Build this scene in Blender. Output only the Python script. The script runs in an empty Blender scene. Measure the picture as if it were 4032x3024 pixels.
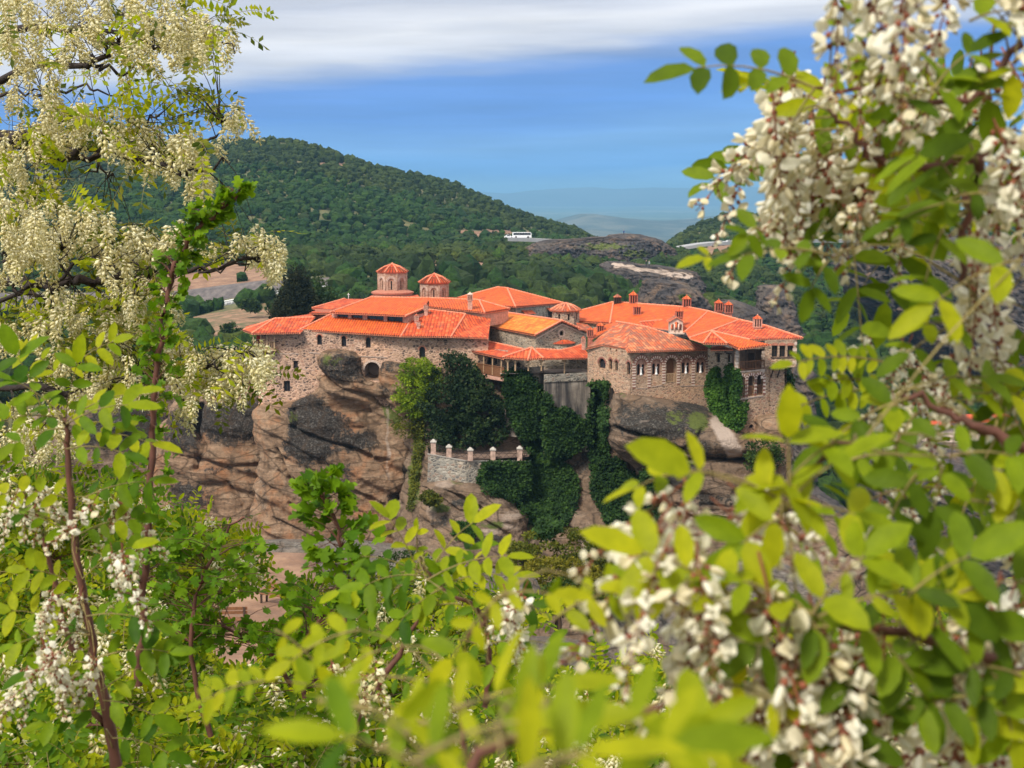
import bpy, bmesh, math, random
import numpy as np
from mathutils import Vector
from mathutils.geometry import tessellate_polygon
from mathutils.bvhtree import BVHTree

random.seed(7)
RNG = np.random.default_rng(11)
SC = bpy.context.scene
COL = SC.collection

# ------------------------------------------------------------------ camera
FPX = 5539.0                       # focal length in photograph pixels (4032 wide)
PITCH = math.atan(752 / FPX)
SP, CP = math.sin(PITCH), math.cos(PITCH)
cam_d = bpy.data.cameras.new('camera')
cam_d.sensor_width = 36.0
cam_d.lens = 36.0 * FPX / 4032
cam_d.clip_start = 0.05
cam_d.clip_end = 200000
cam_d.dof.use_dof = True
cam_d.dof.focus_distance = 7
cam_d.dof.aperture_fstop = 14
cam = bpy.data.objects.new('camera', cam_d)
cam.rotation_euler = (math.pi / 2 - PITCH, 0, 0)
COL.objects.link(cam)
SC.camera = cam

# ------------------------------------------------------------------ world
SUN_EL, SUN_AZ = math.radians(50), math.radians(-140)    # azimuth from +Y towards +X
W = bpy.data.worlds.new("World"); SC.world = W; W.use_nodes = True
def build_world():
    nt = W.node_tree; nt.nodes.clear(); N = nt.nodes.new; L = nt.links.new
    out = N('ShaderNodeOutputWorld')
    sky = N('ShaderNodeTexSky'); sky.sky_type = 'NISHITA'; sky.sun_disc = False
    sky.sun_elevation = SUN_EL; sky.sun_rotation = SUN_AZ
    b1 = N('ShaderNodeBackground'); b1.inputs[1].default_value = 0.1
    L(sky.outputs[0], b1.inputs[0])
    tc = N('ShaderNodeTexCoord'); sx = N('ShaderNodeSeparateXYZ'); L(tc.outputs['Generated'], sx.inputs[0])
    mp = N('ShaderNodeMapping'); mp.inputs['Scale'].default_value = (1.6, 1.6, 13); L(tc.outputs['Generated'], mp.inputs[0])
    nz = N('ShaderNodeTexNoise'); nz.inputs['Scale'].default_value = 2.2; nz.inputs['Detail'].default_value = 5; nz.inputs['Roughness'].default_value = .5
    L(mp.outputs[0], nz.inputs[0])
    m1 = N('ShaderNodeMath'); m1.operation = 'SUBTRACT'; L(nz.outputs[0], m1.inputs[0]); m1.inputs[1].default_value = .5
    m2 = N('ShaderNodeMath'); m2.operation = 'MULTIPLY'; L(m1.outputs[0], m2.inputs[0]); m2.inputs[1].default_value = .06
    m3 = N('ShaderNodeMath'); m3.operation = 'ADD'; L(sx.outputs[2], m3.inputs[0]); L(m2.outputs[0], m3.inputs[1])
    # the white bank comes lower on the left
    m4 = N('ShaderNodeMath'); m4.operation = 'MULTIPLY_ADD'; L(sx.outputs[0], m4.inputs[0]); m4.inputs[1].default_value = -.06; L(m3.outputs[0], m4.inputs[2])
    rm = N('ShaderNodeMapRange'); L(m4.outputs[0], rm.inputs[0]); rm.inputs[1].default_value = -.01; rm.inputs[2].default_value = .30
    cr = N('ShaderNodeValToRGB'); L(rm.outputs[0], cr.inputs[0])
    def lin(c): return tuple((x / 255) ** 2.2 for x in c) + (1,)
    stops = [(0.0, (140, 190, 228)), (.07, (96, 158, 222)), (.15, (112, 164, 222)), (.23, (92, 144, 216)), (.29, (98, 142, 210)),
             (.325, (140, 164, 208)), (.36, (200, 206, 220)), (.40, (220, 222, 228)), (.46, (190, 195, 209)), (.56, (216, 219, 226)), (.75, (240, 242, 248)), (1.0, (250, 251, 254))]
    e = cr.color_ramp.elements
    while len(e) > 1: e.remove(e[-1])
    e[0].position = 0; e[0].color = lin(stops[0][1])
    for p, c in stops[1:]:
        q = e.new(p); q.color = lin(c)
    # fine streaks in brightness
    mp2 = N('ShaderNodeMapping'); mp2.inputs['Scale'].default_value = (2.2, 2.2, 30); mp2.inputs['Location'].default_value = (3, 1, 0); L(tc.outputs['Generated'], mp2.inputs[0])
    nz2 = N('ShaderNodeTexNoise'); nz2.inputs['Scale'].default_value = 2.6; nz2.inputs['Detail'].default_value = 6; L(mp2.outputs[0], nz2.inputs[0])
    r2 = N('ShaderNodeMapRange'); L(nz2.outputs[0], r2.inputs[0]); r2.inputs[1].default_value = .3; r2.inputs[2].default_value = .7; r2.inputs[3].default_value = .88; r2.inputs[4].default_value = 1.1
    mx = N('ShaderNodeVectorMath'); mx.operation = 'SCALE'; L(cr.outputs[0], mx.inputs[0]); L(r2.outputs[0], mx.inputs['Scale'])
    b2 = N('ShaderNodeBackground'); L(mx.outputs[0], b2.inputs[0]); r3 = N('ShaderNodeMapRange'); L(sx.outputs[2], r3.inputs[0]); r3.inputs[1].default_value = .16; r3.inputs[2].default_value = .5; r3.inputs[3].default_value = 1.25; r3.inputs[4].default_value = 1.15; L(r3.outputs[0], b2.inputs[1])
    ms = N('ShaderNodeMixShader'); ms.inputs[0].default_value = .9
    L(b1.outputs[0], ms.inputs[1]); L(b2.outputs[0], ms.inputs[2]); L(ms.outputs[0], out.inputs[0])
build_world()
sun_d = bpy.data.lights.new('sun', 'SUN'); sun_d.energy = 4.5; sun_d.angle = math.radians(12); sun_d.color = (1, .94, .84)
sun = bpy.data.objects.new('sun', sun_d)
sd = Vector((math.sin(SUN_AZ) * math.cos(SUN_EL), math.cos(SUN_AZ) * math.cos(SUN_EL), math.sin(SUN_EL)))
sun.rotation_euler = (-sd).to_track_quat('-Z', 'Y').to_euler()
COL.objects.link(sun)
SC.view_settings.view_transform = 'Standard'; SC.view_settings.look = 'None'
SC.view_settings.exposure = 0.0; SC.view_settings.gamma = 1.0
SC.render.resolution_x, SC.render.resolution_y = 1024, 768

# ------------------------------------------------------------------ where a direction of sight meets the place
def at(px, py, Y):
    v = (1512 - py) / FPX; t = Y / (CP + v * SP)
    return Vector(((px - 2016) / FPX * t, Y, t * (-SP + v * CP)))
def zof(py, Y): return at(0, py, Y).z
def proj(P):                       # points (n,3) -> photo pixels
    P = np.asarray(P, float); x, y, z = P[..., 0], P[..., 1], P[..., 2]
    d = y * CP - z * SP; w = y * SP + z * CP
    d = np.where(np.abs(d) < 1e-6, 1e-6, d)
    return 2016 + FPX * x / d, 1512 - FPX * w / d
A_ = lambda x, y: (920 + x * .42194, 1000 + y * .42194)
B_ = lambda x, y: (1620 + x * .42194, 1000 + y * .42194)
C_ = lambda x, y: (2240 + x * .43399, 1100 + y * .43399)
D_ = lambda x, y: (x * 1.8228, y * 1.8228)
F_ = lambda x, y: (1600 + x * .5424, 1350 + y * .5424)
G_ = lambda x, y: (2200 + x * .5426, 1400 + y * .5426)
def P3(pt, Y): return at(pt[0], pt[1], Y)

# ------------------------------------------------------------------ numpy noise
def _hash(ix, iy, iz, seed):
    h = (ix * 374761393 + iy * 668265263 + iz * 2147483647 + seed * 974634777) & 0xFFFFFFFF
    h = ((h ^ (h >> 13)) * 1274126177) & 0xFFFFFFFF
    h = (h ^ (h >> 16)) & 0xFFFFFF
    return h / float(0xFFFFFF)
def vnoise(p, seed=0):
    p = np.asarray(p, float); i = np.floor(p).astype(np.int64); f = p - i; f = f * f * (3 - 2 * f)
    r = 0
    for dx in (0, 1):
        wx = f[:, 0] if dx else 1 - f[:, 0]
        for dy in (0, 1):
            wy = f[:, 1] if dy else 1 - f[:, 1]
            for dz in (0, 1):
                wz = f[:, 2] if dz else 1 - f[:, 2]
                r = r + wx * wy * wz * _hash(i[:, 0] + dx, i[:, 1] + dy, i[:, 2] + dz, seed)
    return r * 2 - 1
def fbm(p, oct=4, seed=0, gain=.5):
    p = np.asarray(p, float); a = 1; r = 0; t = 0
    for o in range(oct):
        r = r + a * vnoise(p * 2 ** o + 17.3 * o, seed + o); t += a; a *= gain
    return r / t
def ridged(p, oct=3, seed=0):
    a = 1; r = 0; t = 0
    for o in range(oct):
        r = r + a * (1 - 2 * np.abs(vnoise(p * 2 ** o + 9.1 * o, seed + o))); t += a; a *= .5
    return r / t
def polydist(x, y, pts):           # distance of many points to a polyline
    d = np.full(x.shape, 1e9)
    for (x0, y0), (x1, y1) in zip(pts[:-1], pts[1:]):
        vx, vy = x1 - x0, y1 - y0; l2 = vx * vx + vy * vy + 1e-9
        t = np.clip(((x - x0) * vx + (y - y0) * vy) / l2, 0, 1)
        d = np.minimum(d, np.hypot(x - x0 - t * vx, y - y0 - t * vy))
    return d
def inpoly(x, y, pts):
    x = np.asarray(x, float); y = np.asarray(y, float); c = np.zeros(x.shape, bool); n = len(pts)
    for i in range(n):
        x0, y0 = pts[i]; x1, y1 = pts[(i + 1) % n]
        k = ((y0 > y) != (y1 > y)) & (x < (x1 - x0) * (y - y0) / (y1 - y0 + 1e-12) + x0)
        c ^= k
    return c
def sample_poly(pts, n, rng=RNG):
    xs = [p[0] for p in pts]; ys = [p[1] for p in pts]; o = []
    while len(o) < n:
        x = rng.uniform(min(xs), max(xs), n * 2); y = rng.uniform(min(ys), max(ys), n * 2)
        k = inpoly(x, y, pts); o += list(zip(x[k], y[k]))
    return o[:n]

# ------------------------------------------------------------------ mesh building
class MB:
    """collects polygons (with a material slot and optional uv) and links them as ONE mesh object"""
    def __init__(s): s.v = []; s.f = []; s.m = []; s.uv = []; s.n = 0; s.smooth = []
    def add(s, verts, faces, mat=0, uv=None, smooth=False):
        o = s.n; s.v.extend([tuple(p) for p in verts]); s.n += len(verts)
        for i, f in enumerate(faces):
            s.f.append([o + k for k in f]); s.m.append(mat); s.smooth.append(smooth)
            s.uv.append(uv[i] if uv else None)
    def box(s, c, size, rz=0, mat=0, taper=1.0):
        cx, cy, cz = c; sx, sy, sz = [q / 2 for q in size]; co, si = math.cos(rz), math.sin(rz); V = []
        for z, k in ((-sz, 1), (sz, taper)):
            for x, y in ((-sx, -sy), (sx, -sy), (sx, sy), (-sx, sy)):
                x *= k; y *= k; V.append((cx + x * co - y * si, cy + x * si + y * co, cz + z))
        s.add(V, [(3, 2, 1, 0), (4, 5, 6, 7), (0, 1, 5, 4), (1, 2, 6, 5), (2, 3, 7, 6), (3, 0, 4, 7)], mat)
    def beam(s, a, b, w, h=None, mat=0):
        a, b = Vector(a), Vector(b); h = h or w; d = (b - a).normalized()
        r = d.cross(Vector((0, 0, 1)))
        if r.length < .1: r = Vector((1, 0, 0))
        r.normalize(); u = r.cross(d).normalized(); V = []
        for p in (a, b):
            for x, y in ((-1, -1), (1, -1), (1, 1), (-1, 1)): V.append(p + r * x * w / 2 + u * y * h / 2)
        s.add(V, [(3, 2, 1, 0), (4, 5, 6, 7), (0, 1, 5, 4), (1, 2, 6, 5), (2, 3, 7, 6), (3, 0, 4, 7)], mat)
    def tube(s, pts, rad, n=6, mat=0, cap=True):
        pts = [Vector(p) for p in pts]; m = len(pts)
        if isinstance(rad, (int, float)): rad = [rad] * m
        V = []; ref = Vector((.3, .2, 1)).normalized()
        for i, p in enumerate(pts):
            d = (pts[min(i + 1, m - 1)] - pts[max(i - 1, 0)])
            if d.length < 1e-9: d = Vector((0, 0, 1))
            d.normalize(); r = d.cross(ref)
            if r.length < .05: r = d.cross(Vector((1, 0, 0)))
            r.normalize(); u = r.cross(d)
            for k in range(n):
                a = 2 * math.pi * k / n; V.append(p + (r * math.cos(a) + u * math.sin(a)) * rad[i])
        Fc = [(i * n + k, i * n + (k + 1) % n, (i + 1) * n + (k + 1) % n, (i + 1) * n + k) for i in range(m - 1) for k in range(n)]
        if cap: Fc += [tuple(range(n))[::-1], tuple((m - 1) * n + k for k in range(n))]
        s.add(V, Fc, mat, smooth=True)
    def lathe(s, c, prof, n=8, mat=0, rot=0, mats=None, smooth=False):
        V = []; c = Vector(c)
        for r, z in prof:
            for k in range(n):
                a = 2 * math.pi * (k + .5) / n + rot; V.append((c.x + r * math.cos(a), c.y + r * math.sin(a), c.z + z))
        for i in range(len(prof) - 1):
            Fc = [(i * n + k, i * n + (k + 1) % n, (i + 1) * n + (k + 1) % n, (i + 1) * n + k) for k in range(n)]
            if i == 0: base = V
            uvs = []
            for k in range(n):
                w = 2 * prof[i][0] * math.sin(math.pi / n); w2 = 2 * prof[i + 1][0] * math.sin(math.pi / n)
                l = math.hypot(prof[i + 1][0] - prof[i][0], prof[i + 1][1] - prof[i][1])
                uvs.append([(-w / 2 + k * 3.3, 0), (w / 2 + k * 3.3, 0), (w2 / 2 + k * 3.3, l), (-w2 / 2 + k * 3.3, l)])
            s.add([V[q] for f in Fc for q in f], [tuple(range(4 * j, 4 * j + 4)) for j in range(n)], mats[i] if mats else mat, uv=uvs, smooth=smooth)
        s.add(V[:n], [tuple(range(n))[::-1]], mats[0] if mats else mat)
        s.add(V[-n:], [tuple(range(n))], mats[-1] if mats else mat)
    def build(s, name, mats, parent=None):
        me = bpy.data.meshes.new(name); me.from_pydata(s.v, [], s.f)
        if not isinstance(mats, (list, tuple)): mats = [mats]
        for m in mats: me.materials.append(m)
        me.polygons.foreach_set('material_index', s.m); me.polygons.foreach_set('use_smooth', s.smooth)
        if any(u is not None for u in s.uv):
            ul = me.uv_layers.new(name='UVMap'); a = []
            for f, u in zip(s.f, s.uv): a.extend([c for q in (u if u is not None else [(0, 0)] * len(f)) for c in q])
            ul.data.foreach_set('uv', a)
        me.update(); return link(name, me, parent)

def link(name, me, parent=None):
    o = bpy.data.objects.new(name, me); COL.objects.link(o)
    if parent is not None: adopt(o, parent)
    return o
def wloc(o):
    p = Vector((0, 0, 0))
    while o is not None: p += o.location; o = o.parent
    return p
def adopt(o, parent):
    o.parent = parent; o.location = o.location - wloc(parent)
def thing(name, label, cat, loc=(0, 0, 0), group=None):
    o = bpy.data.objects.new(name, None); COL.objects.link(o); o.location = loc; o.empty_display_size = .2
    o['label'] = label; o['category'] = cat
    if group: o['group'] = group
    return o
def tag(o, label=None, cat=None, group=None, kind=None):
    for k, v in (('label', label), ('category', cat), ('group', group), ('kind', kind)):
        if v: o[k] = v
    return o
def npmesh(name, V, F, mats, parent=None, mi=None, smooth=False, attrs=None):
    """fast triangle / quad mesh from numpy arrays"""
    V = np.asarray(V, np.float32); F = np.asarray(F, np.int32); k = F.shape[1]
    me = bpy.data.meshes.new(name); me.vertices.add(len(V)); me.vertices.foreach_set('co', V.ravel())
    me.loops.add(F.size); me.loops.foreach_set('vertex_index', F.ravel())
    me.polygons.add(len(F)); me.polygons.foreach_set('loop_start', np.arange(0, F.size, k, dtype=np.int32))
    me.polygons.foreach_set('loop_total', np.full(len(F), k, np.int32))
    if not isinstance(mats, (list, tuple)): mats = [mats]
    for m in mats: me.materials.append(m)
    if mi is not None: me.polygons.foreach_set('material_index', np.asarray(mi, np.int32))
    me.polygons.foreach_set('use_smooth', np.full(len(F), smooth, bool))
    for nm, arr in (attrs or {}).items():
        at_ = me.attributes.new(nm, 'FLOAT', 'POINT'); at_.data.foreach_set('value', np.asarray(arr, np.float32))
    me.update(calc_edges=True); return link(name, me, parent)

# ------------------------------------------------------------------ materials
def mat_new(name):
    m = bpy.data.materials.new(name); m.use_nodes = True; nt = m.node_tree; nt.nodes.clear()
    out = nt.nodes.new('ShaderNodeOutputMaterial'); b = nt.nodes.new('ShaderNodeBsdfPrincipled')
    nt.links.new(b.outputs[0], out.inputs[0]); return m, nt, b, out
class G:
    """tiny node helper"""
    def __init__(s, nt): s.nt = nt
    def n(s, t, **kw):
        o = s.nt.nodes.new(t)
        for k, v in kw.items(): setattr(o, k, v)
        return o
    def l(s, a, b): s.nt.links.new(a, b)
    def coord(s, kind='Object', scale=(1, 1, 1), rot=(0, 0, 0)):
        t = s.n('ShaderNodeTexCoord'); m = s.n('ShaderNodeMapping'); m.inputs['Scale'].default_value = scale; m.inputs['Rotation'].default_value = rot
        s.l(t.outputs[kind], m.inputs[0]); return m.outputs[0]
    def noise(s, c, scale, detail=4, rough=.55, dist=0):
        o = s.n('ShaderNodeTexNoise'); o.inputs['Scale'].default_value = scale; o.inputs['Detail'].default_value = detail
        o.inputs['Roughness'].default_value = rough; o.inputs['Distortion'].default_value = dist; s.l(c, o.inputs['Vector']); return o.outputs[0]
    def vor(s, c, scale, feature='F1'):
        o = s.n('ShaderNodeTexVoronoi', feature=feature); o.inputs['Scale'].default_value = scale; s.l(c, o.inputs['Vector']); return o
    def ramp(s, f, stops, interp='LINEAR'):
        o = s.n('ShaderNodeValToRGB'); e = o.color_ramp.elements; o.color_ramp.interpolation = interp
        while len(e) > 1: e.remove(e[-1])
        def c4(c): return (c, c, c, 1) if isinstance(c, (int, float)) else tuple(c) + (1,)
        e[0].position = stops[0][0]; e[0].color = c4(stops[0][1])
        for p, c in stops[1:]: e.new(p).color = c4(c)
        s.l(f, o.inputs[0]); return o.outputs[0]
    def mix(s, f, a, b, mode='MIX'):
        o = s.n('ShaderNodeMix', data_type='RGBA', blend_type=mode)
        for q, sock in ((f, o.inputs[0]), (a, o.inputs[6]), (b, o.inputs[7])):
            if isinstance(q, (int, float)): sock.default_value = q
            elif isinstance(q, tuple): sock.default_value = q + (1,) if len(q) == 3 else q
            else: s.l(q, sock)
        return o.outputs[2]
    def math(s, op, a, b=0., c=None):
        o = s.n('ShaderNodeMath', operation=op)
        for i, q in enumerate((a, b, c)):
            if q is None: continue
            if isinstance(q, (int, float)): o.inputs[i].default_value = q
            else: s.l(q, o.inputs[i])
        return o.outputs[0]
    def bump(s, h, strength=.5, dist=.1):
        o = s.n('ShaderNodeBump'); o.inputs['Strength'].default_value = strength; o.inputs['Distance'].default_value = dist; s.l(h, o.inputs['Height']); return o.outputs[0]
    def attr(s, name): o = s.n('ShaderNodeAttribute', attribute_name=name); return o.outputs['Fac']
    def rnd(s): return s.n('ShaderNodeNewGeometry').outputs['Random Per Island']
def simple(name, col, rough=.7, var=.25, scale=3, metallic=0, bump=0):
    m, nt, b, out = mat_new(name); g = G(nt); c = g.coord()
    n = g.noise(c, scale, 5); lo = tuple(x * (1 - var) for x in col); hi = tuple(min(1, x * (1 + var)) for x in col)
    g.l(g.ramp(n, [(.3, lo), (.7, hi)]), b.inputs['Base Color']); b.inputs['Roughness'].default_value = rough; b.inputs['Metallic'].default_value = metallic
    if bump: g.l(g.bump(g.noise(c, scale * 3, 6), .6, bump), b.inputs['Normal'])
    return m
def stone_mat(name, mortar, stones, scale=2.15, zs=1.6, mort=.1, warm=None, bump=.08):
    m, nt, b, out = mat_new(name); g = G(nt); c0 = g.coord()
    wob = g.n('ShaderNodeTexNoise'); wob.inputs['Scale'].default_value = 1.2; g.l(c0, wob.inputs['Vector'])
    c = g.coord(scale=(1, 1, zs)); ad = g.n('ShaderNodeVectorMath', operation='MULTIPLY_ADD'); g.l(wob.outputs['Color'], ad.inputs[0]); ad.inputs[1].default_value = (.35, .35, .35); g.l(c, ad.inputs[2]); c = ad.outputs[0]
    v = g.vor(c, scale); ve = g.vor(c, scale, 'DISTANCE_TO_EDGE')
    sep = g.n('ShaderNodeSeparateColor'); g.l(v.outputs['Color'], sep.inputs[0])
    k = len(stones); sc = g.ramp(sep.outputs[0], [(i / k, q) for i, q in enumerate(stones)], 'CONSTANT')
    e = g.ramp(ve.outputs['Distance'], [(0, 0.), (mort * .55, 0.), (mort * 1.6, 1.)])
    col = g.mix(e, mortar, sc)
    big = g.ramp(g.noise(c0, .22, 5, .6), [(.32, (.74, .72, .70)), (.5, (1., 1., 1.)), (.7, (1.16, 1.06, .96))])
    col = g.mix(1., col, big, 'MULTIPLY')
    fine = g.ramp(g.noise(c0, 9, 4), [(.3, (.8, .8, .8)), (.7, (1.15, 1.15, 1.15))]); col = g.mix(1., col, fine, 'MULTIPLY')
    g.l(col, b.inputs['Base Color']); b.inputs['Roughness'].default_value = .9
    h = g.math('MULTIPLY_ADD', sep.outputs[1], .35, e); g.l(g.bump(h, .8, bump), b.inputs['Normal']); return m
def roof_mat(name, cols, dirt=.0, pitch=.36):
    m, nt, b, out = mat_new(name); g = G(nt); t = g.n('ShaderNodeTexCoord'); uv = t.outputs['UV']
    sx = g.n('ShaderNodeSeparateXYZ'); g.l(uv, sx.inputs[0])
    col_i = g.math('FLOOR', g.math('DIVIDE', sx.outputs[0], pitch)); row_i = g.math('FLOOR', g.math('DIVIDE', sx.outputs[1], .62))
    cb = g.n('ShaderNodeCombineXYZ'); g.l(col_i, cb.inputs[0]); g.l(row_i, cb.inputs[1])
    wn = g.n('ShaderNodeTexWhiteNoise', noise_dimensions='2D'); g.l(cb.outputs[0], wn.inputs['Vector'])
    k = len(cols); col = g.ramp(wn.outputs['Value'], [(i / k, q) for i, q in enumerate(cols)], 'CONSTANT')
    frac = g.math('FRACT', g.math('DIVIDE', sx.outputs[0], pitch)); hump = g.math('SINE', g.math('MULTIPLY', frac, math.pi))
    rfr = g.math('FRACT', g.math('DIVIDE', sx.outputs[1], .62))
    gap = g.ramp(frac, [(0, (.30, .26, .28)), (.16, (1., 1., 1.)), (.84, (1.04, 1.04, 1.)), (1., (.30, .26, .28))]); col = g.mix(.75, col, gap, 'MULTIPLY')
    lap = g.ramp(rfr, [(0, (.55, .5, .5)), (.2, (1., 1., 1.)), (.8, (1.08, 1.1, 1.1)), (1., (1.12, 1.2, 1.2))]); col = g.mix(.75, col, lap, 'MULTIPLY')
    c0 = g.coord(); big = g.ramp(g.noise(c0, .35, 5, .65), [(.3, (.78, .72, .70)), (.5, (1., 1., 1.)), (.72, (1.08, 1.14, 1.15))]); col = g.mix(1., col, big, 'MULTIPLY')
    if dirt:
        d = g.ramp(g.noise(c0, 1.1, 6, .7), [(.62 - dirt * .7, (0, 0, 0)), (.74 - dirt * .45, (.85, .85, .85))]); col = g.mix(d, col, (.22, .11, .07))
    g.l(col, b.inputs['Base Color']); b.inputs['Roughness'].default_value = .8
    h = g.math('ADD', hump, g.math('MULTIPLY', rfr, -.35)); g.l(g.bump(h, 1., .09), b.inputs['Normal']); return m
def leaf_mat(name, cols, trans=.45, rough=.45, big=.0, bigs=.1, clump_light=0):
    m, nt, b, out = mat_new(name); g = G(nt); r = g.rnd(); k = len(cols) - 1
    col = g.ramp(r, [(i / k, q) for i, q in enumerate(cols)])
    if clump_light: col = g.mix(1., col, g.ramp(g.noise(g.coord(), clump_light, 3, .6), [(.34, (.5, .58, .6)), (.5, (1., 1., 1.)), (.66, (1.75, 1.6, 1.3))]), 'MULTIPLY')  # noise puts lit and shaded leaf masses into the colour
    fn = g.noise(g.coord(), 90, 3, .6); col = g.mix(.5, col, g.ramp(fn, [(.3, (.62, .66, .5)), (.55, (1., 1., 1.)), (.75, (1.35, 1.25, 1.))]), 'MULTIPLY')
    if big:
        c = g.coord(); col = g.mix(1., col, g.ramp(g.noise(c, bigs, 4), [(.3, (1 - big,) * 3), (.7, (1 + big, 1 + big, 1 - big * .3))]), 'MULTIPLY')
    b.inputs['Roughness'].default_value = rough + .15; b.inputs['Specular IOR Level'].default_value = .15; g.l(col, b.inputs['Base Color'])
    tr = g.n('ShaderNodeBsdfTranslucent'); tc = g.mix(1., col, (1.35, 1.25, .45), 'MULTIPLY'); g.l(tc, tr.inputs[0])
    ms = g.n('ShaderNodeMixShader'); ms.inputs[0].default_value = trans; g.l(b.outputs[0], ms.inputs[1]); g.l(tr.outputs[0], ms.inputs[2]); g.l(ms.outputs[0], out.inputs[0]); return m
def rock_mat(name, base, dark, light, sc=.25, strata=1.0, moss=(.07, .085, .02), tilt=(.12, 0.35, 0)):
    """stained conglomerate: base tones, streaks along the tilted beds, lichen where the attribute 'stain' says"""
    m, nt, b, out = mat_new(name); g = G(nt); c = g.coord(); cs = g.coord(scale=(.5, .5, 3.2), rot=tilt)
    n1 = g.noise(c, sc, 8, .62, .4); n2 = g.noise(cs, sc * 2.2, 7, .65, .6); n3 = g.noise(c, sc * 9, 6, .7); vert = g.noise(g.coord(scale=(1, 1, .12)), sc * 3.2, 5, .6, .3)
    col = g.ramp(n1, [(.25, tuple(x * .72 for x in base)), (.5, base), (.75, light)])
    col = g.mix(strata * .6, col, g.ramp(n2, [(.3, tuple(x * .55 for x in base)), (.5, base), (.7, light)]))
    col = g.mix(.75, col, g.ramp(n3, [(.28, (.38, .38, .4)), (.5, (1., 1., 1.)), (.72, (1.45, 1.38, 1.3))]), 'MULTIPLY')
    st = g.attr('stain'); f = g.math('ADD', g.math('MULTIPLY', st, 1.05), g.math('MULTIPLY_ADD', n3, 1.7, -.85)); f = g.math('ADD', f, g.math('MULTIPLY_ADD', vert, 1.4, -.72)); f = g.math('ADD', f, g.math('MULTIPLY_ADD', n1, .8, -.4))
    f = g.ramp(f, [(.36, 0.), (.66, .96)])
    dk = g.ramp(g.noise(c, sc * 16, 5, .75), [(.36, tuple(x * .5 for x in dark)), (.47, dark), (.56, tuple(x * 2.4 for x in dark)), (.64, (.13, .12, .105)), (.72, (.38, .365, .34))])
    col = g.mix(g.ramp(g.noise(c, sc * 1.6, 5, .6), [(.5, 0.), (.68, .65)]), col, (.36, .15, .06) if name.startswith('sand') else (.24, .15, .09)); col = g.mix(f, col, dk)
    col = g.mix(g.ramp(vert, [(.53, 0.), (.68, .55)]), col, tuple(x * .3 for x in base)); crk = g.vor(g.coord(scale=(.6, .6, 1.9), rot=tilt), sc * 1.1, 'DISTANCE_TO_EDGE'); col = g.mix(g.ramp(crk.outputs['Distance'], [(0, .75), (.035, .0)]), col, tuple(x * .2 for x in base))
    mo = g.attr('moss'); fm = g.ramp(g.math('ADD', mo, g.math('MULTIPLY_ADD', g.noise(c, sc * 5, 5, .7), 1.2, -.6)), [(.42, 0.), (.6, 1.)])
    col = g.mix(fm, col, g.mix(g.noise(c, 3, 4), moss, tuple(x * 2 for x in moss)))
    pa = g.attr('pale'); fp = g.ramp(g.math('ADD', pa, g.math('MULTIPLY_ADD', n2, 1., -.5)), [(.4, 0.), (.8, 1.)]); col = g.mix(fp, col, (.46, .36, .29))
    g.l(col, b.inputs['Base Color']); b.inputs['Roughness'].default_value = .92; b.inputs['Specular IOR Level'].default_value = .2
    h = g.math('ADD', g.math('MULTIPLY', n3, 1.), g.math('MULTIPLY', n2, 1.)); h = g.math('ADD', h, g.math('MULTIPLY', g.noise(c, sc * 20, 4, .7), .5))
    g.l(g.bump(h, .9, .35), b.inputs['Normal']); return m
M = {}
M['stone'] = stone_mat('pink_stone', (.64, .42, .30), [(.46, .26, .17), (.24, .15, .105), (.54, .34, .23), (.30, .185, .13), (.12, .08, .06), (.50, .31, .20)])
M['stone_grey'] = stone_mat('grey_stone', (.50, .41, .31), [(.30, .24, .18), (.20, .165, .13), (.36, .28, .20), (.14, .12, .10), (.38, .33, .26)], scale=2.2, zs=2.0)
M['stone_warm'] = stone_mat('warm_stone', (.56, .38, .26), [(.42, .26, .16), (.28, .19, .125), (.48, .33, .22), (.20, .13, .09), (.42, .22, .14)], scale=2.4, zs=2.4)
M['stone_wall'] = stone_mat('terrace_stone', (.36, .32, .26), [(.28, .26, .22), (.18, .17, .15), (.40, .36, .30), (.30, .22, .17), (.14, .13, .12)], scale=2.0, zs=1.5)
M['plaster'] = simple('weathered_render', (.30, .235, .195), .9, .35, .8, bump=.1)
M['brick'] = simple('brick_red', (.42, .16, .10), .85, .3, 6)
M['drum'] = stone_mat('dome_brickwork', (.56, .37, .27), [(.46, .25, .17), (.52, .33, .23), (.38, .22, .15), (.55, .38, .28)], scale=2.2, zs=4.5)
M['pale'] = simple('pale_stone_trim', (.60, .46, .37), .85, .2, 3)
M['band_red'] = simple('arch_brick', (.26, .10, .07), .85, .3, 8)
M['band_pale'] = simple('arch_stone', (.66, .52, .42), .85, .2, 6)
M['white'] = simple('white_marble', (.80, .79, .76), .6, .06, 3)
M['wood'] = simple('brown_timber', (.20, .085, .035), .7, .35, 8)
M['wood_light'] = simple('pale_timber', (.46, .30, .17), .7, .25, 8)
M['wood_dark'] = simple('dark_timber', (.05, .028, .018), .7, .3, 8)
M['dark'] = simple('dark_interior', (.028, .018, .014), .8, .3, 2)
M['glass'] = simple('window_glass', (.02, .022, .028), .12, .2, 1)
M['iron'] = simple('rusty_iron', (.035, .022, .018), .6, .3, 6)
M['cloth'] = simple('red_cloth', (.45, .03, .02), .9, .2, 5)
M['roof'] = roof_mat('orange_tiles', [(.66, .105, .010), (.61, .090, .009), (.70, .12, .012), (.64, .098, .010), (.57, .080, .010)], dirt=.05)
M['roof_red'] = roof_mat('red_tiles', [(.60, .078, .014), (.50, .060, .012), (.66, .10, .02), (.45, .054, .013), (.64, .13, .035)], pitch=.44, dirt=.08)
M['roof_gold'] = roof_mat('amber_tiles', [(.76, .20, .018), (.68, .15, .014), (.80, .26, .03), (.72, .17, .016)])
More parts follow.
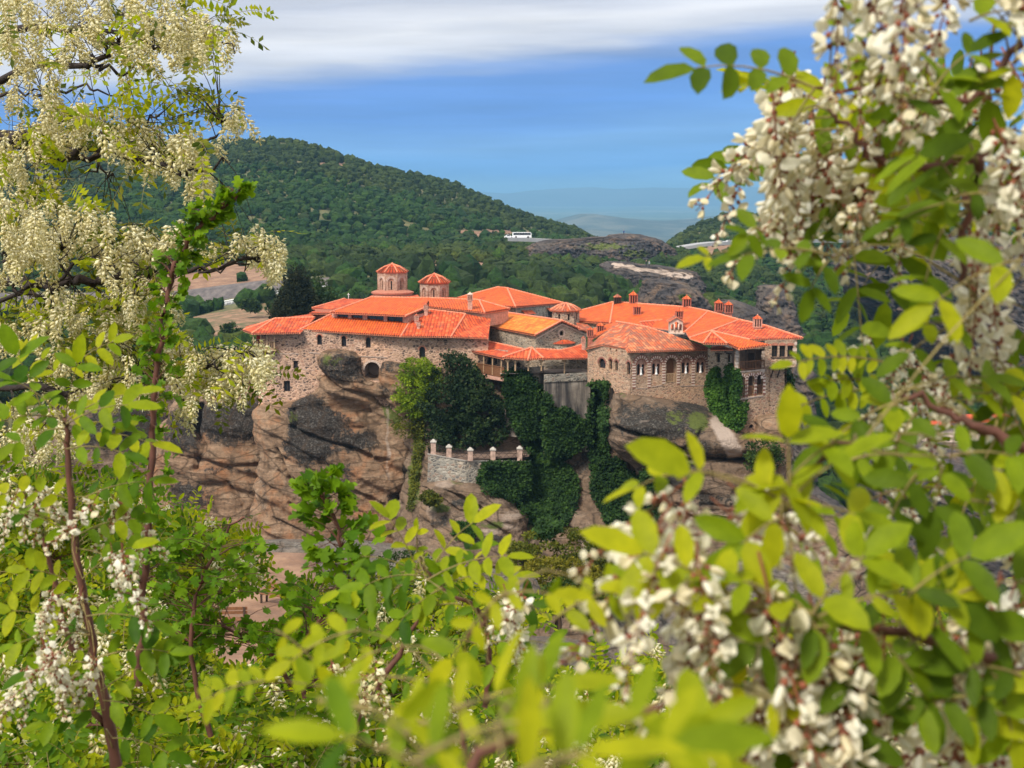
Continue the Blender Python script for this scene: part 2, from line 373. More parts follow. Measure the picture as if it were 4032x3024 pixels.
M['roof_old'] = roof_mat('old_mossy_tiles', [(.62, .11, .025), (.48, .10, .04), (.68, .16, .05), (.36, .10, .05), (.72, .24, .10)], dirt=.24, pitch=.4)
M['cap'] = simple('ridge_tiles', (.72, .24, .13), .8, .35, 5)
M['chim'] = simple('chimney_brick', (.42, .13, .085), .85, .35, 7)
M['chim_pale'] = simple('chimney_render', (.55, .30, .22), .85, .3, 4)
# ------------------------------------------------------------------ ground, hills, far country
M['ground'] = None
def ground_mat():
    m, nt, b, out = mat_new('earth_and_scrub'); g = G(nt); c = g.coord()
    n = g.noise(c, .02, 8, .65); n2 = g.noise(c, .3, 6, .7)
    grass = g.ramp(n2, [(.3, (.05, .075, .02)), (.5, (.11, .11, .04)), (.7, (.20, .15, .07))])
    earth = g.ramp(n2, [(.3, (.13, .07, .04)), (.5, (.24, .13, .075)), (.7, (.36, .22, .13))])
    rockc = g.ramp(g.noise(g.coord(scale=(1, 1, .25)), .4, 7, .7), [(.3, (.05, .045, .045)), (.5, (.12, .10, .095)), (.7, (.20, .17, .15))])
    e = g.attr('earth'); r = g.attr('rock')
    f = g.ramp(g.math('ADD', e, g.math('MULTIPLY_ADD', n2, .9, -.45)), [(.4, 0.), (.6, 1.)]); col = g.mix(f, grass, earth)
    f2 = g.ramp(g.math('ADD', r, g.math('MULTIPLY_ADD', n2, .6, -.3)), [(.42, 0.), (.58, 1.)]); col = g.mix(f2, col, rockc)
    far = g.attr('far'); fields = g.vor(g.coord(scale=(.0016, .0011, 0)), 1.0); sp = g.n('ShaderNodeSeparateColor'); g.l(fields.outputs['Color'], sp.inputs[0])
    fc = g.ramp(sp.outputs[0], [(0, (.05, .10, .06)), (.3, (.13, .17, .10)), (.5, (.08, .13, .07)), (.7, (.18, .20, .14)), (.9, (.10, .16, .09))], 'CONSTANT')
    fc = g.mix(g.ramp(g.noise(g.coord(), .004, 8, .75), [(.45, 0.), (.6, 1.)]), fc, (.05, .075, .035))
    col = g.mix(far, col, fc)
    g.l(col, b.inputs['Base Color']); b.inputs['Roughness'].default_value = .95
    g.l(g.bump(n2, .7, .6), b.inputs['Normal']); return m
M['ground'] = ground_mat()

KN = [-3200, -1500, 0, 400, 700, 1000, 1200, 1500, 1800, 2100, 2300, 2450, 2600, 2750, 2900, 3100, 3400, 3700, 4032, 5500, 7200]
def interp(d, px):
    ks = sorted(d); return np.interp(px, ks, [d[k] for k in ks])
# rows from near to far: distance(px) and either height z(px) or the photograph row py(px) it shows at
ROWS = [
    (-60, ('z', {0: 14})), (-12, ('z', {0: 3.0})), (0.0, ('z', {0: -1.75})), (4, ('z', {0: -3.1})), (14, ('z', {0: -6.8})), (34, ('z', {0: -13.0})),
    (46, ('z', {0: -16.6, 1600: -16.8, 2200: -19.5})), (56, ('z', {0: -18.2, 1300: -18.4, 2000: -24.0})), (76, ('z', {0: -19.4, 1200: -19.8, 1900: -33})), (92, ('z', {0: -27, 4000: -45})), (115, ('z', {0: -52, 4000: -60})), (150, ('z', {0: -85, 2500: -85, 4000: -105})),
    (250, ('z', {0: -70, 1200: -62, 2500: -72, 3200: -105, 4200: -120})),
    (300, ('py', {-3200: 1500, 0: 1520, 700: 1460, 1200: 1450, 2300: 1560, 2700: 1700, 3000: 2050, 3400: 2350, 4032: 2500})),
    (385, ('py', {-3200: 1300, 0: 1330, 700: 1285, 1000: 1250, 1200: 1230, 1700: 1250, 2300: 1300, 2700: 1400, 3000: 1640, 3400: 1900, 4032: 2050})),
    (425, ('py', {-3200: 1270, 0: 1275, 700: 1246, 1130: 1158, 1300: 1145, 1700: 1150, 2300: 1200, 2700: 1290, 3000: 1450, 3400: 1650, 4032: 1760})),
    (440, ('py', {-3200: 1262, 0: 1262, 700: 1222, 1130: 1144, 1300: 1136, 1700: 1132, 2300: 1180, 2700: 1260, 3000: 1400, 3400: 1580, 4032: 1680})),
    (450, ('py', {-3200: 1160, 0: 1160, 700: 1155, 1100: 1102, 1300: 1098, 1700: 1085, 2300: 1160, 2700: 1240, 3000: 1360, 3400: 1500, 4032: 1590})),
    (520, ('py', {-3200: 1060, 0: 1060, 700: 1040, 1130: 1020, 1300: 1025, 1700: 1045, 1900: 1050, 2300: 1100, 2700: 1150, 3000: 1240, 3400: 1330, 4032: 1400})),
    (700, ('py', {-3200: 880, 0: 890, 700: 900, 1300: 935, 1700: 960, 2000: 950, 2200: 985, 2500: 1030, 2700: 1010, 3000: 1020, 3400: 1080, 4032: 1150})),
    (850, ('py', {-3200: 740, 0: 760, 700: 740, 1000: 700, 1300: 720, 1700: 810, 2000: 890, 2300: 935, 2420: 965, 2560: 985, 2720: 930, 2900: 895, 3100: 900, 3400: 930, 4032: 960})),
    (1000, ('py', {-3200: 560, 0: 610, 300: 600, 600: 600, 860: 560, 1094: 560, 1276: 590, 1458: 642, 1640: 700, 1823: 755, 1932: 792, 2096: 856, 2278: 912, 2330: 950, 2600: 985, 2680: 925, 2734: 898, 2843: 862, 2990: 852, 3200: 850, 3500: 842, 4032: 845, 7200: 760})),
    (1350, ('z', {0: 20, 1200: 0, 2000: -60, 2700: -70, 4032: -30})),
    (2200, ('z', {0: -120, 2200: -160, 4032: -140})), (3500, ('z', {0: -195})), (6000, ('z', {0: -200})), (12000, ('z', {0: -200})), (27000, ('z', {0: -200})),
]
NPX = np.arange(-3200, 7201, 40.)
def smooth_rows():
    Ys = []; Zs = []; Xs = []
    for Y, (kind, d) in ROWS:
        if kind == 'py':
            py = interp(d, NPX); v = (1512 - py) / FPX; z = Y * (-SP + v * CP) / (CP + v * SP)
        else: z = interp(d, NPX)
        Ys.append(np.full(NPX.shape, float(Y))); Zs.append(z)
        Xs.append((NPX - 2016) / FPX * max(abs(Y), 60) * 1.0)
    return np.array(Xs), np.array(Ys), np.array(Zs)
X0, Y0, Z0 = smooth_rows()
SUB = 10
def subdivide_rows(A):
    out = []
    for i in range(len(A) - 1):
        p0 = A[max(i - 1, 0)]; p1 = A[i]; p2 = A[i + 1]; p3 = A[min(i + 2, len(A) - 1)]
        for k in range(SUB):
            t = k / SUB; out.append(p1 + (p2 - p1) * (t * t * (3 - 2 * t) * .35 + t * .65) if A is not X0 and A is not Y0 else p1 + (p2 - p1) * t)
    out.append(A[-1]); return np.array(out)
TX, TY, TZ = subdivide_rows(X0), subdivide_rows(Y0), subdivide_rows(Z0)
P = np.stack([TX, TY, TZ], -1).reshape(-1, 3)
amp = np.interp(P[:, 1], [-60, 5, 45, 56, 76, 120, 300, 440, 520, 900, 1100, 3000, 27000], [.5, .1, .5, .15, .15, 4, 4, .4, 2.5, 4, 3, 8, 10])
P[:, 2] += amp * fbm(P * np.array([.02, .02, 0]) + 5, 4, 3) * 1.2
P[:, 2] += np.interp(P[:, 1], [470, 560, 650, 850, 930, 1000, 1050, 1400], [0, 5, 15, 15, 8, 1, 0, 0]) * (fbm(P * np.array([.0075, .0055, 0]) + 2.3, 2, 13) - .15)
TZ = P[:, 2].reshape(TX.shape)
TPX, TPY = proj(P)
nr, nc = TX.shape
F = []
idx = np.arange(nr * nc).reshape(nr, nc)
F = np.stack([idx[:-1, :-1], idx[:-1, 1:], idx[1:, 1:], idx[1:, :-1]], -1).reshape(-1, 4)
def soft(poly, x, y): return inpoly(x, y, poly).astype(float)
Yf = P[:, 1]
BARE = [[D_(255, 650), D_(290, 600), D_(420, 580), D_(600, 550), D_(640, 575), D_(590, 625), D_(400, 640), D_(280, 680)],          # earth above the road
        [D_(860, 575), D_(950, 562), D_(1090, 570), D_(1080, 590), D_(900, 600)],
        [D_(950, 497), D_(1090, 497), D_(1180, 500), D_(1170, 520), D_(1020, 520)],
        [D_(560, 350), D_(650, 352), D_(740, 352), D_(760, 362), D_(700, 362), D_(640, 360)],
        [D_(1430, 545), D_(1480, 530), D_(1600, 520), D_(1640, 530), D_(1560, 560), D_(1480, 560)]]
GRASSY = [[D_(380, 690), D_(600, 650), D_(640, 700), D_(560, 740), D_(470, 760)]]
PLATEAU = (Yf > 50) & (Yf < 86) & (TPX < 1450 + 60 * vnoise(P * .2, 3)) & (TPX > 760)
earth = np.zeros(len(P)); rock = np.zeros(len(P))
far_k = Yf > 250
for b_ in BARE: earth = np.maximum(earth, soft(b_, TPX, TPY) * far_k)
for b_ in GRASSY: earth = np.maximum(earth, soft(b_, TPX, TPY) * far_k * .55)
earth = np.maximum(earth, PLATEAU * .95)
rock = np.maximum(rock, ((Yf > 441) & (Yf < 452) & (TPX < 1330)) * .95)          # the road cutting
rock = np.maximum(rock, ((Yf > 85) & (Yf < 250)) * .6)
farv = np.clip((Yf - 1300) / 1200, 0, 1)
ground = npmesh('ground', P, F, M['ground'], smooth=True, attrs={'earth': earth, 'rock': rock, 'far': farv}); tag(ground, kind='structure')
GB = BVHTree.FromPolygons([tuple(p) for p in P], [tuple(int(q) for q in f) for f in F])
def gz(x, y):
    r = GB.ray_cast(Vector((x, y, 900)), Vector((0, 0, -1))); return r[0].z if r[0] else -100

# far hills and mountains, each a ridge with its own depth
def ridge(name, mat, Y, depth, prof, z0, seed, rough=.25, nx=160, ny=24):
    xs = np.linspace(prof[0][0], prof[-1][0], nx); pys = np.interp(xs, [p[0] for p in prof], [p[1] for p in prof])
    V = []
    for j in range(ny):
        t = j / (ny - 1) * 2 - 1; h = np.cos(t * math.pi / 2) ** .8
        y = Y + t * depth
        X = (xs - 2016) / FPX * Y; top = np.array([zof(p, Y) for p in pys]); z = z0 - 4 + (top - z0 + 4) * h
        pp = np.stack([X, np.full(nx, y), z * 0], -1)
        z = z + (top - z0) * rough * fbm(pp / (depth * .35) + seed, 5, seed) * (h ** .6) * (.25 if abs(t) < .08 else 1)
        V.append(np.stack([X, np.full(nx, y), z], -1))
    V = np.array(V).reshape(-1, 3); i = np.arange(nx * ny).reshape(ny, nx)
    F = np.stack([i[:-1, :-1], i[:-1, 1:], i[1:, 1:], i[1:, :-1]], -1).reshape(-1, 4)
    o = npmesh(name, V, F, mat, smooth=True); tag(o, kind='structure'); return o
def hill_mat(name, a, b_, c_, sc):
    m, nt, b, out = mat_new(name); g = G(nt); c = g.coord(); n = g.noise(c, sc, 8, .72)
    g.l(g.ramp(n, [(.36, a), (.5, b_), (.62, c_)]), b.inputs['Base Color']); b.inputs['Roughness'].default_value = .95
    g.l(g.bump(n, 1., 1 / sc * .1), b.inputs['Normal']); return m
M['hill_dry'] = hill_mat('dry_far_hill', (.02, .035, .025), (.05, .065, .045), (.13, .13, .09), .004)
M['hill_green'] = hill_mat('green_far_hill', (.02, .04, .02), (.05, .08, .03), (.13, .14, .06), .01)
M['mountain'] = hill_mat('blue_mountain', (.02, .03, .03), (.05, .06, .05), (.08, .09, .08), .0006)
ridge('hill', M['hill_dry'], 7500, 1400, [(2000, 905), (2150, 880), (2206, 866), (2230, 858), (2290, 843), (2340, 843), (2400, 852), (2480, 862), (2560, 868), (2640, 872), (2760, 868), (2860, 852), (3100, 870), (3400, 850), (4200, 860)], -200, 3)
ridge('hill', M['hill_dry'], 5600, 600, [(1900, 950), (2200, 925), (2270, 900), (2340, 905), (2440, 915), (2560, 930), (2700, 950), (2900, 930), (3200, 940), (3600, 930)], -190, 8)
ridge('hill', M['hill_green'], 3600, 450, [(2000, 1000), (2250, 950), (2370, 935), (2480, 955), (2600, 962), (2700, 965), (2900, 990), (3300, 980)], -170, 12)
ridge('mountains', M['mountain'], 23500, 2000, [(-3000, 735), (0, 745), (1500, 750), (1850, 752), (2000, 762), (2080, 750), (2200, 742), (2330, 736), (2420, 744), (2560, 738), (2700, 741), (2900, 734), (3300, 745), (4000, 735), (7000, 745)], -200, 5, rough=.05, nx=400)

# ------------------------------------------------------------------ woods
def ico(sub):
    bm = bmesh.new(); bmesh.ops.create_icosphere(bm, subdivisions=sub, radius=1); V = np.array([v.co[:] for v in bm.verts]); F = np.array([[v.index for v in f.verts] for f in bm.faces]); bm.free(); return V, F
IC1, IC2, IC3 = ico(1), ico(2), ico(3)
def crown_variants(IC, n, amp, seed, freq=1.6):
    V, F = IC; o = []
    for k in range(n):
        d = 1 + amp * fbm(V * freq + k * 31.7 + seed, 3, seed + k, .7) * 1.6
        W_ = V * d[:, None] * np.array([1, 1, .9]); o.append(W_)
    return o, F
def forest_mesh(name, pts, rad, IC, mats, mi=None, amp=.35, nvar=10, seed=1, zscale=1.0, tufts=0, tsize=.5):
    vs, F = crown_variants(IC, nvar, amp, seed); n = len(pts); nv = len(vs[0])
    pts = np.asarray(pts); rad = np.asarray(rad); rng = np.random.default_rng(seed); V = np.empty((n, nv, 3), np.float32)
    for i in range(n):
        a = rng.uniform(0, 6.28); c, s = math.cos(a), math.sin(a); w = vs[rng.integers(nvar)] * rad[i] * np.array([1, 1, zscale * rng.uniform(.8, 1.25)])
        V[i, :, 0] = w[:, 0] * c - w[:, 1] * s + pts[i, 0]; V[i, :, 1] = w[:, 0] * s + w[:, 1] * c + pts[i, 1]; V[i, :, 2] = w[:, 2] + pts[i, 2] + rad[i] * .55
    # leafy tufts standing off each crown
    if tufts:
        q = rng.normal(size=(n, tufts, 3)); q /= np.linalg.norm(q, axis=2, keepdims=True); q[..., 2] = np.abs(q[..., 2]) * .9 - .15; C = pts[:, None] + q * (rad * rng.uniform(.8, 1.0, n))[:, None, None] * rng.uniform(.8, 1.12, (n, tufts, 1)) * np.array([1, 1, zscale]) + (rad * .55)[:, None, None] * np.array([0, 0, 1.])
        C = C.reshape(-1, 3); d = rng.normal(size=C.shape); d /= np.linalg.norm(d, axis=1, keepdims=True); e = np.cross(d, rng.normal(size=C.shape)); e /= np.linalg.norm(e, axis=1, keepdims=True); s_ = (np.repeat(rad, tufts) * tsize * rng.uniform(.6, 1.4, len(C)))[:, None]
        TV = np.stack([C - d * s_ * .5, C + e * s_ * .35, C + d * s_ * .5, C - e * s_ * .35], 1).reshape(-1, 3); k = np.arange(len(C))[:, None] * 4 + n * nv; TF = np.concatenate([k + [0, 1, 2], k + [0, 2, 3]])
    FF = (F[None] + (np.arange(n) * nv)[:, None, None]).reshape(-1, 3)
    m = None if mi is None else np.repeat(np.asarray(mi), len(F))
    V = V.reshape(-1, 3)
    if tufts:
        tm = np.repeat(np.asarray(mi), tufts); V = np.vstack([V, TV]); FF = np.vstack([FF, TF]); m = np.concatenate([m, tm, tm])
    return npmesh(name, V, FF, mats, mi=m, smooth=False)
def wood_mat(name, cols, bigs=.012, bump=.5, sc=1.1):
    m, nt, b, out = mat_new(name); g = G(nt); r = g.rnd(); c = g.coord(); k = len(cols) - 1
    col = g.ramp(r, [(i / k, q) for i, q in enumerate(cols)])
    col = g.mix(1., col, g.ramp(g.noise(c, bigs, 5, .6), [(.32, (.62, .72, .72)), (.5, (1., 1., 1.)), (.68, (1.45, 1.25, .9))]), 'MULTIPLY')
    n = g.noise(c, sc, 5, .75); col = g.mix(1., col, g.ramp(n, [(.34, (.45, .45, .45)), (.52, (1., 1., 1.)), (.68, (1.7, 1.65, 1.4))]), 'MULTIPLY')
    g.l(col, b.inputs['Base Color']); b.inputs['Roughness'].default_value = .8; b.inputs['Specular IOR Level'].default_value = .15
    g.l(g.bump(n, 1., bump), b.inputs['Normal']); return m
M['wood1'] = wood_mat('oak_wood_leaves', [(.010, .032, .004), (.018, .050, .006), (.014, .040, .006), (.034, .072, .008), (.022, .046, .009)])
M['wood2'] = wood_mat('scrub_leaves', [(.016, .032, .006), (.028, .046, .008), (.046, .068, .012), (.022, .038, .009)])
def scatter_terrain(n, ymin, ymax, pxr=(-300, 4400), seed=1):
    rng = np.random.default_rng(seed)
    a = P[F]; area = np.linalg.norm(np.cross(a[:, 2] - a[:, 0], a[:, 3] - a[:, 1]), axis=1) / 2
    cy = a[:, :, 1].mean(1); cpx, cpy = proj(a.mean(1)); k = (cy > ymin) & (cy < ymax) & (cpx > pxr[0]) & (cpx < pxr[1])
    w = area * k; w = w / w.sum(); f = rng.choice(len(F), n, p=w); u, v = rng.random((2, n)); q = a[f]
    return (q[:, 0] * ((1 - u) * (1 - v))[:, None] + q[:, 1] * (u * (1 - v))[:, None] + q[:, 2] * (u * v)[:, None] + q[:, 3] * ((1 - u) * v)[:, None])
def woods():
    pts = scatter_terrain(27000, 250, 1050, seed=4); px, py = proj(pts); rng = np.random.default_rng(5)
    keep = np.ones(len(pts), bool)
    for b_ in BARE: keep &= ~inpoly(px, py, b_) | (rng.random(len(pts)) < .05)
    for b_ in GRASSY: keep &= ~inpoly(px, py, b_)
    keep &= ~((pts[:, 1] > 418) & (pts[:, 1] < 454) & (px < 1340))
    ridgek = (pts[:, 1] > 850)
    keep &= ~(ridgek & (fbm(pts * .012, 3, 9) > .5) & (px < 2000))         # clearings on the ridge
    cl = fbm(pts * np.array([.03, .03, 0]), 3, 21)
    keep &= (cl > -.55)
    pts = pts[keep]; px = px[keep]; rad = (1.5 + 2.4 * rng.random(len(pts)) ** 1.7) * (1 + .25 * fbm(pts * .02, 2, 6)); rad[pts[:, 1] > 850] *= .9
    near = pts[:, 1] < 480
    kind = (fbm(pts * .008, 3, 30) + rng.normal(0, .25, len(pts)) > .15).astype(int); kind[pts[:, 1] > 880] = 1
    o = forest_mesh('woodland', pts[~near], rad[~near], IC1, [M['wood1'], M['wood2']], kind[~near], amp=.5, seed=3, zscale=1.05, tufts=26, tsize=.42); tag(o, kind='stuff', label='dense green oak wood covering the hillside behind the monastery', cat='woodland')
    o = forest_mesh('woodland', pts[near], rad[near], IC2, [M['wood1'], M['wood2']], kind[near], amp=.55, seed=5, zscale=1.1, tufts=240, tsize=.19); tag(o, kind='stuff', label='green trees and scrub filling the valley behind and right of the monastery', cat='woodland')
    print('crowns', len(pts))
woods()

# ------------------------------------------------------------------ haze
def haze():
    x0, x1, y0, y1, z0, z1 = -26000, 30000, -80, 27500, -300, 130
    V = [(x, y, z) for z in (z0, z1) for x, y in ((x0, y0), (x1, y0), (x1, y1), (x0, y1))]
    mb = MB(); mb.add(V, [(3, 2, 1, 0), (4, 5, 6, 7), (0, 1, 5, 4), (1, 2, 6, 5), (2, 3, 7, 6), (3, 0, 4, 7)])
    m = bpy.data.materials.new('pale_haze'); m.use_nodes = True; nt = m.node_tree; nt.nodes.clear(); o = nt.nodes.new('ShaderNodeOutputMaterial'); v = nt.nodes.new('ShaderNodeVolumePrincipled')
    v.inputs['Color'].default_value = (.34, .68, 1, 1); v.inputs['Density'].default_value = HAZE; v.inputs['Anisotropy'].default_value = .2
    nt.links.new(v.outputs[0], o.inputs['Volume']); ob = mb.build('haze', m); tag(ob, kind='stuff', label='thin blue haze filling the air over the valley and plain', cat='haze')
HAZE = .00009
haze()
# ------------------------------------------------------------------ rock masses
M['rock'] = rock_mat('sandstone_conglomerate', (.28, .178, .11), (.024, .022, .02), (.42, .30, .20))
M['rock_grey'] = rock_mat('grey_conglomerate', (.19, .13, .088), (.026, .024, .021), (.33, .245, .175))
M['rock_far'] = rock_mat('far_grey_rock', (.075, .064, .062), (.026, .025, .028), (.17, .135, .10), sc=.12, strata=.3)
M['rock_near'] = rock_mat('lichen_rock', (.20, .17, .14), (.05, .045, .04), (.42, .37, .31), sc=.8)
ROCKS = []
def rock(name, mat, levels, step=.28, amp=1.2, freq=.16, cracks=(), stains=(), moss=(), pale=(), bulges=(), strata=.35, seed=1, power=.75, nf=150, nb=40, fine=.18, tiltx=.35, dense=None, extra_stain=0.):
    """a closed solid lofted through level outlines: (py, pxL, pxR, Yfront, Ymid, Yback) read where the rock stands, then carved"""
    L = []
    for py, xl, xr, yf, ym, yb in levels:
        a = at(xl, py, ym); b = at(xr, py, ym); L.append((at(0, py, yf).z, a.x, b.x, yf, ym, yb))
    L.sort(key=lambda q: -q[0]); L = np.array(L); zt, zb = L[0, 0], L[-1, 0]; n = max(6, int((zt - zb) / step))
    zs = np.linspace(zt, zb, n); Q = [np.interp(-zs, -L[:, 0], L[:, k]) for k in range(1, 6)]
    # smooth the interpolated outline a little
    def sm(a, w): 
        k = np.hanning(w + 2)[1:-1]; k /= k.sum(); p = np.pad(a, w // 2, mode='edge'); return np.convolve(p, k, 'valid')[:len(a)]
    w = max(3, int(1.0 / step) | 1); Q = [sm(q, w) for q in Q]
    th = np.concatenate([np.linspace(math.pi, 2 * math.pi, nf, endpoint=False), np.linspace(0, math.pi, nb, endpoint=False)])
    cx, sx = np.cos(th), np.sin(th); V = []
    for i, z in enumerate(zs):
        xl, xr, yf, ym, yb = [q[i] for q in Q]; ex = np.sign(cx) * np.abs(cx) ** power; ey = np.sign(sx) * np.abs(sx) ** power
        t = min(1, (i + .3) / (n * .02 + 1.2)); t = math.sqrt(max(0, 1 - (1 - t) ** 2)) if t < 1 else 1
        x = (xl + xr) / 2 + ex * (xr - xl) / 2 * (.55 + .45 * t); y = np.where(ey < 0, ym + ey * (ym - yf) * (.3 + .7 * t), ym + ey * (yb - ym))
        V.append(np.stack([x, y, np.full_like(x, z)], -1))
    V = np.array(V); m = len(th)
    # outward directions from the ring
    d = np.roll(V, -1, 1) - np.roll(V, 1, 1); N = np.stack([d[..., 1], -d[..., 0], 0 * d[..., 0]], -1); N /= np.linalg.norm(N, axis=-1, keepdims=True) + 1e-9
    ctr = V.mean(1, keepdims=True); sgn = np.sign((N * (V - ctr)).sum(-1, keepdims=True)); N = N * np.where(sgn == 0, 1, sgn)
    v = V.reshape(-1, 3); N = N.reshape(-1, 3)
    tl = v.copy(); tl[:, 2] += tiltx * tl[:, 0]
    D = amp * fbm(v * freq + seed * 7.7, 5, seed, .5) + amp * .55 * ridged(v * freq * 1.3 + seed, 3, seed + 3)
    st = vnoise(np.stack([tl[:, 0] * .06, tl[:, 1] * .06, tl[:, 2] * .75], -1) + seed, seed + 9)
    D += strata * (np.tanh(st * 4)) + fine * (1.5 * fbm(v * 1.1, 4, seed + 5, .65) + .7 * ridged(v * .8, 3, seed + 6))
    px, py = proj(v + N * D[:, None]); front = N[:, 1] < .35
    for pts, wid, dep in cracks:
        dd = polydist(px, py, pts) + 5 * vnoise(v * .8, 4); D -= dep * np.exp(-(dd / wid) ** 2) * front
    for bx, by, rx, ry, h in bulges:
        q = ((px - bx) / rx) ** 2 + ((py - by) / ry) ** 2; D += h * np.exp(-q) * front
    v = v + N * D[:, None]
    v[:, 2] += .25 * amp * fbm(v * freq * 1.7 + 40, 3, seed + 8)
    F = []; idx = np.arange(n * m).reshape(n, m); r = np.roll(idx, -1, 1)
    F = np.stack([idx[:-1], idx[1:], r[1:], r[:-1]], -1).reshape(-1, 4)
    # cap
    v = np.vstack([v, v[:m].mean(0) + [0, 0, .3]]); cap = np.stack([r[0], r[0] * 0 + len(v) - 1, idx[0], idx[0]], -1)
    tri = np.vstack([np.vstack([F[:, [0, 1, 2]], F[:, [0, 2, 3]]]), cap[:, :3]])
    px, py = proj(v); wob = 14 * fbm(v * .5, 3, 77)
    def field(blobs):
        f = np.zeros(len(v))
        for b_ in blobs:
            if len(b_) == 5: bx, by, rx, ry, s = b_; f = np.maximum(f, s * np.clip(1.6 - 1.2 * np.hypot((px + wob - bx) / rx, (py + wob - by) / ry), 0, 1))
            else: f = np.maximum(f, b_[0] * np.clip(1.5 - polydist(px + wob, py + wob, b_[2]) / b_[1], 0, 1))
        return f
    o = npmesh(name, v, tri, M[mat] if isinstance(mat, str) else mat, smooth=True, attrs={'stain': np.maximum(field(stains), extra_stain), 'moss': field(moss), 'pale': field(pale)}); tag(o, kind='structure')
    ROCKS.append((v, tri)); return o
E_ = lambda x, y: (900 + x * .4521, 1600 + y * .4521)

# the tall sandstone pillar under the left wing
rock('rock_pillar', 'rock', [
    (1455, 1250, 1720, 185.2, 187.5, 205), (1485, 1262, 1735, 184.2, 187.5, 206), (1520, 1290, 1740, 183.6, 187.5, 206), (1560, 1240, 1745, 183.8, 187.6, 206),
    (1590, 1160, 1745, 184.2, 187.6, 206), (1606, 1012, 1745, 184.6, 187.8, 206), (1640, 1016, 1740, 184, 188, 207), (1700, 1008, 1720, 183.2, 188, 207), (1760, 1030, 1700, 182.8, 188, 207),
    (1800, 1052, 1690, 182.6, 188, 207), (1840, 1048, 1670, 182.4, 188, 207), (1900, 1040, 1640, 182, 188, 207), (1985, 1016, 1615, 182, 188, 208), (2080, 1010, 1610, 181.5, 188, 208), (2250, 1000, 1620, 181, 188, 208), (2700, 960, 1640, 178, 186, 210)],
    step=.2, nf=260, amp=.75, freq=.11, seed=2, tiltx=.5, strata=.28, power=.62,
    cracks=[([E_(420, 380), E_(520, 620), E_(700, 740), E_(900, 740), E_(1100, 750), E_(1250, 810), E_(1360, 860)], 7, 1.1), ([E_(360, 400), E_(620, 500), E_(900, 640)], 6, .5),
            ([E_(430, 560), E_(560, 690), E_(760, 770)], 6, .7), ([E_(520, 840), E_(620, 910), E_(750, 960)], 6, .8), ([E_(390, 980), E_(560, 1060), E_(700, 1130), E_(830, 1220)], 6, .8),
            ([E_(1000, 880), E_(1200, 940), E_(1340, 990)], 5, .5), ([E_(1290, 450), E_(1400, 465)], 5, .8), ([E_(1060, 180), E_(1180, 185)], 4, .5), ([E_(560, 180), E_(700, 250), E_(860, 310), E_(1100, 380), E_(1240, 430)], 7, .9),
            ([A_(830, 1090), A_(900, 1190), A_(1030, 1260), A_(1170, 1290), A_(1300, 1330), A_(1420, 1400)], 8, 1.2), ([A_(1360, 1200), A_(1400, 1330), A_(1560, 1440)], 6, .8), ([A_(560, 1450), A_(600, 1600)], 9, .9)],
    bulges=[(*A_(1040, 1260), 130, 40, 1.0), (*E_(800, 100), 130, 60, 1.1), (*E_(380, 200), 60, 60, .8), (*E_(720, 380), 90, 60, .8), (*E_(1520, 500), 60, 90, .6), (1466, 1462, 36, 48, -5.5)],
    stains=[(*E_(760, 160), 130, 85, 1.), (*E_(700, 330), 120, 90, 1.), (*E_(1000, 600), 60, 70, .5), (*E_(620, 60), 60, 60, .9), (*E_(1080, 300), 110, 50, .8), (*E_(850, 560), 120, 45, .55), (*E_(1480, 850), 45, 60, .8), (*A_(1080, 1100), 120, 35, .7), (*A_(700, 1430), 70, 60, 1.), (*A_(860, 1620), 90, 45, .9),
            (*E_(300, 750), 25, 90, .45), (*E_(560, 230), 25, 70, .9), (*A_(1450, 1230), 50, 40, .6), (*E_(1560, 620), 25, 140, .6)],
    pale=[(.6, 9, [A_(1440, 1400), A_(1440, 1640), E_(1390, 300), E_(1385, 560)]), (.35, 16, [E_(320, 500), E_(310, 900), E_(300, 1050)]), (.45, 12, [E_(340, 30), E_(520, 60)]), (*E_(1390, 560), 12, 50, .5)],
    moss=[(*E_(1480, 60), 90, 70, .62), (*E_(1640, 700), 30, 150, .5), (*E_(560, 100), 30, 40, .5), (*E_(1560, 200), 90, 60, .5)])
# boulders the wall is built round
rock('boulder', 'rock', [(1386, 1290, 1390, 183.6, 186.8, 190), (1410, 1262, 1415, 182.6, 186.6, 190), (1450, 1256, 1430, 182.4, 186.5, 190), (1490, 1300, 1436, 183, 186.5, 190), (1520, 1400, 1500, 184, 186.5, 190)],
     step=.12, nf=140, amp=.45, freq=.4, seed=4, strata=.1, stains=[(1340, 1440, 130, 70, .75)], moss=[(1300, 1420, 60, 40, .5)])
rock('boulder', 'rock', [(1424, 1510, 1575, 184.2, 186.8, 190), (1450, 1500, 1640, 183, 186.6, 190), (1500, 1500, 1700, 182.4, 186.6, 190), (1580, 1520, 1710, 182.2, 186.6, 190), (1640, 1580, 1720, 183, 186, 190)],
     step=.15, nf=140, amp=.5, freq=.35, seed=6, strata=.15, moss=[(1620, 1560, 90, 90, .5)], stains=[(1540, 1440, 60, 35, .6)])
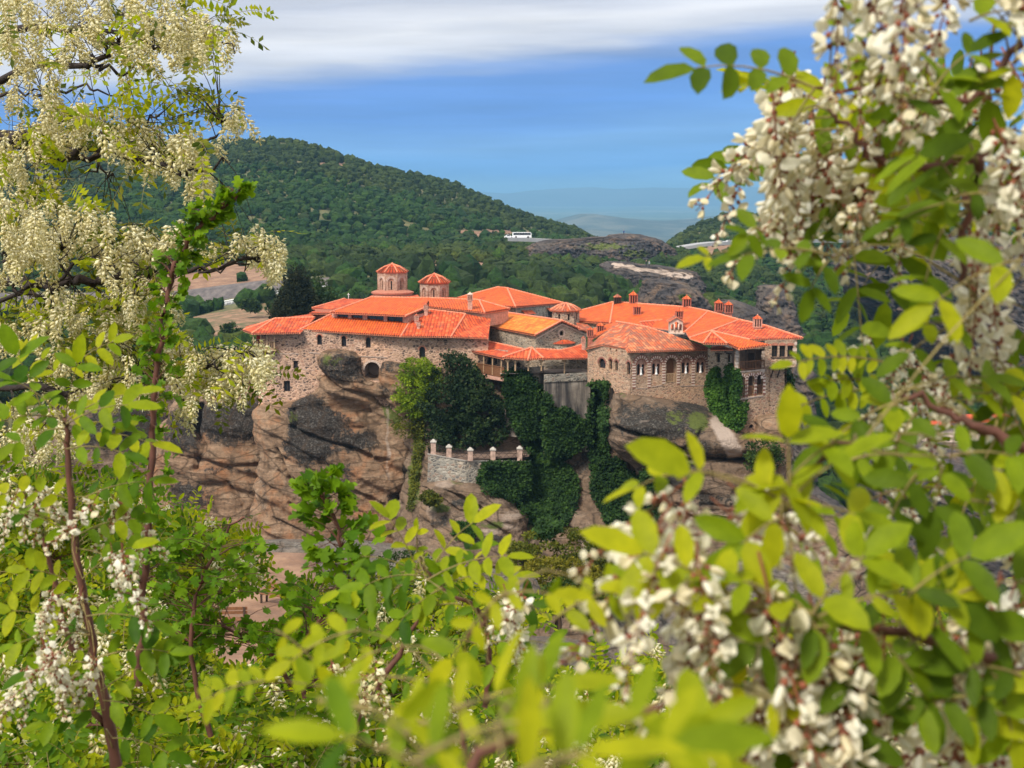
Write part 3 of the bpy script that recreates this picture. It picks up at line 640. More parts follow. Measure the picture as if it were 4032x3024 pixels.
# recessed cliff between the two pillars
rock('cliff', 'rock_grey', [(1440, 1600, 2520, 182.6, 190, 200), (1520, 1590, 2520, 181.5, 190, 200), (1700, 1610, 2520, 180, 190, 200), (1850, 1610, 2560, 178.5, 190, 202), (2000, 1600, 2600, 175, 188, 204), (2150, 1590, 2650, 171, 186, 206), (2300, 1560, 2700, 166, 184, 208), (2700, 1540, 2800, 160, 180, 210)],
     step=.3, nf=280, amp=1.1, freq=.16, seed=9, strata=.3, power=.45, stains=[(.9, 30, [F_(1280, 300), F_(1300, 560), F_(1310, 820)]), (*F_(800, 1100), 60, 60, .5), (*F_(1250, 900), 70, 60, .6), (*F_(1150, 600), 60, 50, .4)],
     moss=[(*F_(60, 1000), 40, 160, .6), (*F_(850, 1300), 80, 50, .7), (*F_(650, 1120), 60, 40, .6)], pale=[(*F_(1160, 400), 70, 60, .5), (*F_(700, 1300), 80, 60, .45), (*F_(1350, 1380), 60, 60, .5)])
rock('ledge_rock', 'rock_grey', [(1905, 1690, 1830, 171.4, 172.0, 172.8), (1915, 1672, 1890, 170.8, 172.5, 175), (1930, 1672, 1930, 170, 174, 185), (1975, 1700, 1990, 169.6, 174, 186), (2010, 1660, 2020, 169, 174, 186), (2060, 1640, 2060, 168, 174, 186), (2150, 1630, 2080, 166, 173, 186), (2400, 1600, 2100, 162, 172, 186)],
     step=.15, nf=220, amp=.6, freq=.22, seed=14, strata=.35, tiltx=.55, power=.7, cracks=[([F_(130, 1050), F_(250, 1130), F_(380, 1230), F_(520, 1240)], 6, 1.0), ([F_(280, 1070), F_(420, 1130), F_(540, 1200)], 5, .7), ([F_(560, 1300), F_(680, 1360), F_(780, 1420)], 6, .8)],
     stains=[(*F_(400, 1150), 60, 20, .8), (*F_(260, 1300), 60, 25, .7), (*F_(600, 1430), 80, 30, .8)], moss=[(*F_(240, 1200), 50, 25, .75), (*F_(640, 1330), 60, 25, .65), (*F_(380, 1010), 50, 20, .6)], pale=[(*F_(280, 1030), 70, 30, .5), (*F_(620, 1380), 70, 18, .7), (*F_(180, 1230), 30, 40, .5), (*F_(760, 1290), 60, 60, .5)])
rock('ledge_rock', 'rock_grey', [(2040, 2260, 2400, 165, 166, 168), (2090, 2255, 2420, 164, 167, 172), (2140, 2290, 2400, 163.5, 170, 180), (2200, 2300, 2420, 163, 170, 180), (2300, 2270, 2440, 162, 170, 180)], step=.15, nf=160, amp=.8, freq=.3, seed=15, pale=[(2330, 2130, 70, 40, .6), (2370, 2220, 60, 60, .5)], stains=[(2320, 2080, 40, 20, .6)])
# the great overhanging rock under the arcaded wing
rock('overhanging_rock', 'rock_grey', [
    (1555, 2420, 2500, 166.8, 171, 195), (1605, 2412, 2700, 166, 171, 195), (1640, 2408, 2802, 165, 171, 196), (1665, 2402, 2840, 163.9, 170.5, 196), (1680, 2396, 2900, 162.8, 170, 196), (1720, 2392, 2955, 162.3, 169.5, 197),
    (1760, 2398, 2982, 162.2, 169, 197), (1795, 2410, 2975, 162.6, 169, 197), (1815, 2432, 2900, 164.4, 169.5, 197), (1840, 2470, 2850, 166.3, 170, 197), (1870, 2510, 2850, 167.5, 171, 197), (1990, 2520, 2900, 167, 172, 198), (2300, 2500, 3000, 163, 172, 200)],
    step=.14, nf=300, amp=.55, freq=.14, seed=21, strata=.12, power=.72, fine=.14,
    cracks=[([G_(430, 520), G_(600, 590), G_(760, 640), G_(900, 690)], 8, 1.3), ([G_(900, 690), G_(1000, 590), G_(1080, 500)], 7, .7), ([G_(900, 690), G_(1000, 730), G_(1150, 760), G_(1250, 775)], 7, .9)],
    bulges=[(*G_(1150, 640), 120, 60, 1.1), (*G_(650, 470), 130, 45, 1.2), (*G_(1350, 690), 60, 45, .6), (*G_(600, 700), 100, 50, -1.0)],
    stains=[(*G_(640, 400), 150, 40, .7), (*G_(720, 500), 190, 70, .95), (*G_(950, 400), 120, 50, .75), (*G_(1000, 660), 70, 40, .75), (*G_(850, 620), 60, 40, .5), (*G_(1150, 730), 90, 25, .6), (*G_(1400, 690), 45, 45, .35), (*G_(450, 420), 40, 60, .3)],
    moss=[(*G_(1010, 480), 50, 50, .7), (*G_(850, 450), 60, 50, .5), (*G_(480, 270), 40, 40, .4)], pale=[(1.05, 32, [G_(1150, 480), G_(1220, 600), G_(1270, 690), G_(1280, 740)]), (*G_(620, 470), 40, 16, .5), (*G_(520, 700), 60, 50, .2)])
rock('lower_rock', 'rock_grey', [(1800, 2640, 2720, 163, 169, 195), (1830, 2590, 2990, 162.5, 169, 195), (1870, 2572, 3006, 161.5, 168.5, 196), (1930, 2580, 3016, 161, 168.5, 196), (2000, 2600, 3032, 160.5, 168, 196), (2060, 2590, 3050, 159.5, 168, 197), (2120, 2560, 3110, 158, 167, 197), (2200, 2500, 3240, 156, 166, 198), (2330, 2440, 3400, 153, 165, 198), (2600, 2300, 3600, 148, 162, 200)],
     step=.18, nf=280, amp=.8, freq=.16, seed=25, strata=.5, tiltx=.22, power=.7,
     cracks=[([G_(850, 1090), G_(1000, 1120), G_(1200, 1135), G_(1400, 1140)], 5, .8), ([G_(950, 1130), G_(1150, 1180), G_(1390, 1190)], 5, .8), ([G_(1000, 1080), G_(1200, 1100), G_(1390, 1120)], 4, .6), ([G_(700, 1260), G_(900, 1330), G_(1200, 1350)], 6, .8), ([D_(1680, 1180), D_(1760, 1220), D_(1850, 1290)], 6, 1.)],
     stains=[(*G_(850, 860), 130, 60, .9), (*G_(1100, 1050), 160, 30, .6)], moss=[(*G_(870, 770), 90, 30, .55), (*G_(1440, 1080), 60, 50, .5), (*G_(560, 1450), 80, 50, .6)], pale=[(*G_(1350, 880), 60, 50, .35), (*G_(1100, 1160), 160, 40, .4), (*D_(1720, 1200), 120, 50, .4)])
rock('lower_rock', 'rock_grey', [(2105, 3200, 3300, 150, 155, 175), (2160, 3140, 3390, 149, 155, 176), (2230, 3000, 3400, 147, 155, 178), (2330, 2900, 3420, 144, 155, 180), (2600, 2700, 3500, 140, 152, 182)], step=.2, nf=160, amp=.9, freq=.18, seed=27, strata=.5, tiltx=-.5, pale=[(3200, 2200, 80, 60, .5)])
rock('rounded_rock', 'rock', [(1655, 2996, 3060, 160.6, 164, 185), (1690, 2968, 3078, 160, 164, 186), (1760, 2958, 3086, 159.6, 164, 186), (1850, 2950, 3090, 159.2, 164, 188), (2050, 2960, 3110, 159, 164, 190), (2300, 2960, 3150, 157, 164, 192)], step=.2, nf=120, amp=.4, freq=.2, seed=28, stains=[(3030, 1820, 60, 100, .3)])
# cliffs further back on the left
rock('back_cliff', 'rock', [(1470, 980, 1060, 203, 212, 245), (1540, 900, 1080, 202, 212, 245), (1570, 790, 1090, 201, 212, 246), (1600, 740, 1100, 200, 212, 246), (1680, 690, 1120, 199, 211, 246), (1800, 640, 1150, 198, 211, 248), (1950, 610, 1180, 197, 210, 248), (2400, 560, 1200, 192, 210, 250)],
     step=.25, nf=220, amp=.9, freq=.13, seed=31, strata=.35, power=.5, cracks=[([(790, 1600), (775, 1700), (790, 1760), (770, 1850)], 8, 1.8), ([(660, 1790), (780, 1810), (900, 1840), (1040, 1830)], 7, 1.), ([(800, 1920), (900, 1900), (960, 1990)], 7, .9)],
     extra_stain=.22, stains=[(900, 1650, 220, 100, .95), (720, 1700, 80, 110, .9), (740, 1960, 90, 80, .8), (980, 1700, 70, 60, .7), (900, 1850, 150, 20, .5)])
rock('back_cliff', 'rock_grey', [(1560, 380, 700, 222, 232, 262), (1640, 200, 760, 221, 232, 262), (1760, 100, 800, 220, 232, 262), (2000, 0, 800, 218, 232, 265), (2500, -100, 820, 214, 230, 265)], step=.35, nf=160, amp=1.5, freq=.12, seed=33, stains=[(500, 1700, 250, 100, .8), (500, 1950, 300, 80, .6)])
# rocks beyond the monastery
rock('far_rock', 'rock_far', [(924, 2432, 2490, 622, 625, 628), (936, 2400, 2540, 618, 625, 633), (944, 2190, 2570, 614, 625, 640), (962, 2120, 2610, 610, 625, 645), (990, 2085, 2640, 606, 624, 650), (1025, 2090, 2670, 602, 623, 650), (1060, 2160, 2730, 598, 622, 650), (1180, 2180, 2800, 590, 620, 650), (1400, 2180, 2800, 585, 618, 650)],
     step=.3, nf=300, amp=4.5, freq=.045, seed=41, strata=.1, tiltx=.25, power=.95, fine=1.6, bulges=[(2490, 960, 90, 50, 6), (2220, 985, 90, 40, 4), (2350, 990, 40, 50, -6)], stains=[(2520, 990, 110, 50, .75), (2230, 995, 110, 30, .7), (2450, 1040, 120, 30, .5), (2780, 1040, 60, 40, .6)], moss=[(2380, 970, 150, 16, .6), (2500, 1000, 80, 25, .55), (2300, 1040, 120, 18, .5)], pale=[(2400, 950, 80, 6, .3)])
rock('far_rock', 'rock_far', [(1034, 2400, 2480, 500, 502, 505), (1048, 2380, 2560, 496, 502, 510), (1064, 2378, 2670, 492, 501, 514), (1085, 2390, 2735, 488, 500, 516), (1130, 2400, 2770, 484, 499, 516), (1250, 2420, 2790, 478, 498, 516)],
     step=.25, nf=260, amp=3.0, freq=.07, seed=43, strata=.05, fine=1.1, stains=[(2460, 1100, 80, 30, .6), (2620, 1110, 100, 20, .5)], pale=[(1.1, 10, [(2420, 1046), (2540, 1060), (2640, 1078), (2720, 1090)]), (2411, 1058, 40, 14, .5)])
rock('far_rock', 'rock_far', [(1108, 2560, 2620, 352, 355, 358), (1125, 2545, 2700, 350, 356, 364), (1160, 2530, 2745, 347, 357, 372), (1220, 2505, 2775, 344, 358, 378), (1330, 2480, 2800, 340, 358, 384)],
     step=.2, nf=200, amp=2.0, freq=.1, seed=44, strata=.05, fine=.8, stains=[(2640, 1180, 110, 60, .5)], moss=[(2690, 1170, 40, 20, .6)])
rock('far_rock', 'rock_far', [(1190, 2850, 2890, 302, 305, 308), (1215, 2842, 2950, 300, 306, 314), (1255, 2838, 2992, 298, 306, 318), (1400, 2820, 3020, 292, 305, 322)], step=.3, nf=140, amp=2.0, freq=.1, seed=45, strata=.05, fine=.7, stains=[(2900, 1260, 100, 50, .4)])
rock('far_rock', 'rock_far', [(1130, 3015, 3050, 385, 388, 392), (1165, 3000, 3085, 382, 388, 396), (1230, 3005, 3105, 379, 388, 400), (1330, 3000, 3120, 374, 387, 404)], step=.35, nf=140, amp=2.8, freq=.09, seed=47, strata=.05, fine=.8, stains=[(3100, 1180, 100, 60, .4)])
rock('far_cliff', 'rock_far', [(940, 3420, 4300, 470, 485, 500), (985, 3400, 4400, 460, 485, 510), (1050, 3420, 4450, 446, 484, 560), (1150, 3440, 4460, 443, 483, 562), (1260, 3480, 4460, 440, 482, 562), (1330, 3560, 4470, 438, 481, 562), (1500, 3700, 4500, 434, 480, 564)],
     step=.6, nf=300, amp=6, freq=.04, seed=49, strata=.1, power=.6, fine=1.8, cracks=[([(3480, 1000), (3470, 1250)], 14, 6), ([(3620, 980), (3640, 1300)], 14, 6), ([(3800, 980), (3780, 1350)], 14, 5)], stains=[(3500, 1150, 200, 120, .5), (3900, 1180, 250, 120, .5)], moss=[(3600, 1010, 300, 20, .6)])
rock('far_rock', 'rock_far', [(1440, 3130, 3160, 260, 262, 264), (1480, 3125, 3190, 259, 262, 266), (1560, 3120, 3205, 258, 262, 267), (1640, 3130, 3190, 257, 262, 268), (1720, 3125, 3180, 256, 262, 268), (1900, 3100, 3200, 254, 261, 270)], step=.25, nf=140, amp=.9, freq=.2, seed=51, strata=.1, fine=.5)
rock('far_rock', 'rock_far', [(1770, 3560, 4000, 336, 345, 352), (1830, 3520, 4050, 331, 345, 380), (1900, 3500, 4100, 326, 344, 380), (2100, 3470, 4150, 322, 343, 382), (2500, 3420, 4200, 316, 342, 384)], step=.4, nf=200, amp=3, freq=.08, seed=53, strata=.1, fine=.9, power=.6, stains=[(3600, 1900, 150, 80, .5)])
rock('far_rock', 'rock_far', [(1990, 3200, 3260, 240, 246, 262), (2060, 3170, 3330, 238, 246, 262), (2160, 3150, 3380, 236, 246, 264), (2500, 3100, 3500, 232, 245, 266)], step=.3, nf=120, amp=1.5, freq=.15, seed=54, strata=.6)
# rocks on the near terrace
rock('near_rock', 'rock_near', [(2152, 980, 1130, 96, 96.6, 97.2), (2168, 930, 1330, 95.6, 96.8, 98.5), (2200, 900, 1480, 95, 97, 101), (2245, 880, 1600, 93.5, 96, 102), (2300, 860, 1700, 91, 95, 102), (2400, 850, 1800, 88, 94, 102)], step=.08, nf=260, amp=.35, freq=.3, seed=61, strata=.08, fine=.1, power=.8, stains=[(1000, 2220, 80, 40, .7), (1400, 2280, 260, 35, .45)], pale=[(1130, 2170, 150, 14, .5)])
rock('near_rock', 'rock_near', [(2255, 1660, 1980, 80, 80.5, 81), (2275, 1560, 2080, 79.6, 80.6, 82), (2330, 1500, 2120, 78.6, 80.5, 83), (2450, 1480, 2150, 76, 79.5, 83)], step=.08, nf=220, amp=.3, freq=.3, seed=63, stains=[(1700, 2320, 200, 40, .7)], pale=[(1800, 2270, 120, 14, .6)])
rock('near_rock', 'rock_near', [(2558, 2040, 2220, 42, 42.3, 42.6), (2572, 1950, 2290, 41.6, 42.4, 43), (2610, 1900, 2330, 41, 42.4, 43.4), (2700, 1880, 2350, 39.8, 42, 43.6)], step=.04, nf=200, amp=.12, freq=.5, seed=65, fine=.05, strata=.03, pale=[(2100, 2570, 150, 30, .6)])
rock('near_rock', 'rock_near', [(2375, 2450, 2540, 45, 45.4, 45.8), (2400, 2400, 2590, 44.6, 45.5, 46.4), (2460, 2375, 2630, 44.2, 45.5, 47), (2560, 2365, 2690, 43.6, 45.2, 47.4), (2700, 2350, 2710, 42.5, 45, 47.6)], step=.05, nf=200, amp=.2, freq=.7, seed=67, fine=.1, stains=[(2480, 2450, 140, 100, .9)])
rock('near_rock', 'rock_near', [(2190, 2760, 2900, 100, 100.6, 101), (2230, 2690, 3060, 99.4, 100.8, 102), (2320, 2600, 3200, 97, 100, 103), (2500, 2550, 3400, 92, 98, 104)], step=.1, nf=200, amp=.5, freq=.2, seed=69, strata=.3, stains=[(3000, 2260, 120, 40, .4)])
_v = np.vstack([r[0] for r in ROCKS]); _o = 0; _f = []
for vv, ff in ROCKS: _f.append(ff + _o); _o += len(vv)
_f = np.vstack(_f); ROCK_BVH = BVHTree.FromPolygons(_v.tolist(), _f.tolist())
# ------------------------------------------------------------------ building tools
class Wall:
    """a vertical wall plane through two plan points; photograph points are dropped onto it"""
    def __init__(s, ptA, YA, ptB, YB):
        a = at(ptA[0], ptA[1], YA); b = at(ptB[0], ptB[1], YB); s.a = Vector((a.x, a.y, 0)); s.b = Vector((b.x, b.y, 0)); s.d = (s.b - s.a).normalized(); s.L = (s.b - s.a).length
        s.n = Vector((s.d.y, -s.d.x, 0))            # outward (towards the viewer)
        if s.n.y > 0: s.n = -s.n
    def hit(s, pt):
        u = (pt[0] - 2016) / FPX; v = (1512 - pt[1]) / FPX; dx, dy, dz = u, CP + v * SP, -SP + v * CP
        # s.a + k d = t (dx,dy)
        det = dx * (-s.d.y) + s.d.x * dy; t = (s.a.x * (-s.d.y) + s.d.x * s.a.y) / det
        p = Vector((t * dx, t * dy, t * dz)); return ((p - s.a).dot(s.d), p.z)
    def w(s, k, z, off=0.): p = s.a + s.d * k + s.n * off; return Vector((p.x, p.y, z))
    def P(s, pt, off=0.): k, z = s.hit(pt); return s.w(k, z, off)
def arch_pts(k, z0, z1, w, n=8, pointed=False):
    """closed outline of an arched opening: centre k, sill z0, crown z1"""
    r = w / 2; zs = z1 - r; o = [(k - r, z0), (k + r, z0)]
    for i in range(n + 1):
        a = math.pi * i / n; o.append((k + r * math.cos(a), zs + r * math.sin(a)))
    return o
def facade(mb, W_, outline, holes, depth=.35, mat=0, rmat=None, off=0.):
    """one wall face with real openings and their reveals; outline and holes in wall coordinates (k, z)"""
    loops = [[Vector((k, z, 0)) for k, z in outline]] + [[Vector((k, z, 0)) for k, z in h] for h in holes]
    tris = tessellate_polygon(loops); flat = [p for l in loops for p in l]
    mb.add([W_.w(p.x, p.y, off) for p in flat], [tuple(t) for t in tris], mat)
    for h in holes:
        n = len(h)
        for i in range(n):
            (k0, z0), (k1, z1) = h[i], h[(i + 1) % n]
            mb.add([W_.w(k0, z0, off), W_.w(k1, z1, off), W_.w(k1, z1, off - depth), W_.w(k0, z0, off - depth)], [(0, 1, 2, 3)], mat if rmat is None else rmat)
def reveal(mb, W_, h, depth, off=0., mat=0):
    n = len(h)
    for i in range(n):
        (k0, z0), (k1, z1) = h[i], h[(i + 1) % n]; mb.add([W_.w(k0, z0, off), W_.w(k1, z1, off), W_.w(k1, z1, off - depth), W_.w(k0, z0, off - depth)], [(0, 1, 2, 3)], mat)
def poly_on(mb, W_, pts, off, mat=0): mb.add([W_.w(k, z, off) for k, z in pts], [tuple(range(len(pts)))], mat)
def slab_on(mb, W_, pts, o0, o1, mat=0):
    n = len(pts); V = [W_.w(k, z, o0) for k, z in pts] + [W_.w(k, z, o1) for k, z in pts]
    mb.add(V, [tuple(range(n)), tuple(range(2 * n - 1, n - 1, -1))] + [(i, (i + 1) % n, n + (i + 1) % n, n + i) for i in range(n)], mat)
def frame_on(mb, W_, h, o0, o1, t, mat=0):
    """a thin frame just inside a hole outline"""
    cx = sum(p[0] for p in h) / len(h); cz = sum(p[1] for p in h) / len(h); n = len(h)
    xs = [p[0] for p in h]; zs = [p[1] for p in h]; w, hh = max(xs) - min(xs), max(zs) - min(zs)
    inn = [(cx + (k - cx) * (1 - 2 * t / w), cz + (z - cz) * (1 - 2 * t / hh)) for k, z in h]
    for i in range(n):
        j = (i + 1) % n; A = [W_.w(*h[i], o1), W_.w(*h[j], o1), W_.w(*inn[j], o1), W_.w(*inn[i], o1)]; Bk = [W_.w(*inn[i], o0), W_.w(*inn[j], o0)]
        mb.add(A + Bk, [(0, 1, 2, 3), (3, 2, 5, 4)], mat)
def window(parent, W_, h, depth=.3, bars='v', name='window', fr='wood_dark', label=None):
    """frame (part) with its pane (sub-part) set back in the reveal"""
    mb = MB(); frame_on(mb, W_, h, -depth - .02, -depth + .06, .07)
    xs = [p[0] for p in h]; zs = [p[1] for p in h]; k = (min(xs) + max(xs)) / 2
    if 'v' in bars: mb.beam(W_.w(k, min(zs), -depth + .02), W_.w(k, max(zs), -depth + .02), .06, .05)
    if 'h' in bars:
        z = (min(zs) + max(zs)) / 2 + .1; mb.beam(W_.w(min(xs), z, -depth + .02), W_.w(max(xs), z, -depth + .02), .05, .05)
    f = mb.build(name, M[fr], parent)
    p = MB(); poly_on(p, W_, h, -depth - .03); p.build('pane', M['glass'], f)
    if label: f['label'] = label
    return f
def rect(W_, x0, y0, x1, y1):       # from photograph points: left-top, right-bottom
    k0, z1 = W_.hit((x0, y0)); k1, z0 = W_.hit((x1, y1)); return [(k0, z0), (k1, z0), (k1, z1), (k0, z1)]
def archpx(W_, cx, ytop, ybot, wpx, n=8):
    k0, z1 = W_.hit((cx - wpx / 2, ytop)); k1, z0 = W_.hit((cx + wpx / 2, ybot)); return arch_pts((k0 + k1) / 2, z0, z1, abs(k1 - k0), n)
def roof_panel(mb, pts, thick=.16, mat=0, under=2):
    """a tiled roof plane through its corners; tiles run down the slope (uv in metres)"""
    pts = [Vector(p) for p in pts]; n = Vector((0, 0, 0)); m = len(pts)
    for i in range(m): n += (pts[i] - pts[0]).cross(pts[(i + 1) % m] - pts[0])
    n.normalize()
    if n.z < 0: n = -n
    h = Vector((0, 0, 1)).cross(n); h = h.normalized() if h.length > 1e-4 else Vector((1, 0, 0)); s = h.cross(n).normalized()
    uv = [((p).dot(h), (p).dot(s)) for p in pts]; low = [p - Vector((0, 0, thick)) for p in pts]
    tr = tessellate_polygon([[Vector((a, b, 0)) for a, b in uv]])
    mb.add(pts, [tuple(t) for t in tr], mat, uv=[[uv[i] for i in t] for t in tr])
    mb.add(low, [tuple(t)[::-1] for t in tr], under)
    for i in range(m):
        j = (i + 1) % m; mb.add([pts[i], pts[j], low[j], low[i]], [(0, 1, 2, 3)], 1)
def ridge_cap(mb, a, b, r=.13, mat=1):
    a, b = Vector(a), Vector(b); n = max(1, int((b - a).length / .42)); up = Vector((0, 0, .03))
    for i in range(n):
        p = a + (b - a) * (i / n); q = a + (b - a) * ((i + 1.06) / n); mb.tube([p + up, q + up], [r * 1.12, r * .9], 6, mat)
def eave_tiles(mb, a, b, pitch=.26, r=.075, mat=0):
    """the row of round tile ends along an eave"""
    a, b = Vector(a), Vector(b); L_ = (b - a).length; n = int(L_ / pitch); d = (b - a) / L_; out = Vector((d.y, -d.x, 0)).normalized()
    if out.y > 0: out = -out
    for i in range(n):
        p = a + d * (i + .5) * pitch; mb.tube([p - out * .1 + Vector((0, 0, .05)), p + out * .10 + Vector((0, 0, -.0))], r, 5, mat)
RM = lambda key: [M[key], M['cap'], M['wood_dark']]
def roofset(parent, key, panels, caps=(), eaves=(), name='roof', label=None):
    mb = MB()
    for p in panels: roof_panel(mb, [P3(q[0], q[1]) for q in p])
    for a, b in caps: ridge_cap(mb, P3(*a), P3(*b))
    for a, b in eaves: eave_tiles(mb, P3(*a), P3(*b))
    o = mb.build(name, RM(key), parent)
    if label: o['label'] = label
    return o
def chimney(parent, px, pytop, pybot, Y, wpx=46, style='slots', mats=('chim', 'roof_red', 'dark'), label=None, name='chimney'):
    b = at(px, pybot, Y); t = at(px, pytop, Y); H = t.z - b.z; w = wpx * Y / FPX; r = w / 2 / math.cos(math.pi / 4) * .72; mb = MB(); c = (b.x, b.y, b.z - .5)
    zc = H + .5 - w * .28; zs = zc - w * (.75 if style != 'tall' else .55); zs = max(zs, .6)
    mb.lathe(c, [(r * .92, 0), (r * .9, zs - .14), (r * 1.15, zs - .10), (r * 1.15, zs)], 4, mats=[0, 0, 0])
    mb.lathe(c, [(r * .72, zs), (r * .72, zc)], 4, mat=2)
    k = 3
    for sx in range(4):
        a = math.pi / 2 * sx; nx, ny = math.cos(a), math.sin(a); tx, ty = -ny, nx; hw = r * .7071
        for j in range(k + 1):
            u = (j / k * 2 - 1) * hw * .98; mb.box((c[0] + nx * hw + tx * u, c[1] + ny * hw + ty * u, c[2] + (zs + zc) / 2), (.11, .11, zc - zs), a, 0)
    mb.lathe(c, [(r * 1.1, zc - .02), (r * 1.25, zc + .05), (r * .9, zc + w * .13), (r * .12, zc + w * .36)], 4, mats=[0, 1, 1])
    mb.lathe(c, [(r * .1, zc + w * .3), (r * .14, zc + w * .42), (.01, zc + w * .5)], 6, mat=0)
    o = mb.build(name, [M[m] for m in mats], parent)
    if label: o['label'] = label
    return o
def railing(mb, a, b, h=.95, n=12, mat=0, t=.05):
    a, b = Vector(a), Vector(b)
    for zz in (.12, h): mb.beam(a + Vector((0, 0, zz)), b + Vector((0, 0, zz)), t * 1.3, t * 1.6, mat)
    for i in range(n + 1):
        p = a + (b - a) * i / n; mb.beam(p + Vector((0, 0, .1)), p + Vector((0, 0, h)), t, t, mat)
def base_of(pt, Y): return P3(pt, Y)
def string_course(mb, W_, p0, p1, h=.16, off=.07, mat=1):
    a, b = W_.hit(p0), W_.hit(p1); mb.add([], []); n = 6
    V = [W_.w(a[0], a[1], -.05), W_.w(b[0], b[1], -.05), W_.w(b[0], b[1], off), W_.w(a[0], a[1], off), W_.w(a[0], a[1] - h, -.05), W_.w(b[0], b[1] - h, -.05), W_.w(b[0], b[1] - h, off * .5), W_.w(a[0], a[1] - h, off * .5)]
    mb.add(V, [(0, 1, 2, 3), (7, 6, 5, 4), (3, 2, 6, 7), (0, 3, 7, 4), (1, 5, 6, 2)], mat)

# ------------------------------------------------------------------ A: the long left wing
def left_wing():
    T = thing('monastery_wing', 'long pinkish stone wing on the cliff edge with a wooden corner balcony', 'building', at(*A_(232, 1430), 190))
    Wl = Wall(A_(232, 1200), 187.0, B_(715, 800), 183.0)
    H = lambda *a: archpx(Wl, *a)
    hs = [H(A_(801, 0)[0], A_(0, 753)[1], A_(0, 850)[1], 20), H(A_(1028, 0)[0], A_(0, 765)[1], A_(0, 866)[1], 20), H(A_(1255, 0)[0], A_(0, 777)[1], A_(0, 876)[1], 20), H(A_(1760, 0)[0], A_(0, 865)[1], A_(0, 972)[1], 24)]
    rs = [rect(Wl, *A_(556, 995), *A_(600, 1066)), rect(Wl, *A_(466, 1183), *A_(528, 1285)), rect(Wl, *A_(262, 1000), *A_(276, 1040))]
    big = archpx(Wl, A_(1293, 0)[0], A_(0, 1008)[1], A_(0, 1180)[1], 62, 12)
    pl = [A_(232, 722), A_(232, 1470), (1500, 1640), (1900, 1640), B_(716, 900), B_(716, 775), A_(1560, 755), A_(620, 700), A_(390, 735)]
    mb = MB(); facade(mb, Wl, [Wl.hit(p) for p in pl], hs + rs + [big], .45)
    # the side and back walls
    k0, zt = Wl.hit(A_(232, 722)); zb = Wl.hit(A_(232, 1470))[1]; a = Wl.w(k0, 0); back = Vector((0, 10.5, 0))
    mb.add([Vector((a.x, a.y, zb)), Vector((a.x, a.y, zt)), Vector((a.x, a.y + 10.5, zt)), Vector((a.x, a.y + 10.5, zb))], [(0, 1, 2, 3)])
    e = Wl.w(Wl.L, 0); mb.add([Vector((a.x, a.y + 10.5, zb)), Vector((a.x, a.y + 10.5, zt)), Vector((e.x, e.y + 14, zt)), Vector((e.x, e.y + 14, zb))], [(0, 1, 2, 3)])
    mb.add([Vector((e.x, e.y, zb + 5)), Vector((e.x, e.y, zt)), Vector((e.x, e.y + 14, zt)), Vector((e.x, e.y + 14, zb + 5))], [(0, 1, 2, 3)])
    string_course(mb, Wl, A_(388, 925), A_(610, 930), .10, .05, 1); string_course(mb, Wl, A_(700, 915), A_(960, 932), .14, .10, 1); string_course(mb, Wl, A_(1110, 945), A_(1430, 962), .14, .10, 1)
    string_course(mb, Wl, A_(600, 1068), A_(760, 1082), .08, .05, 1)
    for h in hs:      # brick surrounds
        xs = [p[0] for p in h]; zs = [p[1] for p in h]; k = (min(xs) + max(xs)) / 2; w = max(xs) - min(xs); r = w / 2; zc = max(zs) - r
        for i in range(8):
            a0, a1 = math.pi * i / 8, math.pi * (i + 1) / 8; q = [(k + (r + d) * math.cos(t), zc + (r + d) * math.sin(t)) for d, t in ((.01, a0), (.16, a0), (.16, a1), (.01, a1))]; slab_on(mb, Wl, q, .0, .03, 2)
    # arch ring of the big vault
    xs = [p[0] for p in big]; zs = [p[1] for p in big]; k = (min(xs) + max(xs)) / 2; r = (max(xs) - min(xs)) / 2; zc = max(zs) - r
    for i in range(14):
        a0, a1 = math.pi * i / 14 + .02, math.pi * (i + 1) / 14 - .02; q = [(k + (r + d) * math.cos(t), zc + (r + d) * math.sin(t)) for d, t in ((.01, a0), (.28, a0), (.28, a1), (.01, a1))]; slab_on(mb, Wl, q, .0, .04, 1)
    mb.build('wall', [M['stone'], M['pale'], M['brick']], T)
    vb = MB(); poly_on(vb, Wl, big, -2.6, 0); reveal(vb, Wl, big, 2.6); vb.build('vault', [M['plaster']], T)
    for h in hs: window(T, Wl, h, .3, '', fr='wood_dark')
    for h in rs[:2]: window(T, Wl, h, .3, 'v')
    window(T, Wl, rs[2], .3, '')
    # roofs: left hip over the tower, long lower roof, raised roof over the openings
    e0, e1, e2 = (A_(88, 712), 190), (A_(172, 742), 185.2), (A_(622, 735), 185.0)
    r0, r1 = (A_(385, 603), 190.5), (A_(760, 592), 191); b0 = (A_(118, 675), 196); b1 = (A_(720, 560), 197)
    roofset(T, 'roof_red', [[e1, e2, r1, r0], [e0, e1, r0], [b0, e0, r0], [b0, r0, r1, b1]], [(e1, r0), (r0, r1), (e0, r0)], [(e1, e2), (e0, e1)], label='rust red hipped roof over the corner balcony')
    f0, f1, f2 = (A_(620, 706), 186.4), (A_(1562, 766), 183.3), (B_(716, 786), 182.2)
    g0, g1 = (A_(900, 568), 190.4), (A_(1640, 640), 186.6)
    h0, h1 = (B_(168, 520), 189.8), (B_(505, 560), 188.6); h2 = (B_(740, 600), 190)
    roofset(T, 'roof', [[f0, f1, g1, g0]], [(f0, g0)], [(f0, f1)])
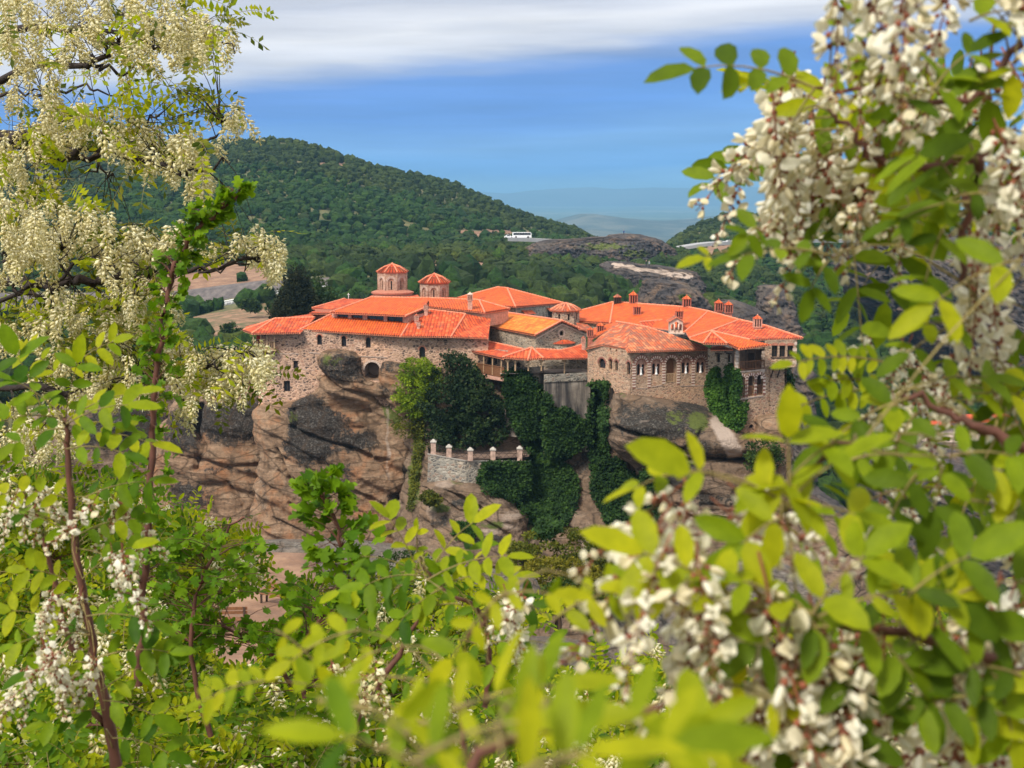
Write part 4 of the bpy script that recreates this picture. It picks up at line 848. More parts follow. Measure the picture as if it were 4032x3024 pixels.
    roofset(T, 'roof_red', [[f1, (B_(370, 772), 182.5), h1, h0, g1], [(B_(370, 772), 182.5), f2, h2, h1]], [(f1, g1), (g1, h0), (h0, h1), ((B_(370, 772), 182.5), h1)], [(f1, (B_(370, 772), 182.5)), ((B_(370, 772), 182.5), f2)], label='ribbed red hipped roof at the right end of the wing')
    # clerestory under the raised roof
    Wc = Wall(A_(915, 600), 189.6, A_(1625, 620), 186.5)
    ops = [rect(Wc, *A_(x0, y0), *A_(x1, y1)) for x0, y0, x1, y1 in ((965, 565, 1068, 622), (1096, 568, 1205, 630), (1243, 574, 1400, 640), (1430, 580, 1578, 648))]
    mb = MB(); facade(mb, Wc, [Wc.hit(p) for p in (A_(915, 550), A_(915, 650), A_(1625, 670), A_(1625, 575))], ops, .4)
    s0 = Wc.w(*Wc.hit(A_(915, 650))); s1 = Wc.w(*Wc.hit(A_(915, 550))); mb.add([s0, s1, s1 + Vector((1.5, 9, 0)), s0 + Vector((1.5, 9, 0))], [(0, 1, 2, 3)])
    s0 = Wc.w(*Wc.hit(A_(1625, 670))); s1 = Wc.w(*Wc.hit(A_(1625, 575))); mb.add([s0, s1, s1 + Vector((6.5, 6, .4)), s0 + Vector((6.5, 6, 0))], [(0, 1, 2, 3)])
    cl = mb.build('clerestory', [M['brick'] if False else M['chim_pale']], T)
    for h in ops: window(cl, Wc, h, .35, 'v') if False else window(T, Wc, h, .35, 'v')
    u0, u1, u2 = (A_(902, 545), 188.8), (A_(1605, 578), 185.7), (A_(1792, 500), 188.8)
    v0, v1 = (A_(1285, 405), 197), (B_(160, 412), 196.5)
    roofset(T, 'roof', [[u0, u1, u2, v1, v0]], [(u0, v0), (u1, u2), (v0, v1)], [(u0, u1)], label='wide orange roof raised over a row of openings')
    # next raised roof to the right
    w0, w1, w2, w3 = (B_(165, 492), 190.5), (B_(600, 532), 189.5), (B_(685, 548), 189.2), (B_(920, 512), 194)
    x0, x1 = (B_(160, 412), 196.6), (B_(632, 430), 195)
    roofset(T, 'roof', [[w0, w2, x1, x0], [w2, w3, x1]], [(x0, x1), (x1, w2), (x1, w3)], [(w0, w2), (w2, w3)])
    mb = MB(); Ww = Wall(B_(165, 500), 190.8, B_(680, 550), 189.6); facade(mb, Ww, [Ww.hit(p) for p in (B_(165, 495), B_(165, 540), B_(500, 575), B_(680, 600), B_(680, 550))], [], .2)
    Ww = Wall(B_(680, 550), 189.6, B_(905, 515), 194); facade(mb, Ww, [Ww.hit(p) for p in (B_(680, 550), B_(680, 680), B_(905, 640), B_(905, 515))], [], .2); mb.build('wall', [M['chim_pale']], T)
    # roof behind on the left
    roofset(T, 'roof_red', [[(A_(735, 505), 197), (A_(905, 522), 195.5), (A_(1240, 420), 203), (A_(1040, 418), 205)]], [((A_(735, 505), 197), (A_(1040, 418), 205))], [((A_(735, 505), 197), (A_(905, 522), 195.5))])
    mb = MB(); Wr = Wall(A_(722, 560), 196, A_(900, 555), 194); facade(mb, Wr, [Wr.hit(p) for p in (A_(722, 545), A_(722, 610), A_(900, 600), A_(900, 545))], [], .2); facade(mb, Wr, [Wr.hit(p) for p in (A_(745, 512), A_(745, 550), A_(900, 550), A_(900, 520))], [], .2, off=-.3); mb.build('wall', [M['brick']], T)
    roofset(T, 'roof_red', [[(A_(703, 553), 195.2), (A_(910, 556), 193.2), (A_(900, 528), 195.6), (A_(740, 532), 197)]], [], [((A_(703, 553), 195.2), (A_(910, 556), 193.2))])
    # chimneys on this wing
    chimney(T, B_(136, 0)[0], B_(0, 468)[1], B_(0, 585)[1], 188.5, 21, mats=('chim_pale', 'roof_old', 'dark'))
    chimney(T, B_(48, 0)[0], B_(0, 562)[1], B_(0, 680)[1], 186.6, 22, mats=('chim_pale', 'roof_old', 'dark'))
    chimney(T, B_(66, 0)[0], B_(0, 625)[1], B_(0, 720)[1], 185.2, 17, mats=('chim_pale', 'roof_old', 'dark'))
    chimney(T, B_(547, 0)[0], B_(0, 362)[1], B_(0, 530)[1], 190.5, 27, mats=('chim_pale', 'pale', 'wood_dark'), label='chimney with a sooty black louvred head')
    # the corner balcony
    mb = MB(); bx0, bx1 = A_(182, 900), A_(386, 905)
    Wb = Wall(A_(182, 900), 185.9, A_(386, 905), 185.9); kf = Wb.hit(A_(182, 890)); k1 = Wb.hit(A_(386, 890)); zf = kf[1]; L_ = k1[0] - kf[0]
    o = Wb.w(kf[0], zf); ex = Wb.d
    mb.box((o.x + L_ / 2, o.y + 2.2, zf - .12), (L_ + .3, 4.6, .22), 0, 1); mb.box((o.x + L_ / 2, o.y + 2.2, zf - .42), (L_ + .1, 4.3, .14), 0, 0)
    for yy in (0.1, 2.1, 4.2): mb.beam((o.x + .15, o.y + yy, zf - .45), (o.x + 1.6, o.y + yy + .3, zf - 1.9), .16, .16, 0)
    mb.build('balcony_floor', [M['wood'], M['wood_light']], T)
    zt_ = Wb.hit(A_(182, 745))[1]
    mb = MB()
    for k in (0.05, L_ * .36, L_ * .64, L_ - .08): mb.beam((o.x + k, o.y + .1, zf), (o.x + k, o.y + .1, zt_), .14, .14)
    for yy in (2.2, 4.3): mb.beam((o.x + .05, o.y + yy, zf), (o.x + .05, o.y + yy, zt_), .14, .14)
    mb.beam((o.x, o.y + .1, zt_ - .05), (o.x + L_, o.y + .1, zt_ - .05), .14, .2); mb.beam((o.x + .05, o.y, zt_ - .05), (o.x + .05, o.y + 4.4, zt_ - .05), .14, .2); mb.build('balcony_post', M['wood_light'], T)
    mb = MB(); railing(mb, (o.x + .05, o.y + .1, zf), (o.x + L_, o.y + .1, zf), 1.0, 12); railing(mb, (o.x + .05, o.y + .1, zf), (o.x + .05, o.y + 4.3, zf), 1.0, 12); mb.build('railing', M['wood_light'], T)
    mb = MB(); mb.box((o.x + L_ / 2 + .2, o.y + 3.6, (zf + zt_) / 2), (L_ - .8, .15, zt_ - zf)); mb.build('balcony_wall', M['wood_dark'], T)
    c = MB(); rr = random.Random(3); V = []
    n = 9
    for i in range(n + 1):
        for z, dz in ((0, 0), (1, 0)): V.append((o.x + .35 + .5 * i / n, o.y + .7 + .08 * math.sin(i * 1.9), zf + .7 + 1.1 * z))
    c.add(V, [(2 * i, 2 * i + 2, 2 * i + 3, 2 * i + 1) for i in range(n)]); c = c.build('hanging_cloth', M['cloth']); tag(c, 'red cloth hung up inside the wooden corner balcony', 'cloth')
    # finial cross on the ridge
    q = at(*A_(1072, 418), 203); mb = MB(); mb.beam(q, q + Vector((0, 0, .85)), .07); mb.beam(q + Vector((-.18, 0, .62)), q + Vector((.18, 0, .62)), .06); cr = mb.build('cross', M['white'], T)
left_wing()

# ------------------------------------------------------------------ church with two domed drums
def drum_tower(T, cx, Y, wpx, ytop, ybot, eave_w, yapex, n, ring=None):
    c = at(cx, ybot, Y); R = wpx / 2 * Y / FPX; zt = zof(ytop, Y); zb = c.z - 1.0; Ra = R / math.cos(math.pi / n) * .985; mb = MB()
    # each side of the drum has a slit window inside stepped blind arches
    wins = []
    for k in range(n):
        a0 = 2 * math.pi * (k - .5) / n + math.pi / 2; a1 = 2 * math.pi * (k + .5) / n + math.pi / 2
        p0 = Vector((c.x + Ra * math.cos(a0), c.y + Ra * math.sin(a0), 0)); p1 = Vector((c.x + Ra * math.cos(a1), c.y + Ra * math.sin(a1), 0))
        Ws = Wall.__new__(Wall); Ws.a, Ws.b = p0, p1; Ws.d = (p1 - p0).normalized(); Ws.L = (p1 - p0).length; Ws.n = Vector((Ws.d.y, -Ws.d.x, 0)); 
        if Ws.n.dot((p0 + p1) / 2 - Vector((c.x, c.y, 0))) < 0: Ws.n = -Ws.n
        H = zt - c.z; km = Ws.L / 2; h = arch_pts(km, c.z + .22 * H, c.z + .62 * H, .2, 6)
        niche = arch_pts(km, c.z + .05 * H, c.z + .72 * H, Ws.L * .52, 8)
        facade(mb, Ws, [(0, zb), (Ws.L, zb), (Ws.L, zt), (0, zt)], [niche], .14)
        facade(mb, Ws, niche, [h], .3, off=-.14)
        for rad, w, o in ((Ws.L * .30, .09, .05), (Ws.L * .40, .07, .09)):
            zc = c.z + .72 * H - Ws.L * .26
            for i in range(8):
                t0, t1 = math.pi * i / 8, math.pi * (i + 1) / 8; q = [(km + (rad + d) * math.cos(t), zc + (rad + d) * math.sin(t)) for d, t in ((0, t0), (w, t0), (w, t1), (0, t1))]; slab_on(mb, Ws, q, 0, o * .6, 1)
        mb.tube([Ws.w(0, c.z, .0), Ws.w(0, zt, .0)], .07, 6, 0)
        wins.append((Ws, h))
    mb.lathe((c.x, c.y, zt - .3), [(R * 1.02, 0), (R * 1.1, .12), (R * 1.12, .3)], n, mats=[2, 2], rot=math.pi / 2 - 0)
    if ring:
        rw = ring[0] / 2 * Y / FPX; z1 = zof(ring[1], Y); z2 = zof(ring[2], Y); mb.lathe((c.x, c.y, z2 - .8), [(rw * .93, 0), (rw * .93, z1 - z2 + .55), (rw * 1.0, z1 - z2 + .6), (rw * 1.0, z1 - z2 + .8), (R, z1 - z2 + 1.15)], 16, mats=[0, 2, 2, 2])
    mb.build('drum', [M['drum'], M['pale'], M['brick']], T)
    for Ws, h in wins:
        w = MB(); poly_on(w, Ws, h, -.30); f = w.build('window', M['glass'], T)
    er = eave_w / 2 * Y / FPX; ha = zof(yapex, Y) - zt; mb = MB(); nn = n * 1
    mb.lathe((c.x, c.y, zt), [(er * .96, -.12), (er, 0), (er * .5, ha * .62), (.06, ha)], nn, mats=[1, 0, 0], rot=0)
    for k in range(nn):
        a = 2 * math.pi * (k + .5) / nn; pr = [Vector((c.x + r * math.cos(a), c.y + r * math.sin(a), zt + z + .04)) for r, z in ((er, 0), (er * .5, ha * .62), (.06, ha))]
        mb.tube(pr, [.11, .10, .08], 6, 1)
    for k in range(nn * 4):
        a = 2 * math.pi * (k + .5) / (nn * 4); rr_ = er * math.cos(math.pi / nn) / math.cos(((a) % (2 * math.pi / nn)) - math.pi / nn); pr = [Vector((c.x + r * rr_ / er * math.cos(a), c.y + r * rr_ / er * math.sin(a), zt + z + .03)) for r, z in ((er * 1.02, -.03), (er * .5, ha * .62))]
        mb.tube(pr, [.085, .07], 5, 0)
    mb.lathe((c.x, c.y, zt + ha - .08), [(.16, 0), (.18, .12), (.03, .3)], 8, mat=1); mb.build('roof', RM('roof_red'), T)
def church():
    T = thing('church', 'church with two brick drums under low conical red roofs, behind the long wing', 'church', at(*A_(1480, 440), 205))
    drum_tower(T, A_(1483, 0)[0], 205, 112, A_(0, 163)[1], A_(0, 372)[1], 131, A_(0, 93)[1], 8, ring=(168, A_(0, 352)[1], A_(0, 440)[1]))
    drum_tower(T, B_(216, 0)[0], 213, 110, B_(0, 262)[1], B_(0, 430)[1], 134, B_(0, 185)[1], 8)
    roofset(T, 'roof_red', [[(A_(1230, 420), 198.5), (B_(90, 425), 197.5), (B_(60, 380), 206), (A_(1290, 385), 206)], [(B_(0, 430), 199), (B_(420, 430), 199), (B_(400, 405), 212), (B_(60, 400), 212)]])
    mb = MB(); Wc = Wall(A_(1240, 500), 203, B_(430, 500), 203); facade(mb, Wc, [Wc.hit(p) for p in (A_(1240, 430), A_(1240, 700), B_(430, 700), B_(430, 430))], []); mb.build('wall', [M['drum']], T)
church()

# ------------------------------------------------------------------ hipped building behind
def back_house():
    T = thing('monastery_house', 'stone house behind the chapel under a big hipped orange roof, right of the two domes', 'building', at(*B_(1150, 600), 203))
    c0, c1, c2, c3 = (B_(870, 486), 199), (B_(972, 493), 199.5), (B_(1432, 460), 212), (B_(405, 417), 214)
    r0, r1 = (B_(808, 310), 212), (B_(893, 319), 212.5)
    roofset(T, 'roof', [[c3, c0, c1, r1, r0], [c1, c2, r1]], [(c3, r0), (r0, r1), (c1, r1), (r1, c2)], [(c0, c1), (c1, c2)])
    Wh = Wall(B_(972, 500), 200.3, B_(1430, 465), 212); Wg = Wall(B_(860, 490), 200, B_(972, 500), 200.3); mb = MB()
    dh = rect(Wh, *B_(1275, 533), *B_(1320, 600)); wh = rect(Wh, *B_(1035, 535), *B_(1105, 562))
    facade(mb, Wh, [Wh.hit(p) for p in (B_(972, 498), B_(972, 680), B_(1430, 660), B_(1430, 465))], [dh], .3); facade(mb, Wg, [Wg.hit(p) for p in (B_(840, 492), B_(840, 680), B_(972, 680), B_(972, 498))], [], .3)
    a = Wh.w(*Wh.hit(B_(972, 498))); mb.beam(Wh.w(*Wh.hit(B_(978, 500)), .04), Wh.w(*Wh.hit(B_(978, 600)), .04), .15, .1, 1); mb.build('wall', [M['stone_grey'], M['pale']], T)
    d = MB(); poly_on(d, Wh, dh, -.3); d.build('door', M['wood_dark'], T)
    for x0, x1, y in ((1028, 1125, 525), (1262, 1330, 503)):
        a, b = Wh.P(B_(x0, y), .02), Wh.P(B_(x1, y), .02); o = Wh.n * .7 - Vector((0, 0, .45)); mb = MB(); roof_panel(mb, [a + o, b + o, b, a], .08); mb.build('awning', RM('roof_red'), T)
    wn = MB(); 
back_house()

# ------------------------------------------------------------------ chapel with the amber gable roof
def chapel():
    T = thing('chapel', 'small stone chapel with an amber gabled roof and a rounded apse, middle of the monastery', 'chapel', at(*B_(1155, 900), 185))
    bl, fl, rt, rb, fr = (B_(662, 666), 195.5), (B_(1155, 756), 182.6), (B_(1405, 622), 184.6), (B_(905, 549), 197.5), (B_(1645, 726), 186.5)
    br = (B_(1130, 640), 199.8)
    roofset(T, 'roof_gold', [[bl, fl, rt, rb], [rt, fr, br, rb]], [(rb, rt), (fl, rt), (rt, fr)], [(bl, fl)])
    Ws = Wall(B_(690, 700), 195, B_(1165, 775), 183.2); Wf = Wall(B_(1165, 775), 183.2, B_(1632, 740), 186.8); mb = MB()
    facade(mb, Ws, [Ws.hit(p) for p in (B_(675, 676), B_(760, 860), B_(1165, 960), B_(1165, 764))], [])
    oc = archpx(Wf, B_(1402, 0)[0], B_(0, 720)[1], B_(0, 760)[1], 13)
    facade(mb, Wf, [Wf.hit(p) for p in (B_(1165, 764), B_(1165, 960), B_(1632, 930), B_(1632, 730), B_(1405, 634))], [oc], .3)
    xs = [p[0] for p in oc]; k = sum(xs) / len(xs); zc = Wf.hit(B_(1402, 738))[1]
    for i in range(14):
        a0, a1 = 2 * math.pi * i / 14, 2 * math.pi * (i + .8) / 14; slab_on(mb, Wf, [(k + r * math.cos(t), zc + r * math.sin(t)) for r, t in ((.38, a0), (.55, a0), (.55, a1), (.38, a1))], 0, .03, 1)
    for a, b in ((B_(1165, 790), B_(1405, 655)), (B_(1405, 655), B_(1632, 755))): mb.beam(Wf.P(a, .04), Wf.P(b, .04), .14, .14, 1)
    mb.build('wall', [M['stone_grey'], M['pale']], T); window(T, Wf, oc, .25, '')
    # apse
    c = at(*B_(1410, 885), 185); mb = MB(); R = 110 * .42194 * 185 / FPX; z1 = zof(B_(0, 838)[1], 184) - c.z
    mb.lathe((c.x, c.y + .6, c.z - .3), [(R, 0), (R, z1 + .3)], 12, mat=0); mb.build('apse', [M['stone_grey']], T)
    mb = MB(); mb.lathe((c.x, c.y + .6, c.z + z1), [(R * 1.12, -.08), (R * 1.14, 0), (.1, zof(B_(0, 792)[1], 185) - c.z - z1)], 12, mats=[1, 0]); mb.build('roof', RM('roof_red'), T)
chapel()

# ------------------------------------------------------------------ timber gallery and porch
def gallery():
    T = thing('gallery', 'open timber gallery with pale posts under a bright red tiled roof, below the chapel', 'gallery', at(*B_(1050, 1100), 178))
    a0, a1, a2 = (B_(513, 896), 184.6), (B_(862, 977), 176.4), (B_(1090, 982), 175.2); a3, a4 = (B_(1225, 978), 175.4), (B_(1668, 972), 178.2)
    t0, t1, t2, t3 = (B_(690, 812), 188), (B_(1045, 888), 181.5), (B_(1160, 885), 180), (B_(1390, 900), 180.6); t4, t5 = (B_(1510, 875), 182), (B_(1600, 842), 183)
    ap = (B_(1122, 874), 179.2)
    roofset(T, 'roof_red', [[a0, a1, t1, t0], [a3, a4, t5, t4, t3, t2]], [(t0, t1), (t3, t4), (t4, t5), (t2, t3)], [(a0, a1), (a3, a4)], label='bright red tiled lean-to roof')
    roofset(T, 'roof_red', [[(B_(852, 965), 176), a2, ap], [a2, (B_(1232, 972), 175.6), ap], [(B_(852, 965), 176), ap, (B_(900, 930), 180)]], [((B_(852, 965), 176), ap), (a2, ap), ((B_(1232, 972), 175.6), ap)], [((B_(852, 965), 176), a2), (a2, (B_(1232, 972), 175.6))], label='small pointed red roof over the rounded bastion')
    Wg = Wall(B_(540, 900), 184.2, B_(850, 975), 177.0); Wr = Wall(B_(900, 990), 176.2, B_(1240, 990), 176.0); Wq = Wall(B_(1240, 990), 176.2, B_(1655, 985), 178.8)
    def post(W_, x, y0, y1, w=.17, cap=True):
        mb = MB(); a = W_.P(B_(x, y1), -.1); b = W_.P(B_(x, y0), -.1); b = Vector((a.x, a.y, b.z)); mb.beam(a, b, w, w)
        if cap: mb.beam(b - W_.d * .35 + Vector((0, 0, -.05)), b + W_.d * .35 + Vector((0, 0, -.05)), .12, .14); mb.beam(b - W_.d * .2 + Vector((0, 0, -.2)), b + W_.d * .2 + Vector((0, 0, -.2)), .12, .12)
        mb.build('post', M['wood_light'], T)
    for x, y0, y1 in ((548, 915, 1070), (606, 930, 1090), (668, 945, 1108), (750, 962, 1130), (832, 980, 1145)): post(Wg, x, y0, y1, .15, False)
    for x in (898, 968, 1090, 1212): post(Wr, x, 992, 1092)
    for x in (1430, 1650): post(Wq, x, 992, 1115)
    # timber balustrade panels
    xs = (548, 606, 668, 750, 832, 862)
    for i in range(5):
        y0 = 1010 + (xs[i] - 548) * .16; y0b = 1010 + (xs[i + 1] - 548) * .16; pb = 78 + (xs[i] - 548) * .06
        q = [Wg.hit(B_(xs[i] + 3, y0)), Wg.hit(B_(xs[i + 1] - 3, y0b)), Wg.hit(B_(xs[i + 1] - 3, y0b + pb + 4)), Wg.hit(B_(xs[i] + 3, y0 + pb))]
        mb = MB(); slab_on(mb, Wg, q, -.12, -.07, 0); mb.beam(Wg.w(*q[0], -.05), Wg.w(*q[1], -.05), .12, .1, 1); n = 9
        for j in range(n): 
            f = (j + .5) / n; p0 = Wg.w(q[0][0] + (q[1][0] - q[0][0]) * f, q[0][1] + (q[1][1] - q[0][1]) * f, -.05); mb.beam(p0, Vector((p0.x, p0.y, q[3][1] + (q[2][1] - q[3][1]) * f)), .035, .04, 1)
        mb.build('balustrade', [M['wood'], M['wood_light'] if False else M['wood']], T)
    # floor slab, back walls
    mb = MB(); q = [B_(540, 1080), B_(700, 1130), B_(862, 1160), B_(862, 1188), B_(700, 1160), B_(540, 1110)]; slab_on(mb, Wg, [Wg.hit(p) for p in q], .1, -3.5); mb.build('floor_slab', M['chim_pale'], T)
    Wb = Wall(B_(545, 900), 188.2, B_(900, 975), 180.6); Wb2 = Wall(B_(860, 990), 181, B_(1700, 985), 182.2); mb = MB()
    wins = [rect(Wb, *B_(x, y), *B_(x + 22, y + 60)) for x, y in ((640, 960), (716, 965), (776, 970))]
    facade(mb, Wb, [Wb.hit(p) for p in (B_(520, 860), B_(520, 1130), B_(900, 1190), B_(900, 900))], wins, .3)
    door = archpx(Wb2, B_(1000, 0)[0], B_(0, 1008)[1], B_(0, 1080)[1], 15)
    facade(mb, Wb2, [Wb2.hit(p) for p in (B_(860, 940), B_(860, 1180), B_(1700, 1180), B_(1700, 940))], [door], .3); mb.build('wall', [M['stone_grey']], T)
    for h in wins: window(T, Wb, h, .2, 'v')
    d = MB(); poly_on(d, Wb2, door, -.3); d.build('door', M['wood_dark'], T)
    mb = MB(); z = zof(B_(0, 1112)[1], 176.5)
    V = [(Wr.w(-1, 0).x, 176.4, z - .1), (Wq.w(Wq.L + .4, 0).x, 178.6, z - .1), (Wq.w(Wq.L + .4, 0).x, 183, z - .1), (Wr.w(-1, 0).x, 182, z - .1)]; mb.add(V, [(0, 1, 2, 3)]); mb.build('porch_floor', M['plaster'], T)
    # pale door in the corner of the porch
    mb = MB(); Wd = Wall(B_(1590, 1000), 180.6, B_(1640, 1000), 180.6); slab_on(mb, Wd, rect(Wd, *B_(1588, 1000), *B_(1640, 1108)), 0, .3); mb.build('buttress', M['stone_grey'], T)
    chimney(T, B_(1604, 0)[0], B_(0, 772)[1], B_(0, 900)[1], 181, 20, mats=('chim_pale', 'roof_old', 'dark'), label='slim brick chimney at the end of the gallery roof')
gallery()
def bastion():
    T = thing('bastion', 'rounded rendered bastion wall with black streaks and a stone parapet, carrying the porch', 'wall', at(*B_(1200, 1400), 177))
    mb = MB(); z1 = zof(B_(0, 1078)[1], 175.4); z0 = zof(F_(0, 700)[1], 176); z1b = zof(B_(0, 1120)[1], 177)
    c = at(*B_(1050, 1100), 179.2); R = 190 * .42194 * 176 / FPX; V = []; n = 24
    for i in range(n + 1):
        a = math.pi * (1.02 + .98 * i / n); V.append((c.x + R * math.cos(a), c.y + (R * .62) * math.sin(a)))
    for (x0, y0), (x1, y1) in zip(V[:-1], V[1:]):
        steps = 6
        for s_ in range(steps):
            za, zb = z1 + (z0 - z1) * s_ / steps, z1 + (z0 - z1) * (s_ + 1) / steps; mb.add([(x0, y0, za), (x1, y1, za), (x1, y1, zb), (x0, y0, zb)], [(0, 1, 2, 3)])
        mb.add([(x0, y0, z1), (x1, y1, z1), (x1 * .9 + c.x * .1, y1 + .35, z1), (x0 * .9 + c.x * .1, y0 + .35, z1)], [(0, 1, 2, 3)])
        mb.add([(x0, y0 - .06, z1 + .02), (x1, y1 - .06, z1 + .02), (x1, y1 - .06, z1 - .14), (x0, y0 - .06, z1 - .14)], [(0, 1, 2, 3)], 1)
    mb.build('bastion_wall', [M['bastion'], M['stone_wall']], T)
    mb = MB(); a = at(*B_(1236, 1120), 176.3); b = at(*B_(1670, 1125), 178.3); nseg = 16
    for i in range(nseg):
        p = a + (b - a) * i / nseg; q = a + (b - a) * (i + 1) / nseg
        mb.add([(p.x, p.y, z0 - 2), (q.x, q.y, z0 - 2), (q.x, q.y, z1b - .9), (p.x, p.y, z1b - .9)], [(0, 1, 2, 3)]); mb.add([(p.x, p.y - .12, z1b - .95), (q.x, q.y - .12, z1b - .95), (q.x, q.y - .12, z1b), (p.x, p.y - .12, z1b)], [(0, 1, 2, 3)], 1)
        mb.add([(p.x, p.y - .12, z1b), (q.x, q.y - .12, z1b), (q.x, q.y + .4, z1b), (p.x, p.y + .4, z1b)], [(0, 1, 2, 3)], 1); mb.add([(p.x, p.y - .12, z1b - .95), (q.x, q.y - .12, z1b - .95), (q.x, q.y, z1b - .95), (p.x, p.y, z1b - .95)], [(0, 1, 2, 3)], 1)
    mb.build('retaining_wall', [M['bastion'], M['stone_wall']], T)
def bastion_mat():
    m, nt, b, out = mat_new('streaked_render'); g = G(nt); c = g.coord(); n = g.noise(c, .6, 7, .65); s = g.noise(g.coord(scale=(1, 1, .1)), .55, 6, .65, .5)
    col = g.ramp(n, [(.3, (.17, .14, .12)), (.5, (.30, .25, .20)), (.7, (.42, .36, .30))]); col = g.mix(g.ramp(s, [(.47, 0.), (.60, .93)]), col, (.03, .028, .03))
    g.l(col, b.inputs['Base Color']); b.inputs['Roughness'].default_value = .9; g.l(g.bump(n, .8, .2), b.inputs['Normal']); return m
M['bastion'] = bastion_mat(); bastion()

# ------------------------------------------------------------------ octagonal chapel behind
def cupola():
    T = thing('cupola', 'small eight sided stone cupola with a worn tile cap, behind the amber chapel roof', 'cupola', at(*B_(1440, 640), 190))
    Y = 190; c = at(*B_(1440, 655), Y); R = 128 * .42194 * Y / FPX; zt = zof(B_(0, 522)[1], Y); mb = MB(); n = 8; wn = []
    for k in range(n):
        a0, a1 = 2 * math.pi * (k - .5) / n + .2, 2 * math.pi * (k + .5) / n + .2; p0 = Vector((c.x + R * math.cos(a0), c.y + R * math.sin(a0), 0)); p1 = Vector((c.x + R * math.cos(a1), c.y + R * math.sin(a1), 0))
        Ws = Wall.__new__(Wall); Ws.a, Ws.b = p0, p1; Ws.d = (p1 - p0).normalized(); Ws.L = (p1 - p0).length; Ws.n = Vector((Ws.d.y, -Ws.d.x, 0))
        if Ws.n.dot((p0 + p1) / 2 - Vector((c.x, c.y, 0))) < 0: Ws.n = -Ws.n
        H = zt - c.z; h = arch_pts(Ws.L / 2, c.z + .35 * H, c.z + .8 * H, .3, 6); facade(mb, Ws, [(0, c.z - 1), (Ws.L, c.z - 1), (Ws.L, zt), (0, zt)], [h], .3); wn.append((Ws, h))
    mb.build('wall', [M['stone_grey']], T)
    for Ws, h in wn: w = MB(); poly_on(w, Ws, h, -.28); w.build('window', M['glass'], T)
    mb = MB(); er = 150 * .42194 * Y / FPX; ha = zof(B_(0, 458)[1], Y) - zt; mb.lathe((c.x, c.y, zt), [(er * .97, -.1), (er, 0), (er * .5, ha * .65), (.06, ha)], 12, mats=[1, 0, 0])
    for k in range(12):
        a = 2 * math.pi * (k + .5) / 12; mb.tube([Vector((c.x + r * math.cos(a), c.y + r * math.sin(a), zt + z + .04)) for r, z in ((er, 0), (er * .5, ha * .65), (.06, ha))], .1, 5, 1)
    mb.build('roof', RM('roof_old'), T)
    roofset(T, 'roof_old', [[(B_(1540, 640), 187), (B_(1560, 700), 185.5), (B_(1705, 705), 187), (B_(1640, 655), 189)]])
cupola()

